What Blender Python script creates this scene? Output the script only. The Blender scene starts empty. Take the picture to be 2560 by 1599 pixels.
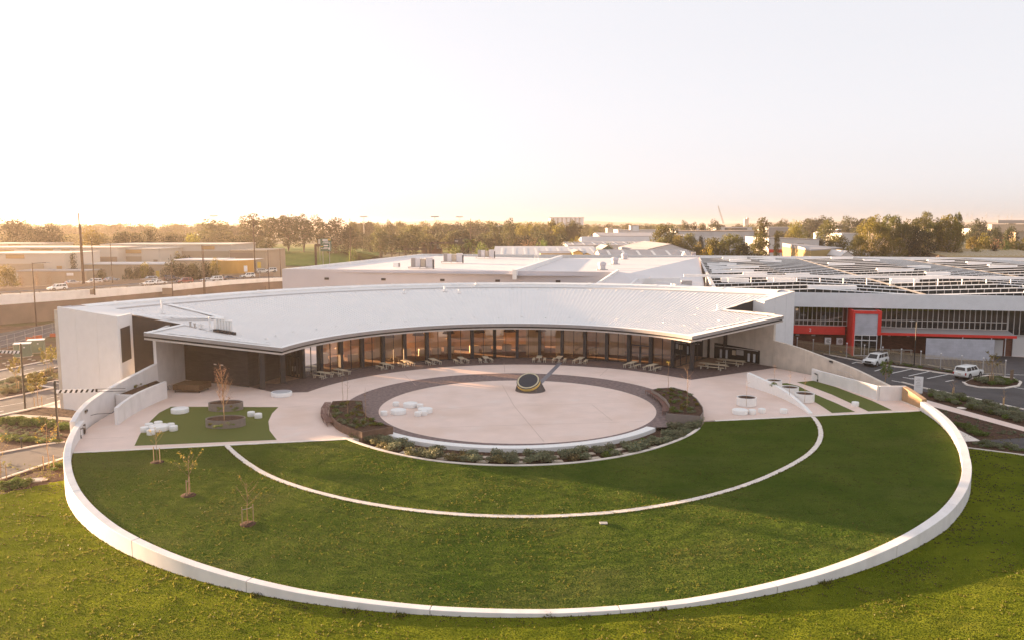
import bpy, bmesh, math, random
from math import sin, cos, tan, radians, pi, hypot, atan2, sqrt, degrees
from mathutils import Vector, Matrix, noise

S = bpy.context.scene
COL = S.collection
random.seed(11)
rnd = random.random
def ru(a, b): return a + (b - a) * random.random()

# ------------------------------------------------------------------ survey
# positions were surveyed from the photograph (28 mm lens, eye 20 m up, 6.7 deg down)
EYE = 20.0; FPX = 1991.0; TH = radians(6.717)
def ray(px, py):
    a = (px - 1280.0) / FPX; b = (py - 799.5) / FPX
    return Vector((a, cos(TH) - b * sin(TH), -sin(TH) - b * cos(TH)))
def P(px, py, z=0.0):
    d = ray(px, py); t = (z - EYE) / d.z
    return Vector((d.x * t, d.y * t, z))
def PY(px, py, Y):
    d = ray(px, py); t = Y / d.y
    return Vector((d.x * t, Y, EYE + d.z * t))
def PF(px, py, fn, lo=20.0, hi=4000.0):
    d = ray(px, py); s = lo
    f = lambda s: EYE + d.z * s - fn(d.x * s, d.y * s)
    while s < hi and f(s) > 0: s *= 1.02
    a, b = s / 1.02, s
    for _ in range(30):
        m = (a + b) / 2
        if f(m) > 0: a = m
        else: b = m
    return Vector((d.x * b, d.y * b, EYE + d.z * b))
def VP(px, py, o, e):
    """distance along the vertical plane through o in direction e, and the height"""
    d = ray(px, py); det = d.x * (-e[1]) + e[0] * d.y
    t = (o[0] * (-e[1]) + e[0] * o[1]) / det
    p = Vector((d.x * t, d.y * t)); return ((p.x - o[0]) * e[0] + (p.y - o[1]) * e[1], EYE + d.z * t)
CX, CY = 0.9, 87.0                      # centre of the round court
AX = radians(11)
TU = (cos(AX), sin(AX)); TV = (-sin(AX), cos(AX))
def U(u, v, z=0.0): return Vector((CX + u * TU[0] + v * TV[0], CY + u * TU[1] + v * TV[1], z))
def toUV(x, y):
    x -= CX; y -= CY
    return x * TU[0] + y * TU[1], x * TV[0] + y * TV[1]
def lerp(a, b, t): return a + (b - a) * t
def tab(T, x):
    if x <= T[0][0]: return T[0][1]
    for (a, p), (b, q) in zip(T, T[1:]):
        if x <= b: return p + (q - p) * (x - a) / (b - a)
    return T[-1][1]
def ringpt(b, R, z=0.0):                # b = degrees from the front (towards the drone), right positive
    return Vector((CX + R * sin(radians(b)), CY - R * cos(radians(b)), z))
def smooth(x): x = max(0., min(1., x)); return x * x * (3 - 2 * x)

# ------------------------------------------------------------------ mesh builder
class MB:
    def __init__(s): s.v = []; s.f = []
    def add(s, vs, fs):
        o = len(s.v); s.v += [tuple(v) for v in vs]; s.f += [tuple(i + o for i in f) for f in fs]; return s
    def quad(s, a, b, c, d): return s.add([a, b, c, d], [(0, 1, 2, 3)])
    def poly(s, pts): return s.add(pts, [tuple(range(len(pts)))])
    def box(s, c, d, rz=0.0, M=None):
        x, y, z = d[0] / 2, d[1] / 2, d[2] / 2; cs, sn = cos(rz), sin(rz)
        vs = []
        for k in ((-x, -y, -z), (x, -y, -z), (x, y, -z), (-x, y, -z), (-x, -y, z), (x, -y, z), (x, y, z), (-x, y, z)):
            p = Vector((c[0] + k[0] * cs - k[1] * sn, c[1] + k[0] * sn + k[1] * cs, c[2] + k[2]))
            vs.append(M @ p if M else p)
        return s.add(vs, [(3, 2, 1, 0), (4, 5, 6, 7), (0, 1, 5, 4), (1, 2, 6, 5), (2, 3, 7, 6), (3, 0, 4, 7)])
    def prism(s, pts, z0, z1):
        """pts 2-D; z0, z1 numbers or lists"""
        n = len(pts); a = sum(pts[i][0] * pts[(i + 1) % n][1] - pts[(i + 1) % n][0] * pts[i][1] for i in range(n))
        if a < 0: 
            pts = pts[::-1]
            if hasattr(z0, '__len__'): z0 = z0[::-1]
            if hasattr(z1, '__len__'): z1 = z1[::-1]
        g = lambda z, i: z[i] if hasattr(z, '__len__') else z
        vs = [(p[0], p[1], g(z0, i)) for i, p in enumerate(pts)] + [(p[0], p[1], g(z1, i)) for i, p in enumerate(pts)]
        fs = [tuple(range(n - 1, -1, -1)), tuple(range(n, 2 * n))] + [(i, (i + 1) % n, n + (i + 1) % n, n + i) for i in range(n)]
        return s.add(vs, fs)
    def tube(s, a, b, r0, r1=None, n=8, cap=True):
        r1 = r0 if r1 is None else r1; a = Vector(a); b = Vector(b); d = (b - a)
        if d.length < 1e-6: return s
        d.normalize(); q = d.to_track_quat('Z', 'Y')
        vs = []
        for p, r in ((a, r0), (b, r1)):
            for i in range(n): vs.append(p + q @ Vector((r * cos(2 * pi * i / n), r * sin(2 * pi * i / n), 0)))
        fs = [(i, (i + 1) % n, n + (i + 1) % n, n + i) for i in range(n)]
        if cap: fs += [tuple(range(n - 1, -1, -1)), tuple(range(n, 2 * n))]
        return s.add(vs, fs)
    def pipe(s, pts, r, n=8):
        for i in range(len(pts) - 1):
            r0 = r[i] if hasattr(r, '__len__') else r; r1 = r[i + 1] if hasattr(r, '__len__') else r
            s.tube(pts[i], pts[i + 1], r0, r1, n)
        return s
    def lathe(s, prof, n=24, c=(0, 0, 0), ex=1.0, ey=1.0, M=None):
        vs = []; fs = []; m = len(prof)
        for i in range(n):
            a = 2 * pi * i / n
            for r, z in prof:
                p = Vector((c[0] + r * ex * cos(a), c[1] + r * ey * sin(a), c[2] + z)); vs.append(M @ p if M else p)
        for i in range(n):
            j = (i + 1) % n
            for k in range(m - 1): fs.append((i * m + k, j * m + k, j * m + k + 1, i * m + k + 1))
        if prof[0][0] > 1e-4: fs.append(tuple(i * m for i in range(n))[::-1])
        if prof[-1][0] > 1e-4: fs.append(tuple(i * m + m - 1 for i in range(n)))
        return s.add(vs, fs)
    def band(s, A, B, z0A, z1A, z0B=None, z1B=None):
        """closed ribbon wall between two plan lines A (outer) and B (inner), bottoms and tops per point"""
        n = len(A); z0B = z0B or z0A; z1B = z1B or z1A
        vs = []
        for i in range(n):
            vs += [(A[i][0], A[i][1], z0A[i]), (A[i][0], A[i][1], z1A[i]), (B[i][0], B[i][1], z1B[i]), (B[i][0], B[i][1], z0B[i])]
        fs = []
        for i in range(n - 1):
            a, b = 4 * i, 4 * i + 4
            fs += [(a, b, b + 1, a + 1), (a + 1, b + 1, b + 2, a + 2), (a + 2, b + 2, b + 3, a + 3), (a + 3, b + 3, b, a)]
        fs += [(0, 1, 2, 3), (4 * n - 1, 4 * n - 2, 4 * n - 3, 4 * n - 4)]
        return s.add(vs, fs)
    def strip(s, A, B):
        n = len(A); return s.add(list(A) + list(B), [(i, i + 1, n + i + 1, n + i) for i in range(n - 1)])
    def build(s, name, m, parent=None, smooth=False, world=False, bevel=0.0, seg=2):
        me = bpy.data.meshes.new(name); me.from_pydata(s.v, [], s.f)
        bm = bmesh.new(); bm.from_mesh(me)
        if bevel:
            bmesh.ops.remove_doubles(bm, verts=bm.verts, dist=1e-4)
            bmesh.ops.recalc_face_normals(bm, faces=bm.faces)
            es = [e for e in bm.edges if len(e.link_faces) == 2 and e.calc_face_angle(0) > 0.6]
            bmesh.ops.bevel(bm, geom=es, offset=bevel, segments=seg, affect='EDGES', profile=0.5, clamp_overlap=True)
        else:
            bmesh.ops.recalc_face_normals(bm, faces=bm.faces)
        bm.to_mesh(me); bm.free()
        me.materials.append(m)
        if smooth:
            me.polygons.foreach_set('use_smooth', [True] * len(me.polygons))
            try: me.set_sharp_from_angle(angle=radians(38))
            except Exception: pass
        o = bpy.data.objects.new(name, me); COL.objects.link(o)
        if parent is not None:
            o.parent = parent
            if world: 
                w = parent
                off = Vector(parent.location)
                while w.parent is not None: w = w.parent; off += Vector(w.location)
                o.location = -off
        return o

def tag(o, label, cat, group=None):
    o['label'] = label; o['category'] = cat
    if group: o['group'] = group
    return o
def thing(name, label, cat, loc=(0, 0, 0), rz=0.0, group=None, sc=1.0):
    o = bpy.data.objects.new(name, None); COL.objects.link(o); o.empty_display_size = 0.3
    o.location = loc; o.rotation_euler = (0, 0, rz); o.scale = (sc, sc, sc)
    return tag(o, label, cat, group)
def struct(name, mb, m, smooth=False):
    o = mb.build(name, m, smooth=smooth); o['kind'] = 'structure'; return o
def dup(root, loc, rz=0.0, label=None, group=None, sc=None):
    r = root.copy(); COL.objects.link(r); r.location = loc; r.rotation_euler = (0, 0, rz)
    if sc is not None: r.scale = sc if hasattr(sc, '__len__') else (sc, sc, sc)
    if label: r['label'] = label
    if group: r['group'] = group
    for ch in list(root.children):
        c = ch.copy(); COL.objects.link(c); c.parent = r
        for g in list(ch.children):
            d = g.copy(); COL.objects.link(d); d.parent = c
    return r
class Placer:
    """first call moves the prototype itself, later calls copy it"""
    def __init__(s, root): s.root = root; s.used = False; s.src = root
    def __call__(s, loc, rz=0.0, label=None, group=None, sc=None):
        if not s.used:
            s.used = True; r = s.root; r.location = loc; r.rotation_euler = (0, 0, rz)
            if sc is not None: r.scale = sc if hasattr(sc, '__len__') else (sc, sc, sc)
            if label: r['label'] = label
            if group: r['group'] = group
            return r
        return dup(s.root, loc, rz, label, group, sc if sc is not None else (1, 1, 1))
ORD = ['first', 'second', 'third', 'fourth', 'fifth', 'sixth', 'seventh', 'eighth', 'ninth', 'tenth', 'eleventh', 'twelfth', 'thirteenth', 'fourteenth', 'fifteenth', 'sixteenth', 'seventeenth', 'eighteenth', 'nineteenth', 'twentieth']

# ------------------------------------------------------------------ materials
def nt(name):
    m = bpy.data.materials.new(name); m.use_nodes = True
    n = m.node_tree.nodes; l = m.node_tree.links
    b = n['Principled BSDF']; return m, n, l, b
def mat(name, col, rough=0.7, var=0.12, scale=3.0, bump=0.0, bscale=None, metal=0.0, spec=0.5, col2=None, pos=True, stretch=None, detail=5, fac=(0.35, 0.65)):
    m, n, l, b = nt(name)
    b.inputs['Roughness'].default_value = rough; b.inputs['Metallic'].default_value = metal
    b.inputs['Specular IOR Level'].default_value = spec
    if pos: g = n.new('ShaderNodeNewGeometry'); src = g.outputs['Position']
    else: g = n.new('ShaderNodeTexCoord'); src = g.outputs['Object']
    if stretch:
        mp = n.new('ShaderNodeMapping'); mp.inputs['Scale'].default_value = stretch; l.new(src, mp.inputs['Vector']); src = mp.outputs['Vector']
    t = n.new('ShaderNodeTexNoise'); t.inputs['Scale'].default_value = scale; t.inputs['Detail'].default_value = detail
    l.new(src, t.inputs['Vector'])
    r = n.new('ShaderNodeValToRGB'); r.color_ramp.elements[0].position = fac[0]; r.color_ramp.elements[1].position = fac[1]
    c1 = tuple(max(0, c * (1 - var)) for c in col) if col2 is None else col
    c2 = tuple(min(1, c * (1 + var)) for c in col) if col2 is None else col2
    r.color_ramp.elements[0].color = (*c1, 1); r.color_ramp.elements[1].color = (*c2, 1)
    l.new(t.outputs['Fac'], r.inputs['Fac']); l.new(r.outputs['Color'], b.inputs['Base Color'])
    if bump:
        t2 = n.new('ShaderNodeTexNoise'); t2.inputs['Scale'].default_value = bscale or scale * 6; t2.inputs['Detail'].default_value = 4
        l.new(src, t2.inputs['Vector'])
        bp = n.new('ShaderNodeBump'); bp.inputs['Strength'].default_value = bump; bp.inputs['Distance'].default_value = 0.05
        l.new(t2.outputs['Fac'], bp.inputs['Height']); l.new(bp.outputs['Normal'], b.inputs['Normal'])
    return m
def mixin(m, col, scale, lo, hi, stretch=None, amount=1.0):
    """lay a second, patchy colour over a material's base colour"""
    n = m.node_tree.nodes; l = m.node_tree.links; b = n['Principled BSDF']
    old = b.inputs['Base Color'].links[0].from_socket
    g = n.new('ShaderNodeNewGeometry'); src = g.outputs['Position']
    if stretch:
        mp = n.new('ShaderNodeMapping'); mp.inputs['Scale'].default_value = stretch; l.new(src, mp.inputs['Vector']); src = mp.outputs['Vector']
    t = n.new('ShaderNodeTexNoise'); t.inputs['Scale'].default_value = scale; t.inputs['Detail'].default_value = 6
    l.new(src, t.inputs['Vector'])
    r = n.new('ShaderNodeMapRange'); r.inputs['From Min'].default_value = lo; r.inputs['From Max'].default_value = hi
    r.inputs['To Max'].default_value = amount
    l.new(t.outputs['Fac'], r.inputs['Value'])
    x = n.new('ShaderNodeMix'); x.data_type = 'RGBA'
    l.new(r.outputs['Result'], x.inputs['Factor']); l.new(old, x.inputs['A']); x.inputs['B'].default_value = (*col, 1)
    l.new(x.outputs['Result'], b.inputs['Base Color']); return m
def leafmat(name, c1, c2, trans=0.35):
    m, n, l, b = nt(name)
    g = n.new('ShaderNodeNewGeometry'); r = n.new('ShaderNodeValToRGB')
    r.color_ramp.elements[0].color = (*c1, 1); r.color_ramp.elements[1].color = (*c2, 1)
    l.new(g.outputs['Random Per Island'], r.inputs['Fac'])
    oi = n.new('ShaderNodeObjectInfo'); hs = n.new('ShaderNodeHueSaturation')
    mr = n.new('ShaderNodeMapRange'); mr.inputs['To Min'].default_value = 0.8; mr.inputs['To Max'].default_value = 1.2
    l.new(oi.outputs['Random'], mr.inputs['Value']); l.new(mr.outputs['Result'], hs.inputs['Value'])
    mr2 = n.new('ShaderNodeMapRange'); mr2.inputs['To Min'].default_value = 0.48; mr2.inputs['To Max'].default_value = 0.515
    l.new(oi.outputs['Random'], mr2.inputs['Value']); l.new(mr2.outputs['Result'], hs.inputs['Hue'])
    l.new(r.outputs['Color'], hs.inputs['Color'])
    l.new(hs.outputs['Color'], b.inputs['Base Color']); b.inputs['Roughness'].default_value = 0.6; b.inputs['Specular IOR Level'].default_value = 0.25
    tr = n.new('ShaderNodeBsdfTranslucent'); l.new(hs.outputs['Color'], tr.inputs['Color'])
    mx = n.new('ShaderNodeMixShader'); mx.inputs['Fac'].default_value = trans
    l.new(b.outputs[0], mx.inputs[1]); l.new(tr.outputs[0], mx.inputs[2])
    l.new(mx.outputs[0], n['Material Output'].inputs['Surface']); return m
def jointed(name, col, uv_axes, w, h, rough=0.7, gap=0.01, dark=0.5, var=0.06, msize=0.012, offs=0.5, bumpy=0.3):
    """brick / tile pattern in world space; uv_axes = (ax, ay) vectors giving u and v from the position"""
    m, n, l, b = nt(name); b.inputs['Roughness'].default_value = rough
    g = n.new('ShaderNodeNewGeometry'); cmb = n.new('ShaderNodeCombineXYZ')
    for k, a in enumerate(uv_axes):
        d = n.new('ShaderNodeVectorMath'); d.operation = 'DOT_PRODUCT'; l.new(g.outputs['Position'], d.inputs[0]); d.inputs[1].default_value = a
        l.new(d.outputs['Value'], cmb.inputs[k])
    br = n.new('ShaderNodeTexBrick'); br.offset = offs; br.inputs['Scale'].default_value = 1.0
    br.inputs['Brick Width'].default_value = w; br.inputs['Row Height'].default_value = h; br.inputs['Mortar Size'].default_value = msize
    br.inputs['Mortar Smooth'].default_value = 0.1; br.inputs['Bias'].default_value = 0.0
    br.inputs['Color1'].default_value = (*[c * (1 - var) for c in col], 1); br.inputs['Color2'].default_value = (*[min(1, c * (1 + var)) for c in col], 1)
    br.inputs['Mortar'].default_value = (*[c * dark for c in col], 1)
    l.new(cmb.outputs[0], br.inputs['Vector'])
    t = n.new('ShaderNodeTexNoise'); t.inputs['Scale'].default_value = 0.7; t.inputs['Detail'].default_value = 6; l.new(g.outputs['Position'], t.inputs['Vector'])
    mr = n.new('ShaderNodeMapRange'); mr.inputs['From Min'].default_value = 0.3; mr.inputs['From Max'].default_value = 0.7; mr.inputs['To Min'].default_value = 0.86; mr.inputs['To Max'].default_value = 1.1
    l.new(t.outputs['Fac'], mr.inputs['Value'])
    mu = n.new('ShaderNodeVectorMath'); mu.operation = 'SCALE'; l.new(br.outputs['Color'], mu.inputs[0]); l.new(mr.outputs['Result'], mu.inputs['Scale'])
    l.new(mu.outputs[0], b.inputs['Base Color'])
    return m
def glass(name, tint, refl=0.12, rough=0.02, trans=0.6):
    m, n, l, b = nt(name); n.remove(b)
    tr = n.new('ShaderNodeBsdfTransparent'); tr.inputs['Color'].default_value = (*tint, 1)
    gl = n.new('ShaderNodeBsdfGlossy'); gl.inputs['Roughness'].default_value = rough; gl.inputs['Color'].default_value = (0.9, 0.9, 0.9, 1)
    fr = n.new('ShaderNodeFresnel'); fr.inputs['IOR'].default_value = 1.5
    ad = n.new('ShaderNodeMath'); ad.operation = 'ADD'; ad.inputs[1].default_value = refl; ad.use_clamp = True
    l.new(fr.outputs[0], ad.inputs[0])
    mx = n.new('ShaderNodeMixShader'); l.new(ad.outputs[0], mx.inputs[0]); l.new(tr.outputs[0], mx.inputs[1]); l.new(gl.outputs[0], mx.inputs[2])
    l.new(mx.outputs[0], n['Material Output'].inputs['Surface']); return m

M = {}
M['concrete_white'] = mixin(mat('white_precast_concrete', (0.75, 0.715, 0.70), 0.75, 0.05, 0.8, 0.08, 30), (0.52, 0.47, 0.43), 0.5, 0.56, 0.8, (1, 1, 0.35), 0.5)
M['render_white'] = mixin(mat('white_render', (0.79, 0.765, 0.765), 0.7, 0.02, 1.2, 0.0, 40), (0.6, 0.56, 0.53), 0.6, 0.6, 0.85, (1, 1, 0.4), 0.2)
M['board_concrete'] = mixin(mat('board_marked_concrete', (0.62, 0.54, 0.46), 0.8, 0.08, 1.0, 0.1, 25), (0.50, 0.43, 0.36), 1.2, 0.5, 0.75, (2, 2, 0.25), 0.6)
M['pav'] = mixin(mixin(mat('blush_concrete_paving', (0.72, 0.56, 0.49), 0.75, 0.04, 0.5, 0.04, 60), (0.61, 0.44, 0.35), 0.16, 0.48, 0.72, None, 0.65), (0.72, 0.64, 0.60), 0.35, 0.58, 0.8, None, 0.5)
M['paver'] = mat('plum_clay_pavers', (0.165, 0.115, 0.108), 0.8, 0.35, 2.6, 0.25, 18, detail=8)
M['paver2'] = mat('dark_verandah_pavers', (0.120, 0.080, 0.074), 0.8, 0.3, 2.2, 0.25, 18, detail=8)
M['kerb'] = mat('pale_concrete_kerb', (0.72, 0.64, 0.57), 0.8, 0.08, 2.0, 0.06)
M['seat_white'] = mat('white_concrete_seat', (0.80, 0.78, 0.76), 0.6, 0.03, 3.0)
def grassmat(name, c1, c2, dry, dark, sc, trans=(1.6, 1.6, .8), amp=12.0):
    m = mat(name, c1, 1.0, 0, sc, 0, spec=0.0, col2=c2, detail=9)
    mixin(m, dry, sc * .6, 0.54, 0.80, (0.6, 1.3, 1), 0.55); mixin(m, dark, 1.1, 0.48, 0.75, (0.6, 1.4, 1), 0.75); mixin(m, tuple(c * 1.5 for c in c2), 2.6, 0.56, 0.8, (0.5, 1.6, 1), 0.6)
    n = m.node_tree.nodes; l = m.node_tree.links; b = n['Principled BSDF']
    # blades stand in every direction: scatter the shading normal at blade scale
    g = n.new('ShaderNodeNewGeometry'); t = n.new('ShaderNodeTexNoise'); t.inputs['Scale'].default_value = 13.0; t.inputs['Detail'].default_value = 3; l.new(g.outputs['Position'], t.inputs['Vector'])
    sb = n.new('ShaderNodeVectorMath'); sb.operation = 'SUBTRACT'; sb.inputs[1].default_value = (.5, .5, .5); l.new(t.outputs['Color'], sb.inputs[0])
    ml = n.new('ShaderNodeVectorMath'); ml.operation = 'MULTIPLY'; ml.inputs[1].default_value = (amp, amp, 1.0); l.new(sb.outputs[0], ml.inputs[0])
    ad = n.new('ShaderNodeVectorMath'); ad.operation = 'ADD'; l.new(ml.outputs[0], ad.inputs[0]); l.new(g.outputs['Normal'], ad.inputs[1])
    no = n.new('ShaderNodeVectorMath'); no.operation = 'NORMALIZE'; l.new(ad.outputs[0], no.inputs[0]); l.new(no.outputs[0], b.inputs['Normal'])
    # light coming through the blades
    tr = n.new('ShaderNodeBsdfTranslucent'); tr.inputs['Color'].default_value = (*[c * k for c, k in zip(c2, trans)], 1); l.new(no.outputs[0], tr.inputs['Normal'])
    ad2 = n.new('ShaderNodeAddShader'); l.new(b.outputs[0], ad2.inputs[0]); l.new(tr.outputs[0], ad2.inputs[1]); l.new(ad2.outputs[0], n['Material Output'].inputs['Surface'])
    return m
M['grass'] = grassmat('lawn_grass', (0.058, 0.092, 0.016), (0.094, 0.122, 0.024), (0.155, 0.140, 0.055), (0.042, 0.072, 0.015), 0.22)
M['blade'] = leafmat('grass_blade', (0.105, 0.120, 0.022), (0.19, 0.185, 0.036), 0.5)
M['turf'] = mat('synthetic_turf', (0.105, 0.125, 0.030), 0.9, 0.18, 12, 0.3, 60, spec=0.1)
M['soil'] = mat('brown_mulch', (0.075, 0.043, 0.030), 0.95, 0.45, 4.0, 0.6, 22, spec=0.1, detail=8)
M['earth'] = mixin(mat('red_brown_earth', (0.15, 0.088, 0.055), 0.95, 0.3, 0.6, 0.4, 10, spec=0.1), (0.10, 0.10, 0.035), 0.08, 0.5, 0.62, None, 0.8)
M['slab_far'] = mixin(mat('far_suburb_ground', (0.13, 0.11, 0.07), 0.95, 0.3, 0.02, spec=0.1), (0.05, 0.06, 0.02), 0.01, 0.42, 0.6, None, 0.9)
M['asphalt'] = mat('grey_asphalt', (0.075, 0.067, 0.070), 0.85, 0.18, 0.7, 0.2, 80, detail=8)
M['asphalt_new'] = mat('dark_car_park_asphalt', (0.052, 0.047, 0.050), 0.85, 0.22, 0.5, 0.2, 80, detail=8)
M['highway'] = mat('pale_highway_asphalt', (0.20, 0.17, 0.15), 0.9, 0.1, 0.4)
M['line'] = mat('road_marking_paint', (0.72, 0.70, 0.67), 0.6, 0.1, 6)
M['yellowline'] = mat('yellow_marking_paint', (0.60, 0.40, 0.06), 0.6, 0.1, 6)
M['roof'] = mat('silver_white_roof_sheet', (0.77, 0.75, 0.74), 0.65, 0.015, 0.35, 0.0, spec=0.5)
M['roof_trim'] = mat('white_roof_flashing', (0.80, 0.79, 0.78), 0.42, 0.04, 0.8)
M['roof_back'] = mat('aged_white_roof_sheet', (0.66, 0.62, 0.62), 0.5, 0.05, 0.12, stretch=(1, 0.2, 1))
M['hall_wall'] = mat('grey_metal_wall_sheet', (0.52, 0.50, 0.535), 0.5, 0.03, 0.3)
M['fascia'] = mat('grey_metal_fascia', (0.33, 0.30, 0.29), 0.45, 0.05, 2)
M['soffit'] = mat('pale_soffit_trim', (0.52, 0.46, 0.42), 0.6, 0.05, 2)
M['charcoal'] = mat('charcoal_steel', (0.030, 0.026, 0.028), 0.5, 0.15, 2)
M['charcoal_brick'] = jointed('charcoal_brick', (0.042, 0.034, 0.033), ((0.98, 0.19, 0), (0, 0, 1)), 0.6, 0.15, 0.85, var=0.2, dark=0.7)
M['dark_clad'] = mat('dark_ribbed_cladding', (0.040, 0.028, 0.025), 0.6, 0.1, 3)
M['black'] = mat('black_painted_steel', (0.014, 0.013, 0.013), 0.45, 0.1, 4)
M['glass'] = glass('bronze_window_glass', (0.90, 0.75, 0.58), 0.09)
M['glass_dark'] = glass('dark_grey_glass', (0.10, 0.11, 0.12), 0.09)
M['glass_teal'] = glass('teal_door_glass', (0.10, 0.17, 0.20), 0.10)
M['interior'] = mat('warm_interior_wall', (0.72, 0.50, 0.32), 0.8, 0.15, 0.7)
M['interior_pale'] = mat('pale_interior_lining', (0.60, 0.48, 0.34), 0.7, 0.08, 1.0, stretch=(5, 5, 0.2))
M['interior_floor'] = mat('interior_carpet', (0.34, 0.21, 0.14), 0.9, 0.2, 2)
M['timber_pale'] = mat('pale_timber_table', (0.54, 0.44, 0.31), 0.6, 0.1, 4, stretch=(1, 8, 1), pos=False)
M['leg_white'] = mat('cream_powdercoat', (0.62, 0.56, 0.47), 0.5, 0.04, 3)
M['stake'] = mat('hardwood_stake', (0.50, 0.33, 0.17), 0.8, 0.15, 8, pos=False)
M['corten'] = mat('weathering_steel_planter', (0.150, 0.085, 0.055), 0.75, 0.2, 2.5, 0.1)
M['corten_red'] = mat('rust_red_slats', (0.16, 0.070, 0.050), 0.7, 0.15, 5, pos=False)
M['umber_planter'] = mat('taupe_fibre_planter', (0.215, 0.178, 0.158), 0.7, 0.06, 3)
M['umber_tarp'] = mat('brown_vinyl_cover', (0.115, 0.058, 0.024), 0.6, 0.15, 4, 0.3, 8)
M['bronze_panel'] = mat('bronze_gate_sheet', (0.40, 0.25, 0.13), 0.45, 0.12, 1.5)
M['gold'] = mat('brushed_gold_rim', (0.80, 0.56, 0.17), 0.4, 0.08, 6, metal=0.0)
M['gold_pale'] = mat('pale_bronze_rim', (0.50, 0.43, 0.28), 0.4, 0.08, 6)
M['disc'] = mat('blue_black_dial', (0.018, 0.020, 0.030), 0.45, 0.2, 8)
M['drum'] = mat('ribbed_plum_base', (0.11, 0.09, 0.085), 0.6, 0.15, 6)
M['inlay'] = mat('blue_grey_inlay_stone', (0.16, 0.155, 0.18), 0.7, 0.1, 2)
M['step'] = mat('sandstone_stepping_slab', (0.50, 0.41, 0.32), 0.8, 0.1, 3)
M['bark'] = mat('grey_brown_bark', (0.17, 0.12, 0.085), 0.9, 0.25, 4, pos=False)
M['bark_pale'] = mat('pale_gum_bark', (0.55, 0.46, 0.38), 0.8, 0.25, 1.2, pos=False)
M['twig'] = mat('tan_bare_twig', (0.34, 0.20, 0.10), 0.85, 0.2, 8, pos=False)
M['leaf_gum'] = leafmat('gum_leaf', (0.050, 0.060, 0.022), (0.105, 0.095, 0.034))
M['leaf_olive'] = leafmat('olive_leaf', (0.070, 0.076, 0.020), (0.155, 0.140, 0.036), 0.45)
M['leaf_dark'] = leafmat('dark_evergreen_leaf', (0.026, 0.034, 0.014), (0.062, 0.060, 0.024))
M['leaf_gold'] = leafmat('golden_green_leaf', (0.13, 0.125, 0.022), (0.25, 0.20, 0.036), 0.45)
M['leaf_yellow'] = leafmat('bright_yellow_leaf', (0.34, 0.23, 0.02), (0.50, 0.33, 0.03))
M['leaf_autumn'] = leafmat('fading_yellow_leaf', (0.30, 0.22, 0.04), (0.50, 0.36, 0.07))
M['leaf_bare'] = leafmat('bare_russet_twigs', (0.20, 0.11, 0.065), (0.32, 0.19, 0.12), 0.2)
M['leaf_green'] = leafmat('fresh_green_leaf', (0.075, 0.115, 0.022), (0.16, 0.20, 0.045))
M['leaf_grey'] = leafmat('grey_green_shrub_leaf', (0.12, 0.14, 0.085), (0.26, 0.26, 0.15), 0.25)
M['leaf_straw'] = leafmat('straw_tipped_leaf', (0.16, 0.14, 0.06), (0.30, 0.25, 0.11), 0.25)
M['paint_white'] = mat('white_car_paint', (0.74, 0.74, 0.73), 0.22, 0.01, 2, pos=False)
M['paint_silver'] = mat('silver_car_paint', (0.42, 0.43, 0.45), 0.25, 0.01, 2, pos=False, metal=0.4)
M['paint_red'] = mat('red_car_paint', (0.26, 0.05, 0.045), 0.25, 0.02, 2, pos=False)
M['paint_blue'] = mat('dark_blue_car_paint', (0.05, 0.055, 0.09), 0.25, 0.02, 2, pos=False)
M['carglass'] = mat('dark_car_glass', (0.018, 0.018, 0.022), 0.08, 0.02, 2, pos=False)
M['tyre'] = mat('black_tyre', (0.016, 0.016, 0.017), 0.85, 0.1, 5, pos=False)
M['rim'] = mat('grey_wheel_rim', (0.30, 0.30, 0.31), 0.35, 0.05, 5, pos=False, metal=0.6)
M['lamp_white'] = mat('clear_lamp_lens', (0.62, 0.62, 0.64), 0.15, 0.02, 5, pos=False)
M['lamp_red'] = mat('red_lamp_lens', (0.35, 0.02, 0.02), 0.2, 0.02, 5, pos=False)
M['red'] = mat('bright_red_panel', (0.68, 0.028, 0.02), 0.5, 0.06, 1.2)
M['brick'] = jointed('red_brown_brick', (0.155, 0.060, 0.038), ((0.98, -0.2, 0), (0, 0, 1)), 0.48, 0.17, 0.85, var=0.22, dark=0.8)
M['screen_grey'] = jointed('blue_grey_block', (0.46, 0.46, 0.51), ((0.98, -0.2, 0), (0, 0, 1)), 0.8, 0.4, 0.75, var=0.04, dark=0.85)
M['white_sheet'] = mat('white_ribbed_fascia', (0.74, 0.74, 0.76), 0.5, 0.03, 1.0)
M['frame_pale'] = mat('pale_aluminium_frame', (0.55, 0.50, 0.46), 0.45, 0.05, 3)
M['saw_glass'] = mat('dark_roof_glazing', (0.022, 0.027, 0.028), 0.35, 0.3, 0.4, spec=0.25)
M['galv'] = mat('galvanised_steel', (0.42, 0.39, 0.37), 0.5, 0.12, 4)
M['fence_tan'] = mat('weathered_palisade', (0.42, 0.33, 0.21), 0.6, 0.12, 4)
M['green_box'] = mat('sage_green_cabinet', (0.15, 0.19, 0.135), 0.6, 0.06, 3)
M['ret_wall'] = mat('brown_textured_retaining_wall', (0.20, 0.145, 0.115), 0.9, 0.15, 0.25, 0.5, 3)
M['tan_build'] = mat('tan_precast_wall', (0.46, 0.35, 0.25), 0.8, 0.06, 0.08)
M['tan_dark'] = mat('brown_precast_wall', (0.35, 0.25, 0.18), 0.8, 0.06, 0.08)
M['cream_build'] = mat('cream_precast_wall', (0.60, 0.52, 0.44), 0.8, 0.05, 0.08)
M['ochre'] = mat('ochre_curved_wall', (0.52, 0.29, 0.07), 0.7, 0.06, 0.2)
M['ochre_inset'] = mat('amber_recess_panel', (0.50, 0.30, 0.13), 0.7, 0.05, 0.2)
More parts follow.
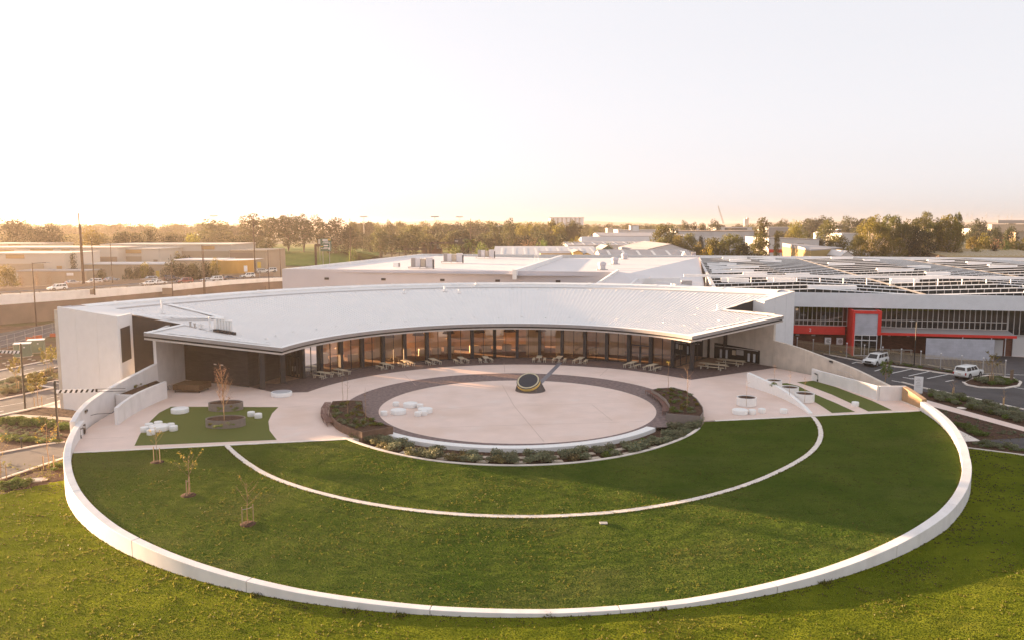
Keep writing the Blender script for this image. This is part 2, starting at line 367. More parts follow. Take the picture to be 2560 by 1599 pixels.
M['shed_roof'] = mat('grey_shed_roof', (0.36, 0.33, 0.33), 0.6, 0.08, 0.06, stretch=(4, 0.4, 1))
M['shed_white'] = mat('white_shed_wall', (0.60, 0.57, 0.56), 0.6, 0.04, 0.1)
M['skylight'] = mat('translucent_skylight_strip', (0.72, 0.68, 0.64), 0.5, 0.03, 1)
M['road_sign_green'] = mat('green_road_sign', (0.015, 0.11, 0.075), 0.5, 0.05, 1)
M['hill'] = mat('hazy_range', (0.07, 0.075, 0.06), 0.95, 0.2, 0.004)
M['gold_shed'] = mat('mustard_shed_wall', (0.36, 0.25, 0.09), 0.7, 0.05, 0.2)
M['orange'] = mat('orange_barrier', (0.55, 0.12, 0.04), 0.6, 0.1, 2)
M['poles'] = mat('brown_timber_pole', (0.085, 0.050, 0.035), 0.85, 0.2, 1)
M['mast'] = mat('pale_steel_mast', (0.58, 0.52, 0.46), 0.5, 0.05, 1)
# ================================================================== SETTING
ZL, ZR = -2.3, -1.0                      # outside ground left and right of the court
ROUT = [(-100, 44.9), (-72, 44.4), (42, 44.4), (53, 43.9), (62, 43.5), (70, 43.5), (80, 43.9), (90, 44.4), (140, 44.9)]
ZTOP = [(-76, 1.25), (-72, 1.2), (-66, .85), (-60, .3), (-50.7, -.3), (-40, -.80), (-29, -1.12), (-18, -1.42), (-7, -1.60), (2, -1.64), (12, -1.5), (24, -1.05), (34, -.55), (42, -.12), (53, .2), (62, .45), (70, .7), (80, .88), (92, 1.05)]
TH_W = [(-76, .5), (-60, .58), (0, .55), (40, .68), (60, .7), (90, .5)]
def rout(b): return tab(ROUT, b)
def ztop(b): return tab(ZTOP, b)
def front_d(x, y): return -toUV(x, y)[1] - 9.73
def lawn_z(x, y):
    r = hypot(x - CX, y - CY); b = degrees(atan2(x - CX, -(y - CY)))
    zl = min(ztop(b) - 0.09, -0.05)
    s = max(0.0, min(1.0, (r - 12) / 32.0)); d = front_d(x, y)
    return zl * s ** 1.3 * smooth(d / 9.0) - 0.012
def outer_z(x, y):
    return tab([(-60, -2.25), (-35, -2.12), (0, -1.88), (19, -1.62), (26, -1.4), (33, -1.1), (45, -1.02)], x) - 0.010 * max(0, 36 - y)

def sheet(name, pts, z, m, kind='structure'):
    mb = MB(); mb.poly([(p[0], p[1], z) for p in pts]); o = mb.build(name, m); o['kind'] = kind; return o
def pxs(L, z): return [P(px, py, z) for px, py in L]
def line_strip(mb, pts, w, z0, z1):
    """kerb: rectangular section along a plan line"""
    A, B = offset(pts, w / 2), offset(pts, -w / 2)
    n = len(pts); mb.band(A, B, [z0] * n, [z1] * n)
def offset(pts, d):
    out = []
    for i in range(len(pts)):
        a = pts[max(0, i - 1)]; b = pts[min(len(pts) - 1, i + 1)]
        tx, ty = b[0] - a[0], b[1] - a[1]; L = hypot(tx, ty) or 1
        nx, ny = -ty / L, tx / L; k = 1.0
        if 0 < i < len(pts) - 1:
            c = pts[i]; ux, uy = c[0] - a[0], c[1] - a[1]; l2 = hypot(ux, uy) or 1
            cosv = nx * (-uy / l2) + ny * (ux / l2); k = 1 / max(0.4, cosv)
        out.append((pts[i][0] + nx * d * k, pts[i][1] + ny * d * k))
    return out

# base ground to the horizon
struct('ground', MB().poly([(-5200, -300, -2.62), (5200, -300, -2.62), (5200, 6500, -2.62), (-5200, 6500, -2.62)]), M['slab_far'])

# court terrace: everything inside the ring behind the terrace line
arc = [ringpt(b, rout(max(-76, min(90, b))) - .25) for b in range(-77, -181, -3)] + [ringpt(b, rout(max(-76, min(90, b))) - .25) for b in range(180, 88, -3)]
q0, q1 = U(-43.6, -9.73), U(43.6, -9.73)
terr = [q0] + arc + [q1]
struct('terrace_paving', MB().prism([(p[0], p[1]) for p in terr], -2.6, 0.0), M['pav'])
struct('court_paving', MB().prism([(0.0 + 16.7 * cos(2 * pi * i / 96), 87.65 + 16.7 * sin(2 * pi * i / 96)) for i in range(96)], -.6, .003), M['pav'])
# terrace edge kerb along the lawn
mb = MB(); line_strip(mb, [tuple(U(u, -9.93)[:2]) for u in (-43.4, -17.2)], .42, -.6, .02); line_strip(mb, [tuple(U(u, -9.93)[:2]) for u in (18.6, 43.2)], .42, -.6, .02)
struct('terrace_kerb', mb, M['kerb'])
# dark verandah paving (crescent) : between R 26.95 and the facade and beyond to the end walls
ccen = (1.05, 87.79)
a_in = [(ccen[0] + 26.95 * sin(radians(t)), ccen[1] + 26.95 * cos(radians(t))) for t in range(-74, 50, 2)]
Rw = [P(1729, 948)[:2], P(1946, 917)[:2]]
Lw = [P(620, 965)[:2], P(664, 975)[:2], P(690, 981)[:2]]
a_in = [p for p in a_in if Lw[2][0] + .4 < p[0] < Rw[0][0] - .4]
outer = [tuple(U(*uv)[:2]) for uv in ((43.3, 17.6), (41.5, 22), (38, 26), (30, 33), (12, 42), (-12, 42), (-30, 33), (-36, 26))]
sheet('verandah_paving', list(a_in) + [Rw[0], Rw[1]] + outer + [Lw[0], Lw[1], Lw[2]], 0.005, M['paver2'])
# plum paver ring
mb = MB(); A = []; B = []
for i in range(121):
    t = radians(i * 3)
    B.append((0.6 + 15.3 * sin(t), 87.3 + 15.3 * cos(t), .006))
    rr = 19.15 if cos(t) > -0.55 else 16.55
    cc = (0.2, 88.6) if cos(t) > -0.55 else (0.0, 87.7)
    A.append((cc[0] + rr * sin(t), cc[1] + rr * cos(t), .006))
mb.strip(A, B); struct('paver_ring', mb, M['paver'])
# saw-cut control joints in the concrete
mb = MB()
def cut(a, b, w=.05, z=.007):
    a = P(*a); b = P(*b); d = (b - a); d.z = 0; n = Vector((-d.y, d.x, 0)).normalized() * w / 2
    up = Vector((0, 0, z)); mb.quad(a + n + up, b + n + up, b - n + up, a - n + up)
for a, b in (((1285, 1013), (1360, 1103)), ((1100, 1067), (1610, 1052)), ((985, 1030), (1250, 1010)), ((1310, 1013), (1590, 1003)), ((1480, 1010), (1530, 1050)), ((1255, 960), (1285, 1013)), ((1120, 985), (1240, 976)), ((310, 1092), (205, 1096)), ((680, 1071), (745, 1071)), ((690, 1020), (790, 1010)), ((1600, 985), (1690, 975)), ((1690, 1030), (1760, 1024)), ((1260, 907), (1262, 930)), ((1010, 935), (1040, 962)), ((1520, 920), (1500, 938))):
    cut(a, b)
m_cut = mat('saw_cut_joint', (0.46, 0.34, 0.28), 0.9, 0.1, 3)
struct('paving_joints', mb, m_cut)
# inlay strip from the sundial to the facade
mb = MB(); a = P(1350, 957, .010); b = P(1401, 905, .010); d = (b - a).normalized(); n = Vector((-d.y, d.x, 0)) * .33
mb.quad(a + n, b + n, b - n, a - n); struct('inlay_strip', mb, M['inlay'])
# synthetic turf left of the court
tl = pxs([(336, 1113), (349, 1085), (372, 1055), (398, 1030), (428, 1015), (696, 1016), (680, 1032), (671, 1052), (674, 1075), (692, 1098)], .008)
sheet('turf_left', tl, .008, M['turf'])
sheet('turf_right', pxs([(1950, 957), (1967, 956), (1995, 963), (2040, 985), (2090, 1006), (2138, 1028), (2080, 1031), (2050, 1011), (2005, 985), (1965, 965)], .008), .008, M['turf'])
sheet('turf_strip', pxs([(1992, 954), (2034, 950), (2090, 966), (2180, 1000), (2231, 1024), (2171, 1027), (2130, 1008), (2080, 985), (2030, 966)], .008), .008, M['turf'])

# ---- lawn inside the ring
def lawn_mesh():
    bm = bmesh.new(); nb, nr = 330, 120; grid = []
    for i in range(nb + 1):
        b = -100 + 205.0 * i / nb; row = []
        a = Vector((0.2 + 20.7 * sin(radians(b)), 86.9 - 20.7 * cos(radians(b)), 0)); c = ringpt(b, rout(b) - tab(TH_W, b) + .05)
        for j in range(nr + 1):
            p = a.lerp(c, j / nr); z = lawn_z(p.x, p.y)
            z += 0.035 * noise.fractal(Vector((p.x * .9, p.y * 1.6, 3.1)), 0.7, 2.2, 4) * smooth(j / 6) * smooth((nr - j) / 5)
            row.append(bm.verts.new((p.x, p.y, z)))
        grid.append(row)
    for i in range(nb):
        for j in range(nr): bm.faces.new((grid[i][j], grid[i][j + 1], grid[i + 1][j + 1], grid[i + 1][j]))
    g = bm.verts[:] + bm.edges[:] + bm.faces[:]
    co = U(0, -10.1); bmesh.ops.bisect_plane(bm, geom=g, plane_co=co, plane_no=Vector((TV[0], TV[1], 0)), clear_outer=True)
    bmesh.ops.recalc_face_normals(bm, faces=bm.faces)
    me = bpy.data.meshes.new('lawn'); bm.to_mesh(me); bm.free(); me.materials.append(M['grass'])
    me.polygons.foreach_set('use_smooth', [True] * len(me.polygons))
    if me.polygons[0].normal.z < 0: me.flip_normals()
    o = bpy.data.objects.new('lawn', me); COL.objects.link(o); o['kind'] = 'structure'; return o
lawn_mesh()
# mid kerb ring, flush in the lawn
mb = MB(); A = []; B = []; zA = []; zB = []
for i in range(0, 161):
    b = -71.5 + 153.3 * i / 160
    p = ringpt(b, 31.5); q = ringpt(b, 31.05)
    if front_d(p.x, p.y) < 0.25: continue
    A.append(p); B.append(q); zA.append(lawn_z(p.x, p.y) + .035); zB.append(lawn_z(q.x, q.y) + .035)
mb.band(A, B, [z - .5 for z in zA], zA, [z - .5 for z in zB], zB); struct('lawn_kerb', mb, M['kerb'])
# planting-bed kerb, bed and seat wall
mb = MB(); A = []; B = []; zA = []
for i in range(0, 121):
    b = -58 + 122.0 * i / 120
    p = Vector((0.2 + 20.75 * sin(radians(b)), 86.9 - 20.75 * cos(radians(b)), 0)); q = Vector((0.2 + 20.4 * sin(radians(b)), 86.9 - 20.4 * cos(radians(b)), 0))
    if front_d(p.x, p.y) < -0.5: continue
    A.append(p); B.append(q); zA.append(min(lawn_z(p.x, p.y) + .06, .03))
mb.band(A, B, [z - .6 for z in zA], zA); struct('bed_kerb', mb, M['kerb'])
mb = MB(); Ao = []; Bo = []
for i in range(0, 91):
    b = -63 + 130.0 * i / 90
    Ao.append((0.2 + 20.45 * sin(radians(b)), 86.9 - 20.45 * cos(radians(b)), -.33)); Bo.append((17.4 * sin(radians(b)), 87.7 - 17.4 * cos(radians(b)), -.33))
mb.strip(Ao, Bo); struct('planting_bed', mb, M['soil'])
mb = MB(); A = []; B = []
for i in range(0, 81):
    b = -48 + 103.0 * i / 80
    A.append((17.5 * sin(radians(b)), 87.7 - 17.5 * cos(radians(b)))); B.append((16.5 * sin(radians(b)), 87.7 - 16.5 * cos(radians(b))))
n = len(A); mb.band(A, B, [-.7] * n, [.07] * n)
tag(mb.build('seat_wall', M['seat_white'], bevel=.02), 'low white curved seating wall edging the front of the round court', 'seat wall')

# ---- outer lawn in front
def outer_lawn():
    bm = bmesh.new(); grid = []; nb, nr = 300, 110
    for i in range(nb + 1):
        b = -100 + 205.0 * i / nb; row = []
        a = ringpt(b, rout(b) - .1); L = 46.0 if abs(b) < 60 else 46 + (abs(b) - 60) * 1.2
        for j in range(nr + 1):
            k = (j / nr) ** 1.25; c = ringpt(b, rout(b) + L * k); z = outer_z(c.x, c.y)
            z += 0.05 * noise.fractal(Vector((c.x * .8, c.y * 1.4, 9.1)), 0.7, 2.2, 4) * smooth(j / 5)
            row.append(bm.verts.new((c.x, c.y, z)))
        grid.append(row)
    for i in range(nb):
        for j in range(nr): bm.faces.new((grid[i][j], grid[i][j + 1], grid[i + 1][j + 1], grid[i + 1][j]))
    def clip(a, b):
        d = b - a; nrm = Vector((-d.y, d.x, 0))
        if nrm.y < 0: nrm = -nrm
        bmesh.ops.bisect_plane(bm, geom=bm.verts[:] + bm.edges[:] + bm.faces[:], plane_co=Vector((a.x, a.y, 0)), plane_no=nrm, clear_outer=True)
    # left garden edge on the left half only, right garden edge on the right half only
    l0, l1 = P(-200, 1284, ZL), P(165, 1203, ZL); r0, r1 = P(2395, 1115, ZR), P(2560, 1136, ZR)
    dead = []
    for f in bm.faces:
        c = f.calc_center_median()
        if c.x < 0:
            t = (c.x - l0.x) / (l1.x - l0.x); yy = l0.y + (l1.y - l0.y) * t
        else:
            t = (c.x - r0.x) / (r1.x - r0.x); yy = r0.y + (r1.y - r0.y) * t
        if c.y > yy + .2: dead.append(f)
    bmesh.ops.delete(bm, geom=dead, context='FACES')
    bmesh.ops.recalc_face_normals(bm, faces=bm.faces)
    me = bpy.data.meshes.new('outer_lawn'); bm.to_mesh(me); bm.free(); me.materials.append(M['grass2'])
    me.polygons.foreach_set('use_smooth', [True] * len(me.polygons))
    if me.polygons[0].normal.z < 0: me.flip_normals()
    o = bpy.data.objects.new('outer_lawn', me); COL.objects.link(o); o['kind'] = 'structure'
M['grass2'] = grassmat('rough_outer_grass', (0.088, 0.120, 0.014), (0.155, 0.180, 0.020), (0.19, 0.175, 0.04), (0.062, 0.095, 0.012), 0.35, (2.6, 2.4, .8), 20.0)
outer_lawn()
# grass tufts: short blades that catch the low light
def tufts():
    mb = MB()
    def put(x, y, z, h, w, n):
        for k in range(n):
            a = ru(0, 2 * pi); dx, dy = cos(a) * w, sin(a) * w; ox, oy = ru(-w, w) * 1.6, ru(-w, w) * 1.6
            lx, ly = ru(-.6, .6) * h, ru(-.6, .6) * h
            mb.add([(x + ox - dx, y + oy - dy, z), (x + ox + dx, y + oy + dy, z), (x + ox + lx, y + oy + ly, z + h)], [(0, 1, 2)])
    n = 0
    while n < 8000:
        b = ru(-88, 96); r = sqrt(ru(21.0 ** 2, 43.4 ** 2)); p = ringpt(b, r)
        if front_d(p.x, p.y) < .6 or r > rout(b) - .9: continue
        d = noise.noise(Vector((p.x * .22, p.y * .35, 5)))
        if d < ru(-.35, .45): continue
        put(p.x, p.y, lawn_z(p.x, p.y) - .01, ru(.03, .07), ru(.03, .07), 3); n += 1
    n = 0
    while n < 10000:
        b = ru(-75, 80); r = rout(b) + .3 + 30 * rnd() ** 1.3; p = ringpt(b, r)
        if p.y < 22: continue
        d = noise.noise(Vector((p.x * .3, p.y * .45, 15)))
        if d < ru(-.4, .5): continue
        put(p.x, p.y, outer_z(p.x, p.y) - .01, ru(.05, .12), ru(.04, .09), 3); n += 1
    for k in range(2600):          # unclipped edges against the walls and kerbs
        b = ru(-74, 88); e = random.choice((0, 1, 2, 3))
        r = (rout(b) - tab(TH_W, b) - ru(.0, .10)) if e == 0 else (rout(b) + ru(.0, .12) if e == 1 else (31.52 + ru(0, .08) if e == 2 else 31.03 - ru(0, .08)))
        p = ringpt(b, r)
        if e != 1 and front_d(p.x, p.y) < .4: continue
        put(p.x, p.y, (outer_z if e == 1 else lawn_z)(p.x, p.y) - .01, ru(.05, .12), .05, 3)
    # coarse weeds along the foot of the wall
    for px, py in ((876, 1530), (1375, 1541), (1650, 1524), (2060, 1458), (640, 1490), (1000, 1541)):
        p = PF(px, py, outer_z)
        for k in range(14): put(p.x + ru(-.4, .4), p.y + ru(-.15, .25), p.z, ru(.12, .3), .06, 3)
    o = mb.build('grass_tufts', M['blade']); o['kind'] = 'stuff'; o['label'] = 'short grass tufts standing up from the lawns'; o['category'] = 'grass'
tufts()

# ---- perimeter ring wall
def ring_wall():
    root = thing('perimeter_wall', 'long white concrete ring wall curving round the front of the lawn', 'wall', (0, 0, 0))
    N = 180; A = []; B = []; z0 = []; z1 = []; z1b = []
    joints = [-62, -51.5, -36.5, -22.5, -7.2, 6.8, 19.6, 33, 45, 57, 69, 80]
    segs = [-75.5] + joints + [88.0]
    for s0, s1 in zip(segs, segs[1:]):
        mb = MB(); g = .07; n = max(4, int((s1 - s0) * 1.6)); A = []; B = []; z0 = []; z1 = []
        for i in range(n + 1):
            b = lerp(s0 + g * .5, s1 - g * .5, i / n)
            A.append(ringpt(b, rout(b))); B.append(ringpt(b, rout(b) - tab(TH_W, b))); z0.append(-3.0); z1.append(ztop(b))
        mb.band(A, B, z0, z1); mb.build('wall_panel', M['concrete_white'], root, bevel=.03)
    # recessed dark joint filler
    mb = MB()
    for b in joints:
        p = ringpt(b, rout(b) - tab(TH_W, b) / 2)
        mb.box((p.x, p.y, (ztop(b) - 3) / 2 - .02), (.12, tab(TH_W, b) - .06, ztop(b) + 2.96), radians(b))
    mb.build('joint_filler', M['galv'], root)
ring_wall()

# ---- right-hand outside ground (car park level)
r0, r1 = P(2395, 1115, ZR), P(2560, 1136, ZR); rfar = r0 + (r1 - r0) * 6
slab = [tuple(ringpt(b, 44.6)[:2]) for b in range(76, 140, 4)] + [(34, 142), (220, 142), (300, 100), (rfar.x, rfar.y), (r0.x, r0.y)]
struct('car_park', MB().prism(slab, -2.6, ZR), M['asphalt_new'])
def R(L, dz, m, name): return sheet(name, pxs(L, ZR), ZR + dz, m)
R([(2303, 976), (2560, 1030), (2700, 1062), (2700, 1100), (2560, 1066), (2300, 993)], .006, M['soil'], 'garden_bed')
R([(2296, 993), (2560, 1066), (2700, 1100), (2700, 1112), (2560, 1077), (2320, 1012)], .012, M['pav'], 'footpath')
R([(2320, 1012), (2560, 1077), (2700, 1112), (2700, 1130), (2560, 1093), (2452, 1100), (2386, 1068), (2350, 1035)], .006, M['soil'], 'garden_bed')
R([(2386, 1068), (2452, 1101), (2400, 1103)], .014, M['kerb'], 'concrete_apron')
R([(2395, 1104), (2470, 1101), (2488, 1108), (2560, 1124), (2700, 1155), (2700, 1168), (2560, 1135), (2398, 1114)], .010, M['soil'], 'garden_bed')
mb = MB(); k = [tuple(p[:2]) for p in pxs([(2255, 955), (2303, 968), (2400, 988), (2560, 1023), (2700, 1055)], ZR)]; line_strip(mb, k, .30, ZR - .2, ZR + .12)
k = [tuple(p[:2]) for p in pxs([(2395, 1115), (2560, 1136), (2700, 1154)], ZR)]; line_strip(mb, k, .18, ZR - .4, ZR + .05)
# kerb in front of the fence garden, island kerb
k = [tuple(p[:2]) for p in pxs([(2060, 884), (2115, 895), (2170, 905), (2240, 916), (2290, 922), (2390, 937), (2430, 943)], ZR)]; line_strip(mb, k, .25, ZR - .2, ZR + .13)
isl = [(2408, 955), (2425, 947), (2470, 938), (2530, 944), (2552, 955), (2546, 964), (2510, 970), (2450, 968), (2418, 962)]
k = [tuple(p[:2]) for p in pxs(isl + isl[:2], ZR)]; line_strip(mb, k, .3, ZR - .2, ZR + .14)
struct('kerb', mb, M['kerb'])
R(isl, .05, M['soil'], 'garden_bed')
R([(2060, 880), (2115, 891), (2170, 901), (2240, 912), (2290, 918), (2430, 939), (2430, 935), (2290, 913), (2240, 907), (2170, 897), (2060, 876)], .02, M['soil'], 'garden_bed')
# inner yard beyond the fence: paler asphalt and a footpath under the verandah
R([(2060, 872), (2100, 878), (2180, 893), (2300, 908), (2440, 930), (2700, 965), (2700, 905), (2560, 884), (2480, 882), (2480, 874), (2330, 874), (2120, 868)], .008, M['asphalt'], 'yard')
R([(2080, 870), (2195, 879), (2210, 876), (2480, 887), (2700, 900), (2700, 882), (2480, 872), (2100, 862)], .014, M['pav'], 'footpath')
mb = MB()
def stripe(a, b, w, z=ZR + .012):
    a = P(*a, ZR); b = P(*b, ZR); d = (b - a); n = Vector((-d.y, d.x, 0)).normalized() * w / 2; u = Vector((0, 0, z - ZR))
    mb.quad(a + n + u, b + n + u, b - n + u, a - n + u)
for a, b in (((2187, 926), (2232, 914)), ((2229, 932), (2279, 921)), ((2272, 938.5), (2326, 926.5)), ((2318, 945), (2376, 933)), ((2364, 952.5), (2384, 948.5)), ((2130, 907), (2143, 903.5)), ((2229, 950), (2257, 955)), ((2536, 967), (2600, 978)), ((2460, 932), (2560, 936))):
    stripe(a, b, .22)
a = P(2257, 941.5, ZR + .012); b = P(2277, 945, ZR + .012); c = P(2290, 946.5, ZR + .012)
d = (b - a).normalized(); n = Vector((-d.y, d.x, 0))
mb.quad(a + n * .12, b + n * .12, b - n * .12, a - n * .12); mb.add([b + n * .42, c, b - n * .42], [(0, 1, 2)])
struct('parking_lines', mb, M['line'])
mb = MB(); stripe((2091, 863), (2104, 880), .35, ZR + .03); struct('yellow_line', mb, M['yellowline'])

# ---- left-hand outside ground
def Lx(L, dz, m, name): return sheet(name, pxs(L, ZL), ZL + dz, m)
Lx([(-300, 1290), (175, 1205), (240, 1000), (160, 760), (-300, 790)], -.05, M['earth'], 'ground')
Lx([(-200, 1284), (165, 1203), (168, 1140), (-200, 1255)], .006, M['soil'], 'garden_bed')
Lx([(-200, 1262), (0, 1198), (165, 1143), (170, 1103), (99, 1113), (0, 1132), (-200, 1165)], .012, M['asphalt'], 'driveway')
Lx([(-200, 1162), (0, 1131), (99, 1112), (185, 1100), (200, 1043), (0, 1040), (-200, 1075)], .006, M['soil'], 'garden_bed')
Lx([(-200, 1090), (33, 1034), (175, 1042), (200, 1052), (100, 1044), (0, 1042)], .016, M['step'], 'footpath')
Lx([(-200, 1084), (0, 1037), (35, 1033), (100, 1017), (180, 1010), (190, 1043), (33, 1034)], .008, M['soil'], 'garden_bed')
Lx([(105, 1017), (172, 996), (180, 1019)], .02, M['pav'], 'concrete_apron')
Lx([(-200, 1090), (0, 1037), (110, 1013), (175, 995), (180, 945), (136, 970), (0, 998), (-200, 1040)], .010, M['asphalt'], 'road')
Lx([(80, 961), (168, 947), (178, 962), (140, 971)], .014, M['asphalt'], 'road')
Lx([(-200, 1038), (0, 997), (136, 969), (78, 960), (168, 947), (166, 912), (0, 950), (-200, 990)], .006, M['soil'], 'garden_bed')
Lx([(-200, 992), (0, 951), (166, 914), (162, 892), (0, 925), (-200, 965)], .012, M['asphalt'], 'road')
Lx([(-300, 940), (0, 870), (150, 832), (145, 806), (0, 832), (-300, 880)], .012, M['asphalt'], 'road')
mb = MB()
def lk(pts, w=.22, h=.11): line_strip(mb, [tuple(p[:2]) for p in pxs(pts, ZL)], w, ZL - .2, ZL + h)
lk([(-200, 1284), (0, 1237), (160, 1204)], .14, .05); lk([(-200, 1260), (0, 1198), (162, 1144)]); lk([(-200, 1163), (0, 1131.5), (99, 1112), (162, 1104)])
lk([(-200, 1091), (0, 1038), (110, 1014), (170, 996)], .4); lk([(-200, 1039), (0, 997.5), (120, 971.5), (136, 969), (80, 960.5), (165, 947)]); lk([(-200, 990), (0, 949.5), (160, 913)]); lk([(-200, 964), (0, 925), (155, 893)], .35)
struct('kerb', mb, M['kerb'])
mb = MB()
def lstripe(a, b, w): stripe(a, b, w)
for a, b, w in (((60, 925), (85, 919.5), .14), ((131, 954.5), (165, 960), .15), ((0, 1015.5), (66, 1004), .12), ((116, 996), (166, 984.5), .12), ((0, 1028), (9, 1026), .2)):
    a = P(*a, ZL); b = P(*b, ZL); d = (b - a); n = Vector((-d.y, d.x, 0)).normalized() * w / 2; u = Vector((0, 0, .02))
    mb.quad(a + n + u, b + n + u, b - n + u, a - n + u)
struct('road_lines', mb, M['line'])
# ================================================================== CRESCENT BUILDING
def zc(u, v): return 5.42 + 0.169 * (hypot(u, v) - 31.5)
def pol(phi, r): return (r * sin(radians(phi)), r * cos(radians(phi)))
def rin(phi): return 31.6 - 1.3 * (abs(phi) / 61.5) ** 2
ROB = 56.4
bld = thing('crescent_building', 'crescent shaped pavilion with silver white roof and curved glazed front round the court', 'building', tuple(U(0, 33.5)))
tipL, cornL, cornR, tipR = (-42.2, 13.8), pol(-61.8, rin(61.8)), pol(61.4, rin(61.4)), (40.8, 15.9)
reL, B2, Bq, Aq = (-39.4, 21.0), (-44.9, 19.6), (-45.2, 14.6), (-53.3, 19.6)
reR, rdR, blkR, farR = (36.3, 25.0), (42.2, 27.4), (43.1, 25.6), (49.7, 28.3)
arcin = [pol(p, rin(p)) for p in [-61.8 + 123.2 * i / 72 for i in range(73)]]
def rob(phi): return ROB + 0.9 * max(0, (abs(phi) - 48) / 14)
arcout = [pol(p, rob(p)) for p in [59.5 - 126.0 * i / 80 for i in range(81)]]
roofpoly = [tipL] + arcin + [tipR, reR, rdR, blkR, farR] + arcout + [Aq, Bq, B2, reL]
ZEX = {Bq: 9.25, B2: 9.1, Aq: 10.1}
def zr(p):
    if p in ZEX: return ZEX[p]
    return zc(*p)
def inside(u, v):
    c = False; n = len(roofpoly)
    for i in range(n):
        a, b = roofpoly[i], roofpoly[(i + 1) % n]
        if (a[1] > v) != (b[1] > v) and u < (b[0] - a[0]) * (v - a[1]) / (b[1] - a[1]) + a[0]: c = not c
    return c
mb = MB()
# main conical sheet
PH0, PH1 = -61.9, 55.4; NP, NR = 140, 14
vs = []; fs = []
for i in range(NP + 1):
    ph = lerp(PH0, PH1, i / NP); r0 = rin(ph) if ph > -61.8 else 44.6
    r0 = rin(ph)
    for j in range(NR + 1):
        p = pol(ph, lerp(r0, rob(ph), j / NR)); vs.append(U(*p, zc(*p)))
for i in range(NP):
    for j in range(NR): a = i * (NR + 1) + j; fs.append((a, a + 1, a + NR + 2, a + NR + 1))
mb.add(vs, fs)
e0 = pol(PH1, rin(PH1)); e1 = pol(PH1, rob(PH1)); w0 = pol(PH0, 44.6); w1 = pol(PH0, rob(PH0))
def rp(pts): mb.poly([U(*p, zr(p)) for p in pts])
def grid_fill(poly, ph0, ph1, st=.35):
    def ins(u, v):
        c = False; n = len(poly)
        for i in range(n):
            a, b = poly[i], poly[(i + 1) % n]
            if (a[1] > v) != (b[1] > v) and u < (b[0] - a[0]) * (v - a[1]) / (b[1] - a[1]) + a[0]: c = not c
        return c
    def span(ph):
        rs = [r / 20 for r in range(560, 1180) if ins(*pol(ph, r / 20))]
        return (rs[0], rs[-1]) if rs else None
    n = int((ph1 - ph0) / st); sp = [span(lerp(ph0, ph1, k / n)) for k in range(n + 1)]
    for k in range(n):
        if not sp[k] or not sp[k + 1]: continue
        for j in range(6):
            q = [pol(lerp(ph0, ph1, (k + dk) / n), lerp(*sp[k + dk], (j + dj) / 6)) for dk, dj in ((0, 0), (0, 1), (1, 1), (1, 0))]
            mb.quad(*[U(*p, zc(*p)) for p in q])
grid_fill([tipL, cornL, w0, reL], -72.0, -61.85); rp([w0, B2, Bq, Aq, pol(-66.5, rob(-66.5)), w1])
grid_fill([pol(PH1 - .05, rin(PH1)), pol(PH1 - .05, 44.05)] + [reR, tipR] + [p for p in arcin[::-1] if degrees(atan2(p[0], p[1])) > PH1], PH1 - .04, 68.8); rp([reR, rdR, blkR, farR, pol(59.5, rob(59.5)), e1])
# standing ribs
def rib(ph):
    r = 29.0; st = None; segs = []
    while r < 57.5:
        ok = inside(*pol(ph, r))
        if ok and st is None: st = r
        if (not ok) and st is not None: segs.append((st, r - .25)); st = None
        r += .25
    for a, b in segs:
        b = min(b, 53.3)
        if b - a < .6: continue
        pa, pb = pol(ph, a + .15), pol(ph, b); A = U(*pa, zc(*pa)); B = U(*pb, zc(*pb))
        t = (B - A).normalized(); n = Vector((-t.y, t.x, 0)).normalized() * .04; h = Vector((0, 0, .055))
        mb.add([A + n, A - n, B - n, B + n, A + n * .5 + h, A - n * .5 + h, B - n * .5 + h, B + n * .5 + h], [(0, 1, 5, 4), (1, 2, 6, 5), (2, 3, 7, 6), (3, 0, 4, 7), (4, 5, 6, 7)])
for i in range(176): rib(-70.5 + 138.5 * i / 175)
roof = mb.build('roof', M['roof'], bld, world=True)
# trims on the roof
def edge_trim(mb, pts, w, h=.05, side=1, lift=0.0):
    """flat flashing laid along a roof edge, inside it"""
    q = offset(pts, w * side); n = len(pts)
    a = [U(*p, zr(p) + h + lift) for p in pts]; b = [U(*p, zc(*p) + h + lift if p not in ZEX else ZEX[p] + h) for p in q]
    # use edge height on both sides where the sheet is bent
    b = [Vector((x.x, x.y, y.z + (zc(*toUV(x.x, x.y)) - zc(*toUV(y.x, y.y))) * .98)) for x, y in zip(b, a)]
    mb.strip(a, b)
mb = MB()
front = [tipL] + arcin + [tipR]
edge_trim(mb, front, .5, .07, 1 if True else -1)
edge_trim(mb, [tipL, reL], .55, .08, -1); edge_trim(mb, [reL, B2], .5, .08, -1)
edge_trim(mb, [tipR, reR], .75, .10, 1); edge_trim(mb, [reR, rdR], .5, .08, 1); edge_trim(mb, [rdR, blkR, farR], .6, .10, 1)
# inner gutter upstands parallel to the two canopy ends
for a, b in (((-39.9, 14.9), (-28.2, 15.2)), ((38.9, 16.9), (29.6, 16.4))):
    mb.quad(U(*a, zc(*a) + .10), U(*b, zc(*b) + .10), U(b[0], b[1] + .45, zc(b[0], b[1] + .45) + .10), U(a[0], a[1] + .45, zc(a[0], a[1] + .45) + .10))
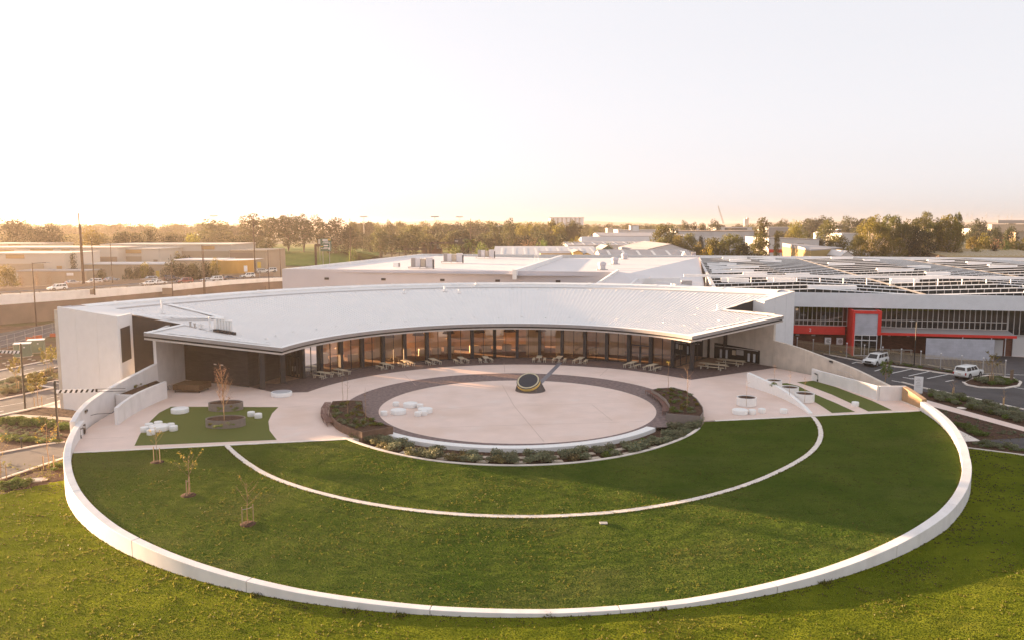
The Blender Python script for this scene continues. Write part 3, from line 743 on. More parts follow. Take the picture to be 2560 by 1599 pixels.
# back box gutter and ridge capping
arcb = [pol(p, rob(p) - 1.15) for p in [58 - 123.0 * i / 80 for i in range(81)]]
a = [U(*p, zc(*p) + .26) for p in arcb]; b = [U(*pol(degrees(atan2(p[0], p[1])), hypot(*p) + 1.15), zc(*p) + .44) for p in arcb]
mb.strip(a, b); b2 = [U(*pol(degrees(atan2(p[0], p[1])), hypot(*p) + .02), zc(*p) - .05) for p in arcb]; mb.strip(b2, a)
for ph in range(-60, 59, 12):      # laps across the capping
    p, q = pol(ph, rob(ph) - 1.2), pol(ph, rob(ph)); p2, q2 = pol(ph + .5, rob(ph) - 1.2), pol(ph + .5, rob(ph))
    mb.quad(U(*p, zc(*p) + .30), U(*q, zc(*p) + .50), U(*q2, zc(*p) + .50), U(*p2, zc(*p) + .30))
# valley flashings beside the left block
v0, v1, v2 = (-44.6, 20.3), (-35.3, 26.8), (-43.2, 31.5)
for a, b in ((v0, v1), (v1, v2)):
    t = Vector((b[0] - a[0], b[1] - a[1])).normalized() * .45; n = (-t.y, t.x)
    c = [(a[0] + n[0], a[1] + n[1]), (b[0] + n[0], b[1] + n[1]), (b[0] - n[0], b[1] - n[1]), (a[0] - n[0], a[1] - n[1])]
    mb.poly([U(*p, (8.85 if p[0] < -43.6 and p[1] < 24 else zc(*p)) + .16) for p in c])
mb.build('roof_flashing', M['roof_trim'], roof, world=True)
mb = MB()
arcd = [pol(p, rob(p) - 3.1) for p in [57 - 121.0 * i / 80 for i in range(81)]]
mb.strip([U(*p, zc(*p) + .10) for p in arcd], [U(*pol(degrees(atan2(p[0], p[1])), hypot(*p) + .30), zc(*p) + .15) for p in arcd])
mb.build('roof_gutter', M['fascia'], roof, world=True)
# anchor points on the roof
for ph, r in [(p, 52.3) for p in range(-60, 56, 5)] + [(p, 34.6 + .5 * (i % 2)) for i, p in enumerate(range(-54, 55, 6))] + [(-60, 37), (-63, 40.5), (-58, 34.2), (-60, 33), (-57, 40), (-64, 47), (-60, 47.5), (56, 36), (59, 38.5), (57, 33.4), (52, 40), (50, 43.5), (62, 40)]:
    p = pol(ph, r)
    if not inside(*p): continue
    w = U(*p, zc(*p)); m2 = MB(); m2.box((w.x, w.y, w.z + .10), (.42, .10, .05), .3 * ph); m2.tube((w.x, w.y, w.z), (w.x, w.y, w.z + .16), .05, n=6); m2.tube((w.x + .16, w.y, w.z), (w.x + .16, w.y, w.z + .13), .03, n=5)
    m2.build('roof_anchor', M['roof_trim'], roof, world=True)
# flues by the left canopy
def flue(px, py, h, r, m=M['roof_trim'], cap=True):
    w = PF(px, py, lambda x, y: zc(*toUV(x, y)), 70); m2 = MB()
    m2.tube((w.x, w.y, w.z - .05), (w.x, w.y, w.z + h), r, n=10)
    if cap: m2.tube((w.x, w.y, w.z + h), (w.x, w.y, w.z + h + .12), r * 1.35, n=10); m2.box((w.x, w.y, w.z + .03), (r * 4, r * 4, .05), .2)
    m2.build('roof_flue', m, roof, world=True)
flue(525, 824, 1.5, .13); flue(537, 824, 1.2, .11)
for i, px in enumerate((543, 550, 557, 564, 571, 578)): flue(px, 828 + i * 1.1, 1.55, .17)
flue(476, 816.5, .55, .12, M['galv']); flue(487, 818.5, .45, .12, M['galv']); flue(498, 820, .5, .16); flue(506, 820, .4, .16)
flue(406, 784, 1.6, .14); flue(1793, 777, .8, .1); flue(1011, 734, .5, .16); flue(1112, 729, .7, .2); flue(1148, 733, .5, .15); flue(1191, 715, .4, .16); flue(1680, 717, .4, .2); flue(1688, 718, .4, .2)
mb = MB()
for i in range(9):
    w = PF(540 + i * 5.4, 828.5 + i * .95, lambda x, y: zc(*toUV(x, y)), 70); mb.box((w.x, w.y, w.z + .16), (.55, .5, .36), .3 * i)
mb.build('flue_boot', M['charcoal'], roof, world=True)

# fascia, shadow line, soffit lip along the front
def sweep(mb, prof):
    lines = []
    for d, dz in prof:
        q = offset(front, d); lines.append([U(*a, zr(b) + dz) for a, b in zip(q, front)])
    for a, b in zip(lines, lines[1:]): mb.strip(a, b)
mb = MB(); sweep(mb, [(.05, .075), (0, .07), (0, -.36), (.30, -.36)]); mb.build('fascia', M['fascia'], bld, world=True)
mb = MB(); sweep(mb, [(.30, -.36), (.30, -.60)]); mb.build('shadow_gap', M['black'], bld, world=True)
mb = MB(); sweep(mb, [(.30, -.60), (.10, -.60), (.10, -.80), (.8, -.80)]); mb.build('soffit_trim', M['soffit'], bld, world=True)
mb = MB(); vs = []; fs = []
for i in range(61):
    ph = -61.8 + 123.2 * i / 60
    for j in range(6):
        r = lerp(rin(ph) + .78, 46.0, j / 5); p = pol(ph, r); vs.append(U(*p, zc(*p) - .80 - .10 * smooth(j / 2)))
for i in range(60):
    for j in range(5): a = i * 6 + j; fs.append((a, a + 1, a + 7, a + 6))
mb.add(vs, fs)
for tri in ((tipL, cornL, reL), (tipR, cornR, reR)): mb.poly([U(p[0] * .985, p[1] + .2, zr(p) - .82) for p in tri])
mb.build('soffit', M['soffit'], bld, world=True)

# columns and glazing
RF = 33.45
def phi_at(px, r, z):
    best = None
    for k in range(-760, 761):
        ph = k / 10; w = U(*pol(ph, r), z)
        if w.y < 60: continue
        v = w - Vector((0, 0, EYE)); zz = v.y * cos(TH) - v.z * sin(TH); x = 1280 + FPX * v.x / zz
        if best is None or abs(x - px) < best[0]: best = (abs(x - px), ph)
    return best[1]
cpx = [600 + .33066 * u for u in (470, 609, 762, 921, 1080, 1244, 1412, 1582, 1754, 1925)] + [1200 + .33066 * u for u in (110, 280, 452, 622, 793, 961, 1128, 1294, 1460)]
cphi = [phi_at(x, RF, 2.0) for x in cpx]
for ph in cphi:
    p = pol(ph, RF); z1 = zc(*p) - .86; mb = MB(); mb.box((U(*p).x, U(*p).y, z1 / 2), (.46, .62, z1), AX - radians(ph))
    mb.box((U(*p).x, U(*p).y, .04), (.54, .70, .08), AX - radians(ph)); mb.build('column', M['charcoal'], bld, world=True)
    q = pol(ph, RF - .325); m2 = MB(); w = U(*q, 2.5); m2.box((w.x, w.y, w.z), (.14, .1, .22), AX - radians(ph)); m2.build('column_light', M['black'], bld, world=True)
doors = {9, 16}
def pane(a, b, zt, zt2, door=False, mull=1):
    """glass between plan points a and b with its frame"""
    d = (b - a); L = d.length; t = d / L; rz = atan2(t.y, t.x); c = (a + b) / 2; zm = min(zt, zt2)
    mb = MB(); mb.quad((a.x, a.y, .06), (b.x, b.y, .06), (b.x, b.y, zt2), (a.x, a.y, zt)); g = mb.build('glass_panel', M['glass'], bld, world=True)
    mb = MB(); n = mull + 1
    for k in range(1, n):
        p = a + d * (k / n); mb.box((p.x, p.y, zm / 2), (.06, .14, zm - .02), rz)
    mb.box((c.x, c.y, .05), (L, .16, .10), rz); mb.box((c.x, c.y, zm - .06), (L, .16, .12), rz)
    if door:
        mb.box((c.x, c.y, 2.7), (L - .08, .12, .16), rz)
        for k in (-1, 1):
            p = a + d * .5 + t * (.09 * k); mb.box((p.x, p.y, 1.38), (.12, .12, 2.4), rz)
            p = a + d * .5 + t * ((L / 2 - .1) * k); mb.box((p.x, p.y, 1.38), (.12, .11, 2.4), rz)
    mb.build('window_frame', M['charcoal'], bld, world=True)
    if door:
        for k in (-1, 1):
            p = a + d * .5 + t * (.2 * k) - Vector((-t.y, t.x, 0)) * .1; m2 = MB(); m2.tube((p.x, p.y, .8), (p.x, p.y, 1.5), .02, n=6); m2.build('door_handle', M['galv'], bld, world=True)
for i in range(len(cphi) - 1):
    pa, pb = pol(cphi[i] + .40, RF + .1), pol(cphi[i + 1] - .40, RF + .1)
    pane(U(*pa), U(*pb), zc(*pa) - .9, zc(*pb) - .9, i in doors)
# side glazing at both ends
pL = U(*pol(cphi[0] - .4, RF + .1)); qL = P(719, 937.5)
pane(qL, pL, 4.35, 4.35, True, 3)
pR = U(*pol(cphi[-1] + .4, RF + .1)); qR = P(1768, 893)
pane(pR, qR, 4.35, 4.35, False, 5)
mb = MB(); e = P(1797, 888); mb.prism([tuple(qR[:2]), tuple(e[:2]), (e.x + .6, e.y + 3), (qR.x + .4, qR.y + 3)], 0, 4.9); mb.build('end_wall', M['charcoal_brick'], bld, world=True)
for px, py in ((655, 972), (706, 957), (1730.5, 925)):
    w = P(px, py); u, v = toUV(w.x, w.y); z1 = zc(u, v) - .8; mb = MB(); mb.box((w.x, w.y + .25, z1 / 2), (.6, .6, z1), .5 if px < 1000 else -.4); mb.build('column', M['charcoal'], bld, world=True)
# dark brick block under the left canopy
a, b = P(456, 947), P(622, 967); c = P(668, 951); d0 = P(719, 937.3)
back = [(c.x, c.y), (d0.x, d0.y), (d0.x - 2, d0.y + 6), (a.x + 3, a.y + 8), (a.x, a.y + .5)]
def ztp(p): return zc(*toUV(*p)) - .9
pl = [(a.x, a.y), (b.x, b.y)] + back
mb = MB(); mb.prism(pl, 0, [min(6.1, max(4.2, ztp(p))) for p in pl]); mb.build('service_block', M['charcoal_brick'], bld, world=True)
mb = MB(); n = Vector((b.y - a.y, a.x - b.x, 0)).normalized() * .02; t = (b - a)
p0, p1 = a + t * .12 + n, a + t * .68 + n; mb.quad((p0.x, p0.y, 4.0), (p1.x, p1.y, 3.8), (p1.x, p1.y, 4.35), (p0.x, p0.y, 4.75)); mb.build('wall_grille', M['dark_clad'], bld, world=True)
for k, kk in ((.50, .54), (.60, .64)):
    m2 = MB(); p0, p1 = a + t * k + n, a + t * kk + n; m2.quad((p0.x, p0.y, 2.42), (p1.x, p1.y, 2.42), (p1.x, p1.y, 2.56), (p0.x, p0.y, 2.56)); m2.build('small_sign', M['kerb'], bld, world=True)
# interior
mb = MB(); mb.strip([U(*pol(p, 33.7), .012) for p in range(-56, 57, 2)], [U(*pol(p, 46), .012) for p in range(-56, 57, 2)]); mb.build('carpet', M['interior_floor'], bld, world=True)
for p0, p1 in ((-50, -42), (-38, -31), (-27, -20), (-16, -8), (-4, 4), (8, 17), (21, 50)):  # gaps between these lengths are added to let low sun into the room
    mb = MB(); mb.strip([U(*pol(lerp(p0, p1, k / 5), 43.5), 0) for k in range(6)], [U(*pol(lerp(p0, p1, k / 5), 43.5), 6.4) for k in range(6)]); mb.build('inner_wall', M['interior'], bld, world=True)
mb = MB()
for p0, p1, r in ((-54, -49, 37.5), (13, 16, 36.5), (20, 27, 38.5), (30, 36, 39.5), (-22, -15, 40.5)):
    mb.strip([U(*pol(lerp(p0, p1, k / 6), r), .02) for k in range(7)], [U(*pol(lerp(p0, p1, k / 6), r), 4.6) for k in range(7)])
mb.build('inner_lining', M['interior_pale'], bld, world=True)
mb = MB()
for k in range(-40, 30, 4):
    p = U(*pol(k + ru(-1, 1), ru(38.5, 41)), .5); mb.box((p.x, p.y, .55), (1.5, .7, 1.1), AX - radians(k))
    p = U(*pol(k + ru(-1, 1), 43.2), .5); mb.box((p.x, p.y, ru(1.4, 1.9)), (2.0, .4, .12), AX - radians(k))
mb.build('inner_counter', M['interior_pale'], bld, world=True)
mb = MB(); p = U(*pol(-37, 38), 0); mb.box((p.x, p.y, 1.3), (1.9, .8, 1.5), .4); mb.box((p.x, p.y, 3.2), (1.6, .3, .8), .4); mb.build('white_cabinet', M['render_white'], bld, world=True)
for ph, r in ((-21, 36.5), (-13.5, 36.5), (-6, 36.6), (1.5, 36.6), (9, 36.8), (16.5, 37)):
    p = U(*pol(ph, r)); z = zc(*pol(ph, r)) - .95; mb = MB(); mb.lathe([(.95, z - 1.75), (.55, z - 1.1), (.12, z - .85), (.03, z - .8), (.03, z)], 20, (p.x, p.y, 0)); mb.build('pendant_lamp', M['umber_tarp'], bld, world=True)

# ---- end walls, blocks and sweep walls
mb = MB(); A = []; B = []; zz0 = []; zz1 = []
LS = [(-73.4, 1.55), (-76, 1.95), (-80, 2.3), (-86, 2.55), (-90, 2.75), (-96, 3.15), (-100, 3.55)]
for i in range(41):
    b = lerp(-73.4, -100.2, i / 40); A.append(ringpt(b, 44.9)); B.append(ringpt(b, 44.4)); zz0.append(-2.6); zz1.append(tab([(-x, z) for x, z in LS], -b))
mb.band(A, B, zz0, zz1)
swL = tag(mb.build('sweep_wall', M['concrete_white'], bevel=.025), 'white curved wall climbing from the left end of the ring wall to the canopy', 'wall')
mb = MB(); A = []; B = []; zz0 = []; zz1 = []
for i in range(9):
    b = lerp(-100.25, -112.5, i / 8); R0 = lerp(44.9, 47.6, i / 8); p = ringpt(b, R0); q = ringpt(b, R0 - .4); A.append(p); B.append(q); zz0.append(-2.6); u, v = toUV(p.x, p.y)
    zz1.append(zc(u, v) - .25 if i else zr(tipL) + .02)
mb.band(A, B, zz0, zz1); mb.build('end_wall', M['concrete_white'], bld, world=True, bevel=.02)
RS = [(92, .95), (99, 1.0), (102.6, 1.35), (107.8, 1.98), (114.5, 2.62), (119.2, 3.2), (122.6, 3.55), (125.6, 3.75)]
mb = MB(); A = []; B = []; zz0 = []; zz1 = []
for i in range(41):
    b = lerp(94.5, 125.4, i / 40); A.append(ringpt(b, 45.3)); B.append(ringpt(b, 44.85)); zz0.append(-2.0); zz1.append(tab(RS, b))
mb.band(A, B, zz0, zz1)
tag(mb.build('sweep_wall', M['board_concrete'], bevel=.025), 'pale curved wall falling from the right end of the canopy past the car park', 'wall')
mb = MB(); A = []; B = []; zz0 = []; zz1 = []
for i in range(13):
    b = lerp(125.45, 139, i / 12); p = ringpt(b, 45.35); q = ringpt(b, 44.9); A.append(p); B.append(q); zz0.append(-2.0); u, v = toUV(p.x, p.y); zz1.append(min(zc(u, v), zr(tipR) + .15) - .12)
mb.band(A, B, zz0, zz1); mb.build('end_wall', M['board_concrete'], bld, world=True, bevel=.02)
# servery hatch in the right end wall
hatch = []
def wallpt(b, z, off=.02): return ringpt(b, 44.85 - off, z)
mb = MB(); mb.strip([wallpt(b, .05) for b in (128.2, 130, 133, 136, 138)], [wallpt(b, 2.05 + .35 * (b - 128.2) / 10) for b in (128.2, 130, 133, 136, 138)]); sv = mb.build('servery_recess', M['black'], bld, world=True)
for b, m2, z0, z1, w in ((129.2, 'black', .1, 1.6, .5), (130.4, 'black', .1, 1.6, .5), (135.2, 'black', .1, 1.7, .5), (136.4, 'black', .1, 1.7, .5), (132.4, 'galv', 1.0, 1.75, 1.1), (133.7, 'interior_pale', .9, 1.6, .5)):
    p = wallpt(b, 0, .12); mb = MB(); mb.box((p.x, p.y, (z0 + z1) / 2), (w * 1.05, .16, z1 - z0), radians(b) + pi / 2 * 0); f = mb.build('servery_unit', M[m2], sv, world=True)
    if m2 == 'black':
        p = wallpt(b, 0, .23); mb = MB(); mb.box((p.x, p.y, (z0 + z1) / 2), (w * .72, .03, (z1 - z0) * .8), radians(b)); mb.build('fridge_glass', M['lamp_white'], sv, world=True)
mb = MB(); p0, p1 = wallpt(128.4, 0, .3), wallpt(137.6, 0, .3); c = (p0 + p1) / 2; mb.box((c.x, c.y, 2.0), ((p1 - p0).length, .25, .1), atan2((p1 - p0).y, (p1 - p0).x)); mb.build('servery_shelf', M['galv'], sv, world=True)
# left block (tall precast end) : A - B - B2
def wall_face(mb, a, b, z0, za, zb, th=.3):
    d = (b - a).normalized(); n = Vector((-d.y, d.x, 0)) * th
    mb.prism([(a.x, a.y), (b.x, b.y), (b.x + n.x, b.y + n.y), (a.x + n.x, a.y + n.y)], z0, [za, zb, zb, za])
a, b, c2 = U(*Aq), U(*Bq), U(*B2)
mb = MB(); zA, zB = 10.3, 9.45
mb2 = MB()
for k0, k1 in ((0, .30), (.30, .655), (.655, 1.0)):
    p, q = a.lerp(b, k0 + .0015), a.lerp(b, k1 - .0015); wall_face(mb2, p, q, -2.6, lerp(zA, zB, k0), lerp(zA, zB, k1))
mb2.build('precast_wall', M['render_white'], bld, world=True)
mb = MB(); d = (c2 - b).normalized(); wall_face(mb, b + d * .31, c2, -2.6, zB, 9.3); mb.build('side_wall', M['render_white'], bld, world=True)
mb = MB(); n = Vector((d.y, -d.x, 0)) * .03; L = (c2 - b).length
p0, p1 = b + d * (.14 * L) + n, b + d * (.80 * L) + n; mb.quad((p0.x, p0.y, 3.9), (p1.x, p1.y, 3.9), (p1.x, p1.y, 8.0), (p0.x, p0.y, 8.0)); mb.build('louvre_window', M['dark_clad'], bld, world=True)
mb = MB(); e = U(*reL); zt0 = 9.0
kk = 1.0
while hypot(c2.x + (e.x - c2.x) * kk - CX, c2.y + (e.y - c2.y) * kk - CY) < 47.2 and kk > .1: kk -= .02
e_ = c2 + (e - c2) * kk
mb.poly([(c2.x, c2.y, -2.5), (e_.x, e_.y, -2.5), (e_.x, e_.y, 6.2), (e.x, e.y, zc(*reL) - .7), (e.x, e.y, zc(*reL) + .02), (c2.x, c2.y, zt0)])
t = (e - c2); nrm = Vector((t.y, -t.x, 0)).normalized() * .05
for k in range(44):
    z = 1.0 + k * .18; t2 = (e_ - c2) if z < 6.2 else t * .98
    if z < 7.5: mb.box((c2.x + t2.x / 2 + nrm.x * .6, c2.y + t2.y / 2 + nrm.y * .6, z), (t2.length, .05, .07), atan2(t.y, t.x))
mb.build('ribbed_cladding', M['dark_clad'], bld, world=True)
mb = MB()   # far left edge fin
d = (b - a).normalized(); p = a - d * .55; wall_face(mb, p, a - d * .02, -2.6, 9.9, 9.9, .25); mb.build('corner_fin', M['board_concrete'], bld, world=True)
o0 = U(*arcout[-1]); mb = MB(); mb.quad((a.x, a.y, -2.6), (o0.x, o0.y, -2.6), (o0.x, o0.y, 10.1), (a.x, a.y, 10.2)); 
pts = [U(*q) for q in arcout]; mb.strip([Vector((q.x, q.y, 4.6)) for q in pts], [Vector((q.x, q.y, zc(*toUV(q.x, q.y)) + .2)) for q in pts]); mb.strip([Vector((q.x, q.y, -2.6)) for q in pts], [Vector((q.x, q.y, .4)) for q in pts])
for i in range(0, len(pts) - 1):       # piers along the back; unglazed gaps added so low sun lights the interior
    if i % 5 == 0 or i < 26: a_, b_ = pts[i], pts[i + 1]; mb.quad((a_.x, a_.y, .4), (b_.x, b_.y, .4), (b_.x, b_.y, 4.6), (a_.x, a_.y, 4.6))
mb.build('back_wall', M['hall_wall'], bld, world=True)
# right block
a, b, c2, rr = U(*blkR), U(*farR), U(*rdR), U(*reR)
mb = MB()
for k0, k1 in ((0, .35), (.35, .72), (.72, 1)):
    p, q = a.lerp(b, k0 + .002), a.lerp(b, k1 - .002); wall_face(mb, p, q, -2, zc(*blkR) + lerp(.02, .02, k0) + (zc(*farR) - zc(*blkR)) * k0, zc(*blkR) + (zc(*farR) - zc(*blkR)) * k1 + .02)
mb.build('precast_wall', M['render_white'], bld, world=True)
mb = MB(); wall_face(mb, c2, a, -2, zc(*rdR), zc(*blkR), .2); mb.build('side_wall', M['render_white'], bld, world=True)
mb = MB(); mb.quad((rr.x, rr.y, -1), (c2.x, c2.y, -1), (c2.x, c2.y, zc(*rdR)), (rr.x, rr.y, zc(*reR))); mb.build('ribbed_cladding', M['charcoal'], bld, world=True)
mb = MB(); o1 = U(*arcout[0]); mb.quad((b.x, b.y, -2), (o1.x, o1.y, -2), (o1.x, o1.y, 9.9), (b.x, b.y, 9.75)); mb.build('back_wall', M['hall_wall'], bld, world=True)
# ================================================================== TERRACE WALLS AND FURNITURE
def arcwall(name, label, cat, R, b0, b1, tops, th, m, n=30, z0=-.3, bevel=.025):
    mb = MB(); A = []; B = []; zt = []
    for i in range(n + 1):
        b = lerp(b0, b1, i / n); A.append(ringpt(b, R)); B.append(ringpt(b, R - th)); zt.append(tab(tops, i / n))
    mb.band(A, B, [z0] * (n + 1), zt); return tag(mb.build(name, m, bevel=bevel), label, cat)
arcwall('blade_wall', 'white tapering curved wall sloping down to the lawn kerb', 'wall', 31.5, 112.5, 83.6, [(0, 1.72), (.2, 1.4), (.48, 1.02), (.74, .55), (1, .18)], .45, M['seat_white'])
# left planter box with a curved face
pl = [ringpt(b, 41.6) for b in [-79 - 17.6 * i / 14 for i in range(15)]]
pw = thing('raised_planter', 'white raised planter wall curving beside the steps on the left', 'planter', tuple(pl[7]))
mb = MB(); A = pl; B = [ringpt(b, 41.95) for b in [-79 - 17.6 * i / 14 for i in range(15)]]; n = len(A)
mb.band(A, B, [-.3] * n, [lerp(1.78, 2.0, min(1, i / 6)) for i in range(n)]); mb.build('planter_wall', M['concrete_white'], pw, world=True, bevel=.02)
s = [P(313, 970, 1.55), P(356, 956, 1.6), P(402, 957, 1.75), P(371, 971, 1.75)]
s = [ringpt(-88.5, 44.3, 1.62), ringpt(-99.5, 44.3, 1.62), ringpt(-96.4, 41.97, 1.66), ringpt(-88, 41.97, 1.66)]
mb = MB(); mb.poly(s); mb.build('planter_soil', M['soil'], pw, world=True)
mb = MB(); a, b = s[0], s[3]; d = (b - a).normalized(); mb.prism([(a.x, a.y), (b.x, b.y), (b.x, b.y - .3), (a.x, a.y - .3)], -.2, 1.74); mb.build('planter_end', M['concrete_white'], pw, world=True)
hr = thing('handrail', 'dark steel handrail on the wall by the left steps', 'handrail', tuple(ringpt(-80, 44.2, .9)))
mb = MB(); mb.pipe([ringpt(-79.6, 44.3, 1.0), ringpt(-80.4, 43.9, 1.0), ringpt(-83.2, 43.2, .55), ringpt(-84.3, 43.0, .85), ringpt(-85.8, 42.7, .50)], .028); mb.build('rail', M['black'], hr, world=True)
lw = P(212, 1030, 1.5)
def wall_light(w, rz, label):
    t = thing('wall_light', label, 'wall light', tuple(w), rz); m2 = MB(); m2.box((0, 0, 0), (.55, .16, .2)); m2.build('housing', M['black'], t, bevel=.02); m2 = MB(); m2.box((0, -.02, -.16), (.42, .10, .16)); m2.build('lens', M['galv'], t)
w = ringpt(-78, 44.3, 1.75); wall_light(w, radians(-78), 'dark bracket light on the left sweeping wall above the steps')
w = ringpt(112.5, 44.74, 2.25); wall_light(w, radians(112.5), 'dark bracket light on the curved wall by the car park')
# drinking fountains
def fountain(p, rz, label):
    t = thing('drinking_fountain', label, 'drinking fountain', tuple(p), rz)
    mb = MB(); mb.tube((0, 0, 0), (0, 0, .95), .09, .07, 12); mb.tube((0, 0, 0), (0, 0, .06), .16, .16, 12); mb.build('post', M['galv'], t)
    mb = MB(); mb.tube((0, 0, 0.005), (0, 0, .34), .115, .105, 12); mb.build('base_sleeve', M['black'], t)
    mb = MB(); mb.pipe([(-.35, 0, 1.0), (-.12, 0, .93), (.12, 0, .93), (.35, 0, 1.0)], .05); mb.build('arm', M['black'], t)
    for s in (-1, 1):
        mb = MB(); mb.lathe([(.06, 0), (.17, .10), (.18, .16), (.15, .16), (.05, .05)], 14, (.36 * s, 0, .98)); mb.build('bowl', M['galv'], t)
fountain(P(201, 1095), .4, 'two-bowl drinking fountain near the left end of the terrace')
fountain(P(2044, 953), -.5, 'two-bowl drinking fountain against the low ramp wall on the right')
# ramp on the right : front wall, return wall, bronze gate
arcwall('ramp_wall', 'low white curved wall in front of the ramp beside the car park', 'wall', 41.75, 112.4, 94.9, [(0, 1.55), (.12, 1.45), (.5, 1.45), (1, 1.68)], .3, M['concrete_white'])
p, q = ringpt(94.7, 41.75), ringpt(94.4, 44.8)
mb = MB(); d = (q - p).normalized(); n = Vector((-d.y, d.x, 0)) * .3; mb.prism([p[:2], q[:2], (q + n)[:2], (p + n)[:2]], -.3, 1.70); tag(mb.build('return_wall', M['concrete_white'], bevel=.02), 'short white wall closing the foot of the ramp beside the bronze panel', 'wall')
rr_ = thing('handrail', 'pale steel handrail behind the low ramp wall', 'handrail', tuple(ringpt(106, 43.5, 1.5)))
mb = MB(); mb.pipe([ringpt(109, 43.2, 1.75), ringpt(105.5, 43.0, 1.75), ringpt(103.5, 42.6, 1.15)], .03); mb.build('rail', M['galv'], rr_, world=True)
gt = thing('gate_panel', 'bronze coloured sheet gate panel linking the ramp wall and the ring wall', 'gate', tuple(ringpt(91.6, 44.2)))
mb = MB(); A = [ringpt(b, 44.75) for b in (94.2, 92.8, 91.4, 90, 88.7)]; B = [ringpt(b, 44.2) for b in (94.2, 92.8, 91.4, 90, 88.7)]
mb.band(A, B, [.06] * 5, [1.72, 1.6, 1.45, 1.3, 1.15], [.06] * 5, [1.66, 1.54, 1.39, 1.24, 1.09]); mb.build('sheet', M['bronze_panel'], gt, world=True, bevel=.02)
mb = MB(); mb.band([ringpt(b, 44.15) for b in (94.2, 92, 88.9)], [ringpt(b, 43.95) for b in (94.2, 92, 88.9)], [-.2] * 3, [.09] * 3); mb.build('sill', M['kerb'], gt, world=True)
p = ringpt(-74.6, 43.85, .45); t = thing('wall_plate', 'narrow dark plate on the inner face at the left end of the ring wall', 'plate', tuple(p), radians(-74.6)); mb = MB(); mb.box((0, 0, .1), (.5, .08, .9)); mb.build('plate', M['black'], t)

# ---- sundial sculpture
sd = thing('sundial', 'tilted round dial with blue-black face and gold rim on a plum drum', 'sculpture', tuple(P(1326, 975)))
N = 48; vs = []; fs = []
tilt = radians(33); az = radians(-108)         # dial leans towards the lower left of the court
ax = Vector((cos(az) * sin(tilt), sin(az) * sin(tilt), cos(tilt))); qd = ax.to_track_quat('Z', 'Y')
cen = Vector((-.28, -.15, 1.28))
for i in range(N):
    a = 2 * pi * i / N; r = 1.80 + (.02 if i % 2 else 0); vs.append((r * cos(a), r * sin(a), 0))
ring = [cen + qd @ Vector((1.42 * cos(2 * pi * i / N), 1.42 * sin(2 * pi * i / N), -.46)) for i in range(N)]
ring.sort(key=lambda p: atan2(p.y + .1, p.x + .1) % (2 * pi))
vs += [tuple(p) for p in ring]; fs = [(i, (i + 1) % N, N + (i + 1) % N, N + i) for i in range(N)]
mb = MB(); mb.add(vs, fs); 
for i in range(0, N):                            # vertical ribs
    a = Vector(vs[i]); b = Vector(vs[N + i]); o = Vector((a.x, a.y, 0)).normalized() * .03; mb.tube(a + o, b + o * .6, .022, .018, 5)
mb.build('drum', M['drum'], sd)
def disc(r0, z0, r1, z1, m, nm, n=56, top=False):
    mb = MB(); A = [cen + qd @ Vector((r0 * cos(2 * pi * i / n), r0 * sin(2 * pi * i / n), z0)) for i in range(n + 1)]
    B = [cen + qd @ Vector((r1 * cos(2 * pi * i / n), r1 * sin(2 * pi * i / n), z1)) for i in range(n + 1)]
    mb.strip(A, B)
    if top: mb.poly(B[:-1])
    return mb.build(nm, m, sd)
disc(1.44, -.46, 1.46, -.07, M['gold'], 'gold_band'); disc(1.46, -.07, 1.37, .0, M['charcoal'], 'dark_ring'); disc(1.37, .0, 1.18, .02, M['gold_pale'], 'dial_rim'); disc(1.18, .02, 1.17, .03, M['disc'], 'dial_face', top=True)

# ---- picnic tables and benches
tabs = [(808, 943), (852, 936), (962, 920.5), (1016, 913.5), (1083, 909), (1153, 905.5), (1214, 903.5), (1348, 902.5), (1398, 903.5), (1451, 906), (1580, 917), (1630, 923.5)]
def table_mesh(L=2.2, W=.82):
    t = thing('picnic_table', '', 'picnic table')
    mb = MB()
    for k in range(5): mb.box((0, (k - 2) * W / 5, .735), (L, W / 5 - .012, .05))
    mb.build('tabletop', M['timber_pale'], t)
    for s in (-1, 1):
        mb = MB(); mb.box((s * L * .2, 0, .37), (.10, .10, .68)); mb.box((s * L * .2, 0, .03), (.10, .62, .06)); mb.box((s * L * .2, 0, .70), (.10, .6, .035)); mb.build('pedestal', M['leg_white'], t)
    return t
def bench_mesh(L=2.0):
    t = thing('bench', '', 'bench')
    mb = MB()
    for k in range(3): mb.box((0, (k - 1) * .125, .44), (L, .115, .05))
    mb.build('seat', M['timber_pale'], t)
    for s in (-1, 1):
        for w in (-1, 1):
            mb = MB(); mb.box((s * L * .38, w * .13, .205), (.06, .06, .41)); mb.build('leg', M['leg_white'], t)
    return t
PT, PB = Placer(table_mesh()), Placer(bench_mesh())
for i, (px, py) in enumerate(tabs):
    w = P(px, py); rz = atan2(CY - w.y, CX - w.x)
    nm = ['leftmost', 'second from left', 'third from left', 'fourth from left', 'fifth from left', 'sixth from left', 'seventh from left, before the middle doors', 'eighth from left, right of the middle doors', 'ninth from left, at the grey inlay strip', 'tenth from left', 'eleventh from left', 'twelfth from left, last before the glazed corner'][i]
    PT(w, rz, f'pale timber picnic table on the verandah, {nm}', 'picnic tables along the glazed front')
    for s in (-1, 1):
        o = Vector((-sin(rz), cos(rz), 0)) * (.82 * s) + Vector((cos(rz), sin(rz), 0)) * ru(-.05, .05)
        side = 'right' if s > 0 else 'left'
        PB(w + o, rz + ru(-.04, .04), f'pale slatted bench on the {side} of the picnic table that is {nm.split(",")[0]}', 'benches along the glazed front')
LT, LB = Placer(table_mesh(4.0, .9)), Placer(bench_mesh(3.8))
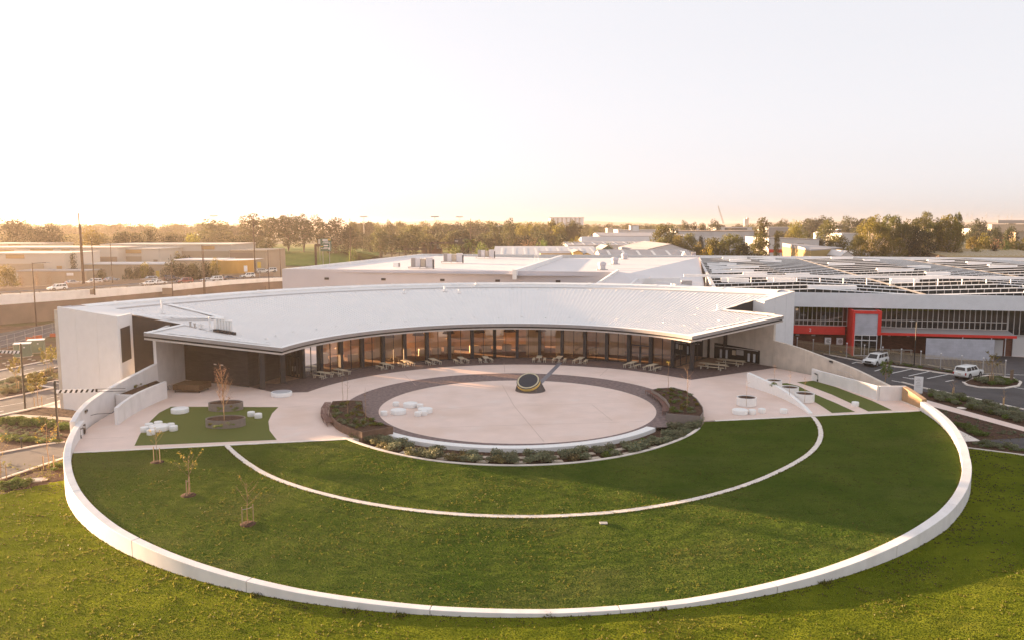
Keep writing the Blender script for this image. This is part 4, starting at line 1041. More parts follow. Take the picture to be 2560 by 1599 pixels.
for (px, py), nm in (((1783, 921), 'nearer'), ((1827, 911), 'farther')):
    w = P(px, py); rz = radians(-36)
    LT(w, rz, f'{nm} long pale timber table under the right canopy', 'long tables under the right canopy')
    for s in (-1, 1):
        o = Vector((-sin(rz), cos(rz), 0)) * (.95 * s)
        LB(w + o, rz, f'{"rear" if s > 0 else "front"} long bench at the {nm} long table under the right canopy', 'long benches under the right canopy')

# ---- round concrete seats
def drum(name, r, h, m, label, cat, px, py, group=None, ex=1, ey=1, lid=None, z=0):
    t = thing(name, label, cat, tuple(P(px, py, z)), 0, group)
    mb = MB(); b = min(.05, r * .12); mb.lathe([(r * .96, 0), (r, .03), (r, h - b), (r - b * .4, h - b * .3), (r - b, h), (0.0, h)], 32, (0, 0, 0), ex, ey); mb.build('body', m, t, smooth=True)
    if lid: mb = MB(); mb.lathe([(r - .16, h + .004), (0.0, h + .006)], 32, (0, 0, 0), ex, ey); mb.build('top_inset', lid, t)
    return t
sw = M['seat_white']
g1 = 'white seats in the court cluster'
for px, py, r, h, nm in ((1026, 1019, .80, .48, 'rear drum table, back of the court cluster'), (996, 1036, .84, .48, 'front left drum table of the court cluster'), (1063, 1033, .80, .48, 'right drum table of the court cluster')):
    drum('drum_table', r, h, sw, 'broad white ' + nm, 'drum table', px, py - 3, 'broad white drums in the court')
for px, py, nm in ((990, 1015, 'stool peeping out behind the front left drum of the court cluster'), (960, 1038.5, 'stool standing apart at the far left of the court cluster'), (1050, 1020, 'stool half hidden between two drums of the court cluster'), (1045, 1040, 'front stool of the pair before the right drum, left one'), (1060, 1038, 'stool of the pair before the right drum, right one')):
    drum('stool', .38, .46, sw, 'small white ' + nm, 'stool', px, py - 1.5, g1)
drum('drum_table', .92, .5, sw, 'wide white drum seat on the turf near the planters', 'drum table', 450, 1030, 'broad white drums on the turf')
drum('drum_table', .95, .5, sw, 'wide white drum table ringed by stools on the turf', 'drum table', 398, 1074, 'broad white drums on the turf')
for px, py, nm in ((362, 1077, 'leftmost around the drum table on the turf'), (373, 1068, 'back left around the drum table on the turf'), (396, 1063, 'behind the drum table on the turf'), (378, 1084, 'front left of the drum table on the turf'), (426.5, 1068, 'back right of the drum table on the turf'), (434, 1074, 'right of the drum table on the turf')):
    drum('stool', .40, .5, sw, 'small white stool, ' + nm, 'stool', px, py + 1, 'white stools on the left turf')
drum('stool', .39, .5, sw, 'small white stool right of the oval planters, nearer the planter', 'stool', 628, 1039, 'white stools on the left turf'); drum('stool', .39, .5, sw, 'small white stool right of the oval planters, outer of the pair', 'stool', 646, 1043.5, 'white stools on the left turf')
drum('round_bench', 1.22, .5, sw, 'large round white seat with a grey top beside the verandah columns', 'round bench', 704, 988, None, 1, 1, M['umber_planter'] if False else mat('grey_seat_top', (0.42, 0.42, 0.45), .7, .05, 3))
drum('drum_table', .84, .48, sw, 'wide white drum before the white tree pot on the right', 'drum table', 1850, 1033, 'broad white drums on the right')
for px, py, nm in ((1880.5, 1034, 'beside the wide drum below the white pot'), (1904.5, 1031, 'in the middle of the row below the blade wall'), (1959, 1032, 'nearest the foot of the blade wall'), (2138, 1014, 'alone on the path between the two turf strips')):
    drum('stool', .39, .5, sw, 'small white stool ' + nm, 'stool', px, py, 'white stools on the right')

# ---- plants : generic foliage builders
def leafball(mb, c, rx, ry, rz, n, s, flat=.0, up=False):
    for k in range(n):
        while True:
            x, y, z = ru(-1, 1), ru(-1, 1), ru(-1, 1); d = x * x + y * y + z * z
            if .12 < d < 1: break
        k2 = ru(.75, 1.0) / max(.35, sqrt(d)) if rnd() < .6 else 1.0
        p = Vector((c[0] + x * rx * min(1.05, k2), c[1] + y * ry * min(1.05, k2), c[2] + z * rz * min(1.05, k2)))
        a = ru(0, 2 * pi); e = ru(-.9, .9); t = Vector((cos(a) * cos(e), sin(a) * cos(e), sin(e)))
        if up: t = Vector((x * .8, y * .8, .9)).normalized()
        q = t.orthogonal().normalized(); q = Matrix.Rotation(ru(0, 2 * pi), 3, t) @ q
        L = s * ru(.6, 1.4); w = L * ru(.3, .55)
        mb.add([p - t * L * .5, p + q * w * .5, p + t * L * .5, p - q * w * .5], [(0, 1, 2, 3)])
def shrub_proto(name, label, cat, lm, r, h, n, s, up=False):
    t = thing(name, label, cat); mb = MB()
    for k in range(7):
        a = ru(0, 2 * pi); d = ru(.2, .55) * r; leafball(mb, (cos(a) * d, sin(a) * d, h * ru(.32, .62)), r * ru(.4, .62), r * ru(.4, .62), h * ru(.28, .42), n // 7, s, up=up)
    mb.build('foliage', lm, t)
    mb = MB()
    for k in range(5): a = ru(0, 2 * pi); mb.tube((0, 0, -.05), (cos(a) * r * .4, sin(a) * r * .4, h * .5), .018, .008, 4)
    mb.build('stem', M['bark'], t); return t
SH = [Placer(shrub_proto('shrub', '', 'shrub', M['leaf_grey'], .62, .62, 620, .13)), Placer(shrub_proto('shrub', '', 'shrub', M['leaf_grey'], .66, .75, 640, .14)), Placer(shrub_proto('shrub', '', 'shrub', M['leaf_straw'], .55, .6, 520, .12)), Placer(shrub_proto('shrub', '', 'shrub', M['leaf_green'], .5, .55, 480, .12))]
# planting-bed shrubs : clumps between the stepping slabs (bed band between seat wall and kerb)
def bedpt(b, k): return Vector((0.2 + lerp(18.2, 20.1, k) * sin(radians(b)), 86.95 - lerp(18.2, 20.1, k) * cos(radians(b)), -.33))
def bed_b(px, py):
    w = P(px, py, -.33); return degrees(atan2(w.x - .2, 86.95 - w.y)), (hypot(w.x - .2, w.y - 86.95) - 18.2) / 1.9
m2c = lambda u, v: (800 + .41305 * u, 1000 + .41305 * v)
clumps = [(m2c(u, v), g) for (u, v, g) in (
    (200, 232, 2), (240, 238, 1), (300, 245, 1), (335, 262, 2), (365, 240, 0), (390, 270, 2), (420, 250, 1), (455, 262, 0), (410, 300, 2), (450, 302, 1), (500, 272, 1), (560, 275, 0), (375, 285, 2),
    (545, 325, 2), (580, 345, 2), (600, 320, 0), (640, 330, 0), (690, 318, 1), (730, 312, 1), (640, 355, 0), (690, 352, 1), (720, 335, 0),
    (770, 362, 2), (810, 340, 2), (830, 365, 2), (870, 325, 2), (880, 352, 2), (920, 340, 1), (930, 365, 0), (955, 352, 0), (860, 372, 0),
    (1035, 365, 0), (1065, 340, 1), (1080, 372, 2), (1110, 350, 0), (1140, 368, 1), (1165, 345, 1), (1170, 372, 0),
    (1260, 372, 0), (1270, 335, 1), (1300, 358, 0), (1340, 345, 1), (1345, 375, 1), (1385, 330, 0), (1390, 368, 0),
    (1470, 330, 0), (1490, 352, 1), (1530, 340, 1), (1545, 365, 2), (1580, 322, 1), (1600, 350, 0), (1625, 352, 0) if False else (1570, 345, 3),
    (1680, 305, 0), (1710, 325, 1), (1740, 340, 3), (1750, 295, 1), (1790, 335, 0), (1805, 318, 0) if False else (1765, 318, 3),
    (1845, 275, 1), (1870, 295, 0), (1905, 310, 1), (1930, 270, 0), (1960, 295, 1), (1990, 270, 1), (2010, 240, 0), (2040, 262, 0), (1895, 280, 3), (1950, 250, 3),
    (2075, 270, 1), (2110, 255, 1), (2120, 225, 0), (2100, 215, 1), (2150, 200, 0), (2175, 225, 1), (2200, 190, 0), (2160, 245, 0), (2215, 215, 3), (2245, 180, 1), (2255, 200, 0), (2280, 165, 0), (2300, 185, 1), (2320, 150, 1), (2180, 165, 0), (2130, 170, 1), (2240, 150, 0), (2345, 125, 1), (2330, 115, 3))]
nsh = 0
kind = ['grey-green bushy', 'tall grey-green', 'straw tipped', 'fresh green']
for (px, py), g in clumps:
    b, k = bed_b(px, py + 3); k = min(.93, max(.05, k)); nsh += 1
    sec = 'left end of the planting bed by the rusty planter' if b < -22 else ('left part of the planting bed before the seat wall' if b < -4 else ('middle of the planting bed between stepping slabs' if b < 17 else ('right part of the planting bed before the seat wall' if b < 35 else 'right end of the planting bed by the brown planter')))
    SH[g](bedpt(b, k), ru(0, 6.3), f'{kind[g]} shrub in the {sec}', f'{kind[g]} shrubs in the {sec}', ru(.95, 1.32))
# stepping slabs
slabp = None
for i, (u, v) in enumerate(((520, 318), (785, 330), (742, 352), (1000, 343), (985, 370), (1210, 345), (1212, 375), (1412, 340), (1435, 369), (1630, 324), (1662, 350), (1815, 297), (1868, 321), (2045, 290), (590, 296))):
    px, py = m2c(u, v); b, k = bed_b(px, py); p = bedpt(b, min(.9, max(.12, k)))
    mb = MB(); mb.box((0, 0, .03), (1.02, .62, .07))
    o = mb.build('stepping_slab', M['step'], bevel=.01); o.location = p; o.rotation_euler = (0, 0, radians(b))
    tag(o, f'{ORD[i]} pale stepping slab from the left in the planting bed' if i else 'leftmost pale stepping slab in the planting bed', 'stepping slab', 'stepping slabs in the planting bed')

# ---- big weathered planters with slatted benches
c2 = lambda u, v: (600 + .33066 * u, 740 + .33066 * v); c3 = lambda u, v: (1200 + .33066 * u, 740 + .33066 * v)
def big_planter(rim, h, label, wallm, plantlist, blabel, benchpts, bw):
    pts = [P(px, py, h) for px, py in rim]; cen = sum(pts, Vector()) / len(pts); cen.z = 0
    t = thing('raised_planter', label, 'planter', tuple(cen))
    q = offset([tuple(p[:2]) for p in pts + pts[:1]], 0); inner = []
    for p in pts: d = (cen - p); d.z = 0; inner.append(p + d.normalized() * .10)
    mb = MB(); n = len(pts)
    mb.add([(p.x, p.y, -.35) for p in pts] + [tuple(p) for p in pts] + [(p.x, p.y, h) for p in inner] + [(p.x, p.y, h - .14) for p in inner],
           [(k * n + i, k * n + (i + 1) % n, (k + 1) * n + (i + 1) % n, (k + 1) * n + i) for k in range(3) for i in range(n)])
    mb.build('planter_wall', wallm, t, world=True)
    mb = MB(); mb.poly([(p.x, p.y, h - .09) for p in inner]); mb.build('planter_soil', M['soil'], t, world=True)
    # bench wrapped round one side
    bt = thing('bench', blabel, 'bench', tuple(P(*benchpts[len(benchpts) // 2], .45)))
    bp = [P(px, py, .45) for px, py in benchpts]
    mb = MB()
    for k in range(5):
        l = offset([tuple(p[:2]) for p in bp], bw * (k + .5) / 5); A = offset(l, abs(bw) / 14); B = offset(l, -abs(bw) / 14); n = len(l)
        mb.band(A, B, [.42] * n, [.47] * n)
    mb.build('seat', M['corten_red'], bt, world=True)
    for s in (.12, .88):
        l = offset([tuple(p[:2]) for p in bp], bw * s)
        for i in range(len(l)):
            mb = MB(); mb.box((l[i][0], l[i][1], .21), (.05, .05, .42)); mb.build('leg', M['corten_red'], bt, world=True)
    return t
def densify(L, k=3):
    out = []
    for (a, b), (c, d) in zip(L, L[1:]):
        for i in range(k): out.append((lerp(a, c, i / k), lerp(b, d, i / k)))
    return out + [L[-1]]
rimL = [c2(*p) for p in ((700, 790), (815, 783), (925, 786), (935, 860), (965, 905), (1010, 935), (1080, 962), (1157, 984), (922, 1024), (840, 998), (770, 970), (722, 942), (690, 905), (672, 865), (678, 825))]
big_planter(rimL, .78, 'long rust-brown raised planter with bare saplings left of the court', M['corten'], None, 'rust-red slatted bench curved round the left planter', densify([c2(*p) for p in ((690, 797), (665, 840), (662, 880), (680, 915), (712, 946))], 3), -.75)
rimR = [c3(*p) for p in ((1295, 703), (1345, 691), (1465, 686), (1560, 712), (1640, 770), (1685, 835), (1690, 870), (1668, 905), (1405, 884), (1432, 850), (1432, 820), (1400, 775), (1345, 730))]
big_planter(rimR, .78, 'curved taupe raised planter with bare saplings right of the court', M['umber_planter'], None, 'rust-red slatted bench curved along the right planter', densify([c3(*p) for p in ((1290, 706), (1345, 735), (1400, 780), (1432, 825), (1430, 868))], 3), -.75)
# low plants in planters
lowp = Placer(shrub_proto('low_plant', '', 'plant', M['leaf_green'], .42, .36, 200, .12)); lowg = Placer(shrub_proto('low_plant', '', 'plant', M['leaf_gold'], .34, .3, 160, .11)); lowd = Placer(shrub_proto('low_plant', '', 'plant', M['leaf_grey'], .40, .3, 180, .12))
def inpoly(x, y, poly):
    c = False; n = len(poly)
    for i in range(n):
        a, b = poly[i], poly[(i + 1) % n]
        if (a[1] > y) != (b[1] > y) and x < (b[0] - a[0]) * (y - a[1]) / (b[1] - a[1]) + a[0]: c = not c
    return c
def fill_low(poly, n, z, label, pls, sc=(.7, 1.15)):
    xs = [p[0] for p in poly]; ys = [p[1] for p in poly]; k = 0; tries = 0
    while k < n and tries < 4000:
        tries += 1; x, y = ru(min(xs), max(xs)), ru(min(ys), max(ys))
        if inpoly(x, y, poly) and noise.noise(Vector((x * .08, y * .12, 2))) > -.25:
            pp = random.choice(pls); pp(P(x, y, z), ru(0, 6), label, label, ru(*sc)); k += 1
def shrink(poly, f):
    cx = sum(p[0] for p in poly) / len(poly); cy = sum(p[1] for p in poly) / len(poly); return [(cx + (x - cx) * f, cy + (y - cy) * f) for x, y in poly]
fill_low(shrink(rimL, .88), 62, .68, 'low green plant in the long rust-brown planter', [lowp, lowd, lowg]); fill_low(shrink(rimR, .88), 54, .68, 'low green plant in the curved taupe planter', [lowp, lowd, lowg])
fill_low([(322, 968), (356, 958), (398, 959), (371, 969)], 8, 1.62, 'low green plant in the white planter by the steps', [lowp, lowg])

# ---- saplings
def branch_tree(name, label, cat, h, lm, nleaf, leafs, spread=.35, clear=.35, rbase=.03, nb=9, bark='twig', lean=0.0, twigs=3, loc=(0, 0, 0), rz=0, stakes=0, group=None, mulch=False, up=1.0):
    t = thing(name, label, cat, loc, rz, group); mb = MB(); tips = []
    pts = [Vector((lean * h * (k / 6) ** 1.5 + ru(-.012, .012) * h, ru(-.012, .012) * h, h * .92 * k / 6)) for k in range(7)]; pts[0] = Vector((0, 0, -.1))
    mb.pipe(pts, [rbase * (1 - .8 * k / 6) for k in range(7)], 6)
    for k in range(nb):
        f = lerp(clear, .92, k / nb) + ru(-.02, .02); i = min(5, int(f * 6)); p = pts[i].lerp(pts[i + 1], f * 6 - i)
        a = k * 2.4 + ru(-.4, .4); L = h * spread * (1.15 - .55 * f) * ru(.7, 1.1)
        e = p + Vector((cos(a) * L * .75, sin(a) * L * .75, L * ru(.5, 1.0) * up)); m = p.lerp(e, .5) + Vector((cos(a), sin(a), 0)) * L * .06
        mb.pipe([p, m, e], [rbase * .38, rbase * .26, rbase * .12], 5); tips += [e, m]
        for j in range(twigs):
            b2 = a + ru(-.9, .9); q = p.lerp(e, ru(.4, .95)); l2 = L * ru(.25, .5); e2 = q + Vector((cos(b2) * l2 * .6, sin(b2) * l2 * .6, l2 * ru(.4, .9) * up)); mb.tube(q, e2, rbase * .16, rbase * .07, 4); tips.append(e2)
    mb.build('trunk', M[bark], t)
    if nleaf:
        mb = MB()
        for k in range(nleaf):
            p = random.choice(tips); leafball(mb, p + Vector((ru(-1, 1), ru(-1, 1), ru(-1, 1))) * h * .035, h * .02, h * .02, h * .02, 1, leafs)
        mb.build('leaves', lm, t)
    for s in range(stakes):
        a = rz * 0 + (0 if s == 0 else pi) + .5; r = .42; x, y = cos(a) * r, sin(a) * r; mb = MB(); mb.box((x, y, .62), (.065, .065, 1.4)); mb.build('stake', M['stake'], t)
    if stakes:
        mb = MB(); mb.tube((cos(.5) * .42, sin(.5) * .42, 1.15), (0, 0, 1.1), .02, n=5); mb.tube((cos(.5 + pi) * .42, sin(.5 + pi) * .42, 1.15), (0, 0, 1.1), .02, n=5); mb.build('tie', M['step'], t)
    if mulch:
        mb = MB(); mb.lathe([(.62, -.05), (.5, .05), (.2, .10), (0.0, .09)], 18); mb.build('mulch_ring', M['soil'], t)
    return t
w = PF(620, 1308, lawn_z); branch_tree('sapling', 'nearest staked sapling on the lawn, almost leafless', 'sapling', 3.5, M['leaf_autumn'], 26, .11, .42, .42, .03, 10, 'twig', 0, 3, w, .3, 2, mulch=True)
w = PF(471, 1236, lawn_z); branch_tree('sapling', 'middle staked sapling on the lawn with thin yellow leaves', 'sapling', 3.4, M['leaf_autumn'], 90, .13, .42, .42, .03, 10, 'twig', .06, 3, w, 1.2, 2, mulch=True)
w = PF(393, 1154, lawn_z); branch_tree('sapling', 'farthest staked sapling on the lawn, by the terrace edge', 'sapling', 3.1, M['leaf_autumn'], 46, .12, .38, .5, .03, 9, 'twig', 0, 3, w, 2.1, 2, mulch=True)
for px, py, z, h, nm, lm, nl in ((857, 1003, .7, 4.0, 'thin bare sapling at the back of the rust-brown planter', None, 0), (869, 1034, .7, 4.6, 'tall bare sapling in the middle of the rust-brown planter', None, 0), (914, 1056, .7, 3.9, 'bare sapling with a red-brown tip in the front of the rust-brown planter', M['leaf_bare'], 22)):
    branch_tree('sapling', nm, 'sapling', h, lm, nl, .1, .12, .55, .028, 5, 'twig', ru(-.04, .02), 1, P(px, py, z), ru(0, 6))
for px, py, z, h, nm, nl, sp in ((1670, 970, .7, 3.7, 'straight bare sapling with a gold tip in the taupe planter', 22, .07), (1717, 1020, .7, 5.0, 'tall forked bare sapling in the taupe planter', 26, .25)):
    branch_tree('sapling', nm, 'sapling', h, M['leaf_autumn'] if sp < .1 else M['leaf_bare'], nl, .13, sp, .5 if sp > .1 else .85, .032, 5, 'twig', 0, 2, P(px, py, z), ru(0, 6))
# oval planters and their bare tree
def oval_planter(px, py, rx, ry, h, label, n):
    t = thing('oval_planter', label, 'planter', tuple(P(px, py)), radians(5)); mb = MB(); mb.lathe([(1, 0), (1.0, h), (.955, h), (.95, h - .12)], 40, (0, 0, 0), rx, ry); mb.build('planter_wall', M['umber_planter'], t, smooth=True)
    mb = MB(); mb.lathe([(.955, h - .10), (0.0, h - .04)], 40, (0, 0, 0), rx, ry); mb.build('planter_soil', M['soil'], t)
    for k in range(n):
        a = ru(0, 6.28); r = ru(.2, .85); p = P(px, py, h - .08) + Vector((cos(a) * rx * r, sin(a) * ry * r, 0)); random.choice([lowp, lowg, lowd])(p, ru(0, 6), 'low green plant in the ' + label, 'low plants in the ' + label, ru(.5, .95))
oval_planter(565, 1022, 1.85, 1.25, .82, 'rear oval taupe planter on the left turf', 8); oval_planter(564.5, 1063, 1.95, 1.3, .82, 'front oval taupe planter on the left turf', 10)
branch_tree('bare_tree', 'russet bare multi-branched young tree rising from the front oval planter', 'tree', 5.6, M['leaf_bare'], 420, .12, .20, .26, .06, 20, 'twig', 0, 7, P(561, 1050, .7), .6, up=2.0)
# white round pots
def pot(px, py, r, h, label, sap, lean=0, bush=False):
    t = thing('tree_pot', label, 'pot', tuple(P(px, py))); mb = MB(); mb.lathe([(r * .95, 0), (r, .06), (r, h), (r - .07, h), (r - .08, h - .12)], 36); mb.build('pot_wall', M['seat_white'], t, smooth=True)
    mb = MB(); mb.lathe([(r - .075, h - .10), (0.0, h - .06)], 30); mb.build('pot_soil', M['soil'], t)
    if sap: branch_tree('sapling', sap, 'sapling', 3.3, M['leaf_bare'], 14, .09, .14, .6, .02, 4, 'twig', lean, 1, P(px, py, h - .1), ru(0, 6))
    if bush: SH[3](P(px, py, h - .15), 1, 'leafy green bush in the white pot behind the blade wall', None, 1.2)
pot(1866, 1012, 1.08, .98, 'white round pot standing alone in front of the blade wall', 'leafless sapling in the pot in front of the blade wall')
pot(1974, 985, 1.02, .95, 'middle white round pot behind the blade wall', 'leafless sapling in the middle pot behind the blade wall'); pot(2011, 1002, 1.08, .98, 'nearest white round pot behind the blade wall', 'leafless sapling in the nearest pot behind the blade wall')
pot(1935, 967, .95, .95, 'farthest white round pot behind the blade wall, holding a bush', 'leafless sapling in the farthest pot behind the blade wall', 0, True)
# brown covered table under the canopy
t = thing('covered_table', 'square table under a rust-brown vinyl cover by the dark brick wall', 'covered table', tuple(P(478, 976)), radians(-6))
mb = MB(); mb.prism([(-1.75, -1.15), (1.7, -1.3), (1.9, 1.5), (-1.6, 1.5)], .28, 1.0); mb.build('cover', M['umber_tarp'], t, bevel=.06, seg=3)
for x in (-1.5, 1.55):
    for y in (-1.0, 1.2): mb = MB(); mb.tube((x, y, 0), (x, y, .32), .05, n=8); mb.build('leg', M['black'], t)
t = thing('stacked_rack', 'low rack of grey tubes beside the covered table', 'rack', tuple(P(425, 972)), .8)
mb = MB()
for k in range(5): mb.pipe([(-.7 + k * .35, -.3, 0), (-.7 + k * .35, -.2, .5), (-.7 + k * .35, .3, .5), (-.7 + k * .35, .35, 0)], .035, 6)
mb.tube((-.75, .3, .3), (.75, .3, .3), .03, n=6); mb.build('frame', M['galv'], t)
t = thing('floor_hatch', 'grey valve box lid in the lawn just below the white kerb line', 'lid', tuple(PF(1509, 1308, lawn_z) + Vector((0, 0, .06)))); mb = MB(); mb.box((0, 0, 0), (.55, .4, .06)); mb.build('lid', M['galv'], t, bevel=.01)
# ================================================================== VEHICLES
def make_car(style, paint, label='', cat='car'):
    t = thing({'ute': 'utility_vehicle', 'old_ute': 'utility_vehicle', 'suv': 'parked_car', 'sedan': 'parked_car'}[style] if style in ('ute', 'old_ute') else 'car', label, cat)
    if style in ('ute', 'old_ute'): L, W, zs, zr_, x0, x1, t0, t1, wb, wr = 2.62, .92, 1.10, 1.80, 1.40, -2.52, .62, -2.38, 1.52, .38
    elif style == 'suv': L, W, zs, zr_, x0, x1, t0, t1, wb, wr = 2.3, .90, 1.02, 1.68, 1.2, -2.2, .5, -1.95, 1.35, .36
    else: L, W, zs, zr_, x0, x1, t0, t1, wb, wr = 2.25, .88, .92, 1.44, 1.05, -1.75, .25, -1.15, 1.32, .32
    prof = [(L - .12, .36), (L, .55), (L - .02, .80), (L - .16, zs - .12), (x0 + .1, zs), (-L + .06, zs), (-L, zs - .3), (-L + .02, .5), (-L + .25, .36)]
    mb = MB(); n = len(prof)
    arch = []
    vs = [(x, -W, z) for x, z in prof] + [(x, W, z) for x, z in prof]
    mb.add(vs, [tuple(range(n)), tuple(range(2 * n - 1, n - 1, -1))] + [(i, n + i, n + (i + 1) % n, (i + 1) % n) for i in range(n)])
    mb.build('body', paint, t, bevel=.07, seg=3, smooth=True)
    hw0, hw1 = W - .07, W - .22
    lo = [(x0, -hw0, zs - .02), (x0, hw0, zs - .02), (x1, hw0, zs - .02), (x1, -hw0, zs - .02)]; hi = [(t0, -hw1, zr_), (t0, hw1, zr_), (t1, hw1, zr_), (t1, -hw1, zr_)]
    mb = MB(); mb.add(lo + hi, [(0, 3, 2, 1), (4, 5, 6, 7), (0, 1, 5, 4), (1, 2, 6, 5), (2, 3, 7, 6), (3, 0, 4, 7)])
    cab = mb.build('cabin', paint, t, bevel=.06, seg=3, smooth=True)
    lo = [Vector(v) for v in lo]; hi = [Vector(v) for v in hi]
    def win(a, b, c, d, u0, u1, v0, v1, nm, off=.012):
        f = lambda u, v: (a.lerp(b, u)).lerp(d.lerp(c, u), v)
        nn = (b - a).cross(d - a).normalized() * off
        m2 = MB(); m2.quad(f(u0, v0) + nn, f(u1, v0) + nn, f(u1, v1) + nn, f(u0, v1) + nn); m2.build(nm, M['carglass'], t)
    win(lo[0], lo[1], hi[1], hi[0], .08, .92, .10, .90, 'windscreen')
    win(lo[2], lo[3], hi[3], hi[2], .10, .90, .28, .88, 'rear_window')
    for a, b, c, d, f in ((lo[1], lo[2], hi[2], hi[1], 1), (lo[3], lo[0], hi[0], hi[3], -1)):
        spans = ((.10, .32), (.35, .55), (.60, .93)) if style != 'sedan' else ((.13, .46), (.50, .84))
        for u0, u1 in spans:
            if f < 0: u0, u1 = 1 - u1, 1 - u0
            win(a, b, c, d, u0, u1, .16, .84, 'side_window')
    for sx in (wb, -wb * .98):
        for sy in (-1, 1):
            mb = MB(); mb.tube((sx, sy * (W - .24), wr), (sx, sy * (W + .015), wr), wr, n=20); wh = mb.build('wheel', M['tyre'], t)
            mb = MB(); mb.tube((sx, sy * (W + .012), wr), (sx, sy * (W + .026), wr), wr * .62, wr * .55, n=14); mb.build('rim', M['rim'], wh)
            mb = MB(); mb.tube((sx, sy * (W - .02), wr + .04), (sx, sy * (W + .006), wr + .04), wr * 1.22, n=20); mb.build('wheel_arch', M['black'], t)
    for sy in (-1, 1):
        mb = MB(); mb.box((L - .05, sy * (W - .22), .80), (.16, .30, .16)); mb.build('headlight', M['lamp_white'], t, bevel=.02)
        mb = MB(); mb.box((-L + .02, sy * (W - .10), .86), (.12, .16, .34)); mb.build('tail_light', M['lamp_red'], t, bevel=.02)
        mb = MB(); mb.box((x0 - .35, sy * (W + .08), zs + .06), (.10, .18, .14)); mb.build('wing_mirror', paint, t, bevel=.02)
    mb = MB(); mb.box((L - .01, 0, .74), (.06, 1.0, .26)); mb.build('grille', M['black'], t, bevel=.02)
    mb = MB(); mb.box((L, 0, .46), (.10, 1.5, .16)); mb.build('bumper', M['black'] if style == 'ute' else paint, t, bevel=.03)
    mb = MB(); mb.box((-L, 0, .55), (.08, 1.4, .16)); mb.build('rear_bumper', M['galv'] if style == 'old_ute' else M['black'], t, bevel=.02)
    mb = MB(); mb.box((-L - .035, 0, .80), (.02, .42, .11)); mb.build('number_plate', M['step'], t)
    if style == 'ute':
        mb = MB()
        for k in range(4): mb.box((-.75 - k * .45, 0, zr_ + .12), (.05, 1.35, .05))
        for sy in (-1, 1): mb.box((-1.4, sy * .66, zr_ + .12), (1.9, .05, .06)); mb.box((-.9, sy * .66, zr_ + .05), (.06, .06, .14)); mb.box((-2.0, sy * .66, zr_ + .05), (.06, .06, .14))
        mb.build('roof_rack', M['black'], t)
    return t
def heading(a, b): d = b - a; return atan2(d.y, d.x)
a, b = P(2217, 909, ZR), P(2190, 916, ZR)
u1 = make_car('ute', M['paint_white'], 'white dual-cab ute with canopy and black roof rack, nose towards the court', 'ute')
h = heading(a, b); n = Vector((-sin(h), cos(h), 0)); u1.location = (a + b) / 2 - n * .9; u1.rotation_euler = (0, 0, h)
a, b = P(2419, 949, ZR), P(2455, 940.5, ZR)
u2 = make_car('old_ute', M['paint_white'], 'older white ute with full canopy seen from behind, beside the planted island', 'ute')
h = heading(a, b); n = Vector((-sin(h), cos(h), 0)); u2.location = (a + b) / 2 + n * .9; u2.rotation_euler = (0, 0, h)

# ================================================================== RIGHT : SAWTOOTH FACTORY
SO = (36.0, 135.5); SA = radians(12); E1 = (cos(SA), -sin(SA)); E2 = (sin(SA), cos(SA))
def SW(s, d, z): return Vector((SO[0] + s * E1[0] + d * E2[0], SO[1] + s * E1[1] + d * E2[1], z))
def fv(u, v, back=0.0):
    """crop (1860,500)-scale pixel on the facade plane set `back` m behind the fascia line"""
    o = (SO[0] + back * E2[0], SO[1] + back * E2[1]); return VP(1860 + .28914 * u, 500 + .28914 * v, o, E1)
fac = thing('factory', 'long white factory with sawtooth glazed roof and red entrance portal beyond the car park', 'factory', tuple(SW(45, 0, ZR)))
SEND = 130.0; DEP = 152.0
zF1 = fv(440, 800)[1]; zF0 = fv(440, 922)[1]; zG0 = fv(500, 1092)[1]; zR0 = fv(500, 1160)[1]
def spanel(name, m, s0, s1, z0, z1, d0, d1, par=None):
    mb = MB(); pts = [SW(s0, d0, 0), SW(s1, d0, 0), SW(s1, d1, 0), SW(s0, d1, 0)]; mb.prism([tuple(p[:2]) for p in pts], z0, z1); return mb.build(name, m, par or fac, world=True)
spanel('fascia', M['white_sheet'], -1, SEND, zF0, zF1, 0, .6)
spanel('eave_return', M['white_sheet'], -1, SEND, zF0, zF0 + .2, .6, 2.2)
# ground storey brick, red band, upper glazing
spanel('brick_wall', M['brick'], 0, SEND, ZR - .5, zR0 + 1.3, 2.4, 3.0)
s_a, s_b = fv(425, 1100)[0], fv(888, 1100)[0]
spanel('red_band', M['red'], s_a, s_b, zR0, zG0, 1.2, 2.3)
spanel('back_panel', M['interior'], 0, SEND, zG0 - .6, zF0 + .3, 7.5, 7.8); spanel('upper_floor', M['interior_floor'], 0, SEND, zG0 - .7, zG0 - .5, 2.4, 7.5); spanel('upper_ceiling', M['interior_floor'], 0, SEND, zF0 + .1, zF0 + .2, 2.2, 7.5)
def strip_glass(u0, u1, step, gm, zlo, zhi, zmid=None, dd=2.0):
    s0, s1 = fv(u0, 1000, dd)[0], fv(u1, 1000, dd)[0]
    mb = MB(); a, b = SW(s0, dd, 0), SW(s1, dd, 0); mb.quad((a.x, a.y, zlo), (b.x, b.y, zlo), (b.x, b.y, zhi), (a.x, a.y, zhi)); g = mb.build('glazing', gm, fac, world=True)
    mb = MB(); n = max(1, round((s1 - s0) / step))
    for k in range(n + 1):
        p = SW(lerp(s0, s1, k / n), dd - .06, (zlo + zhi) / 2); mb.box(tuple(p), (.09, .14, zhi - zlo), -SA)
    for z in [zlo + .05, zhi - .05] + ([zmid] if zmid else []):
        p = SW((s0 + s1) / 2, dd - .06, z); mb.box(tuple(p), (s1 - s0, .12, .10), -SA)
    mb.build('mullions', M['frame_pale'], g, world=True)
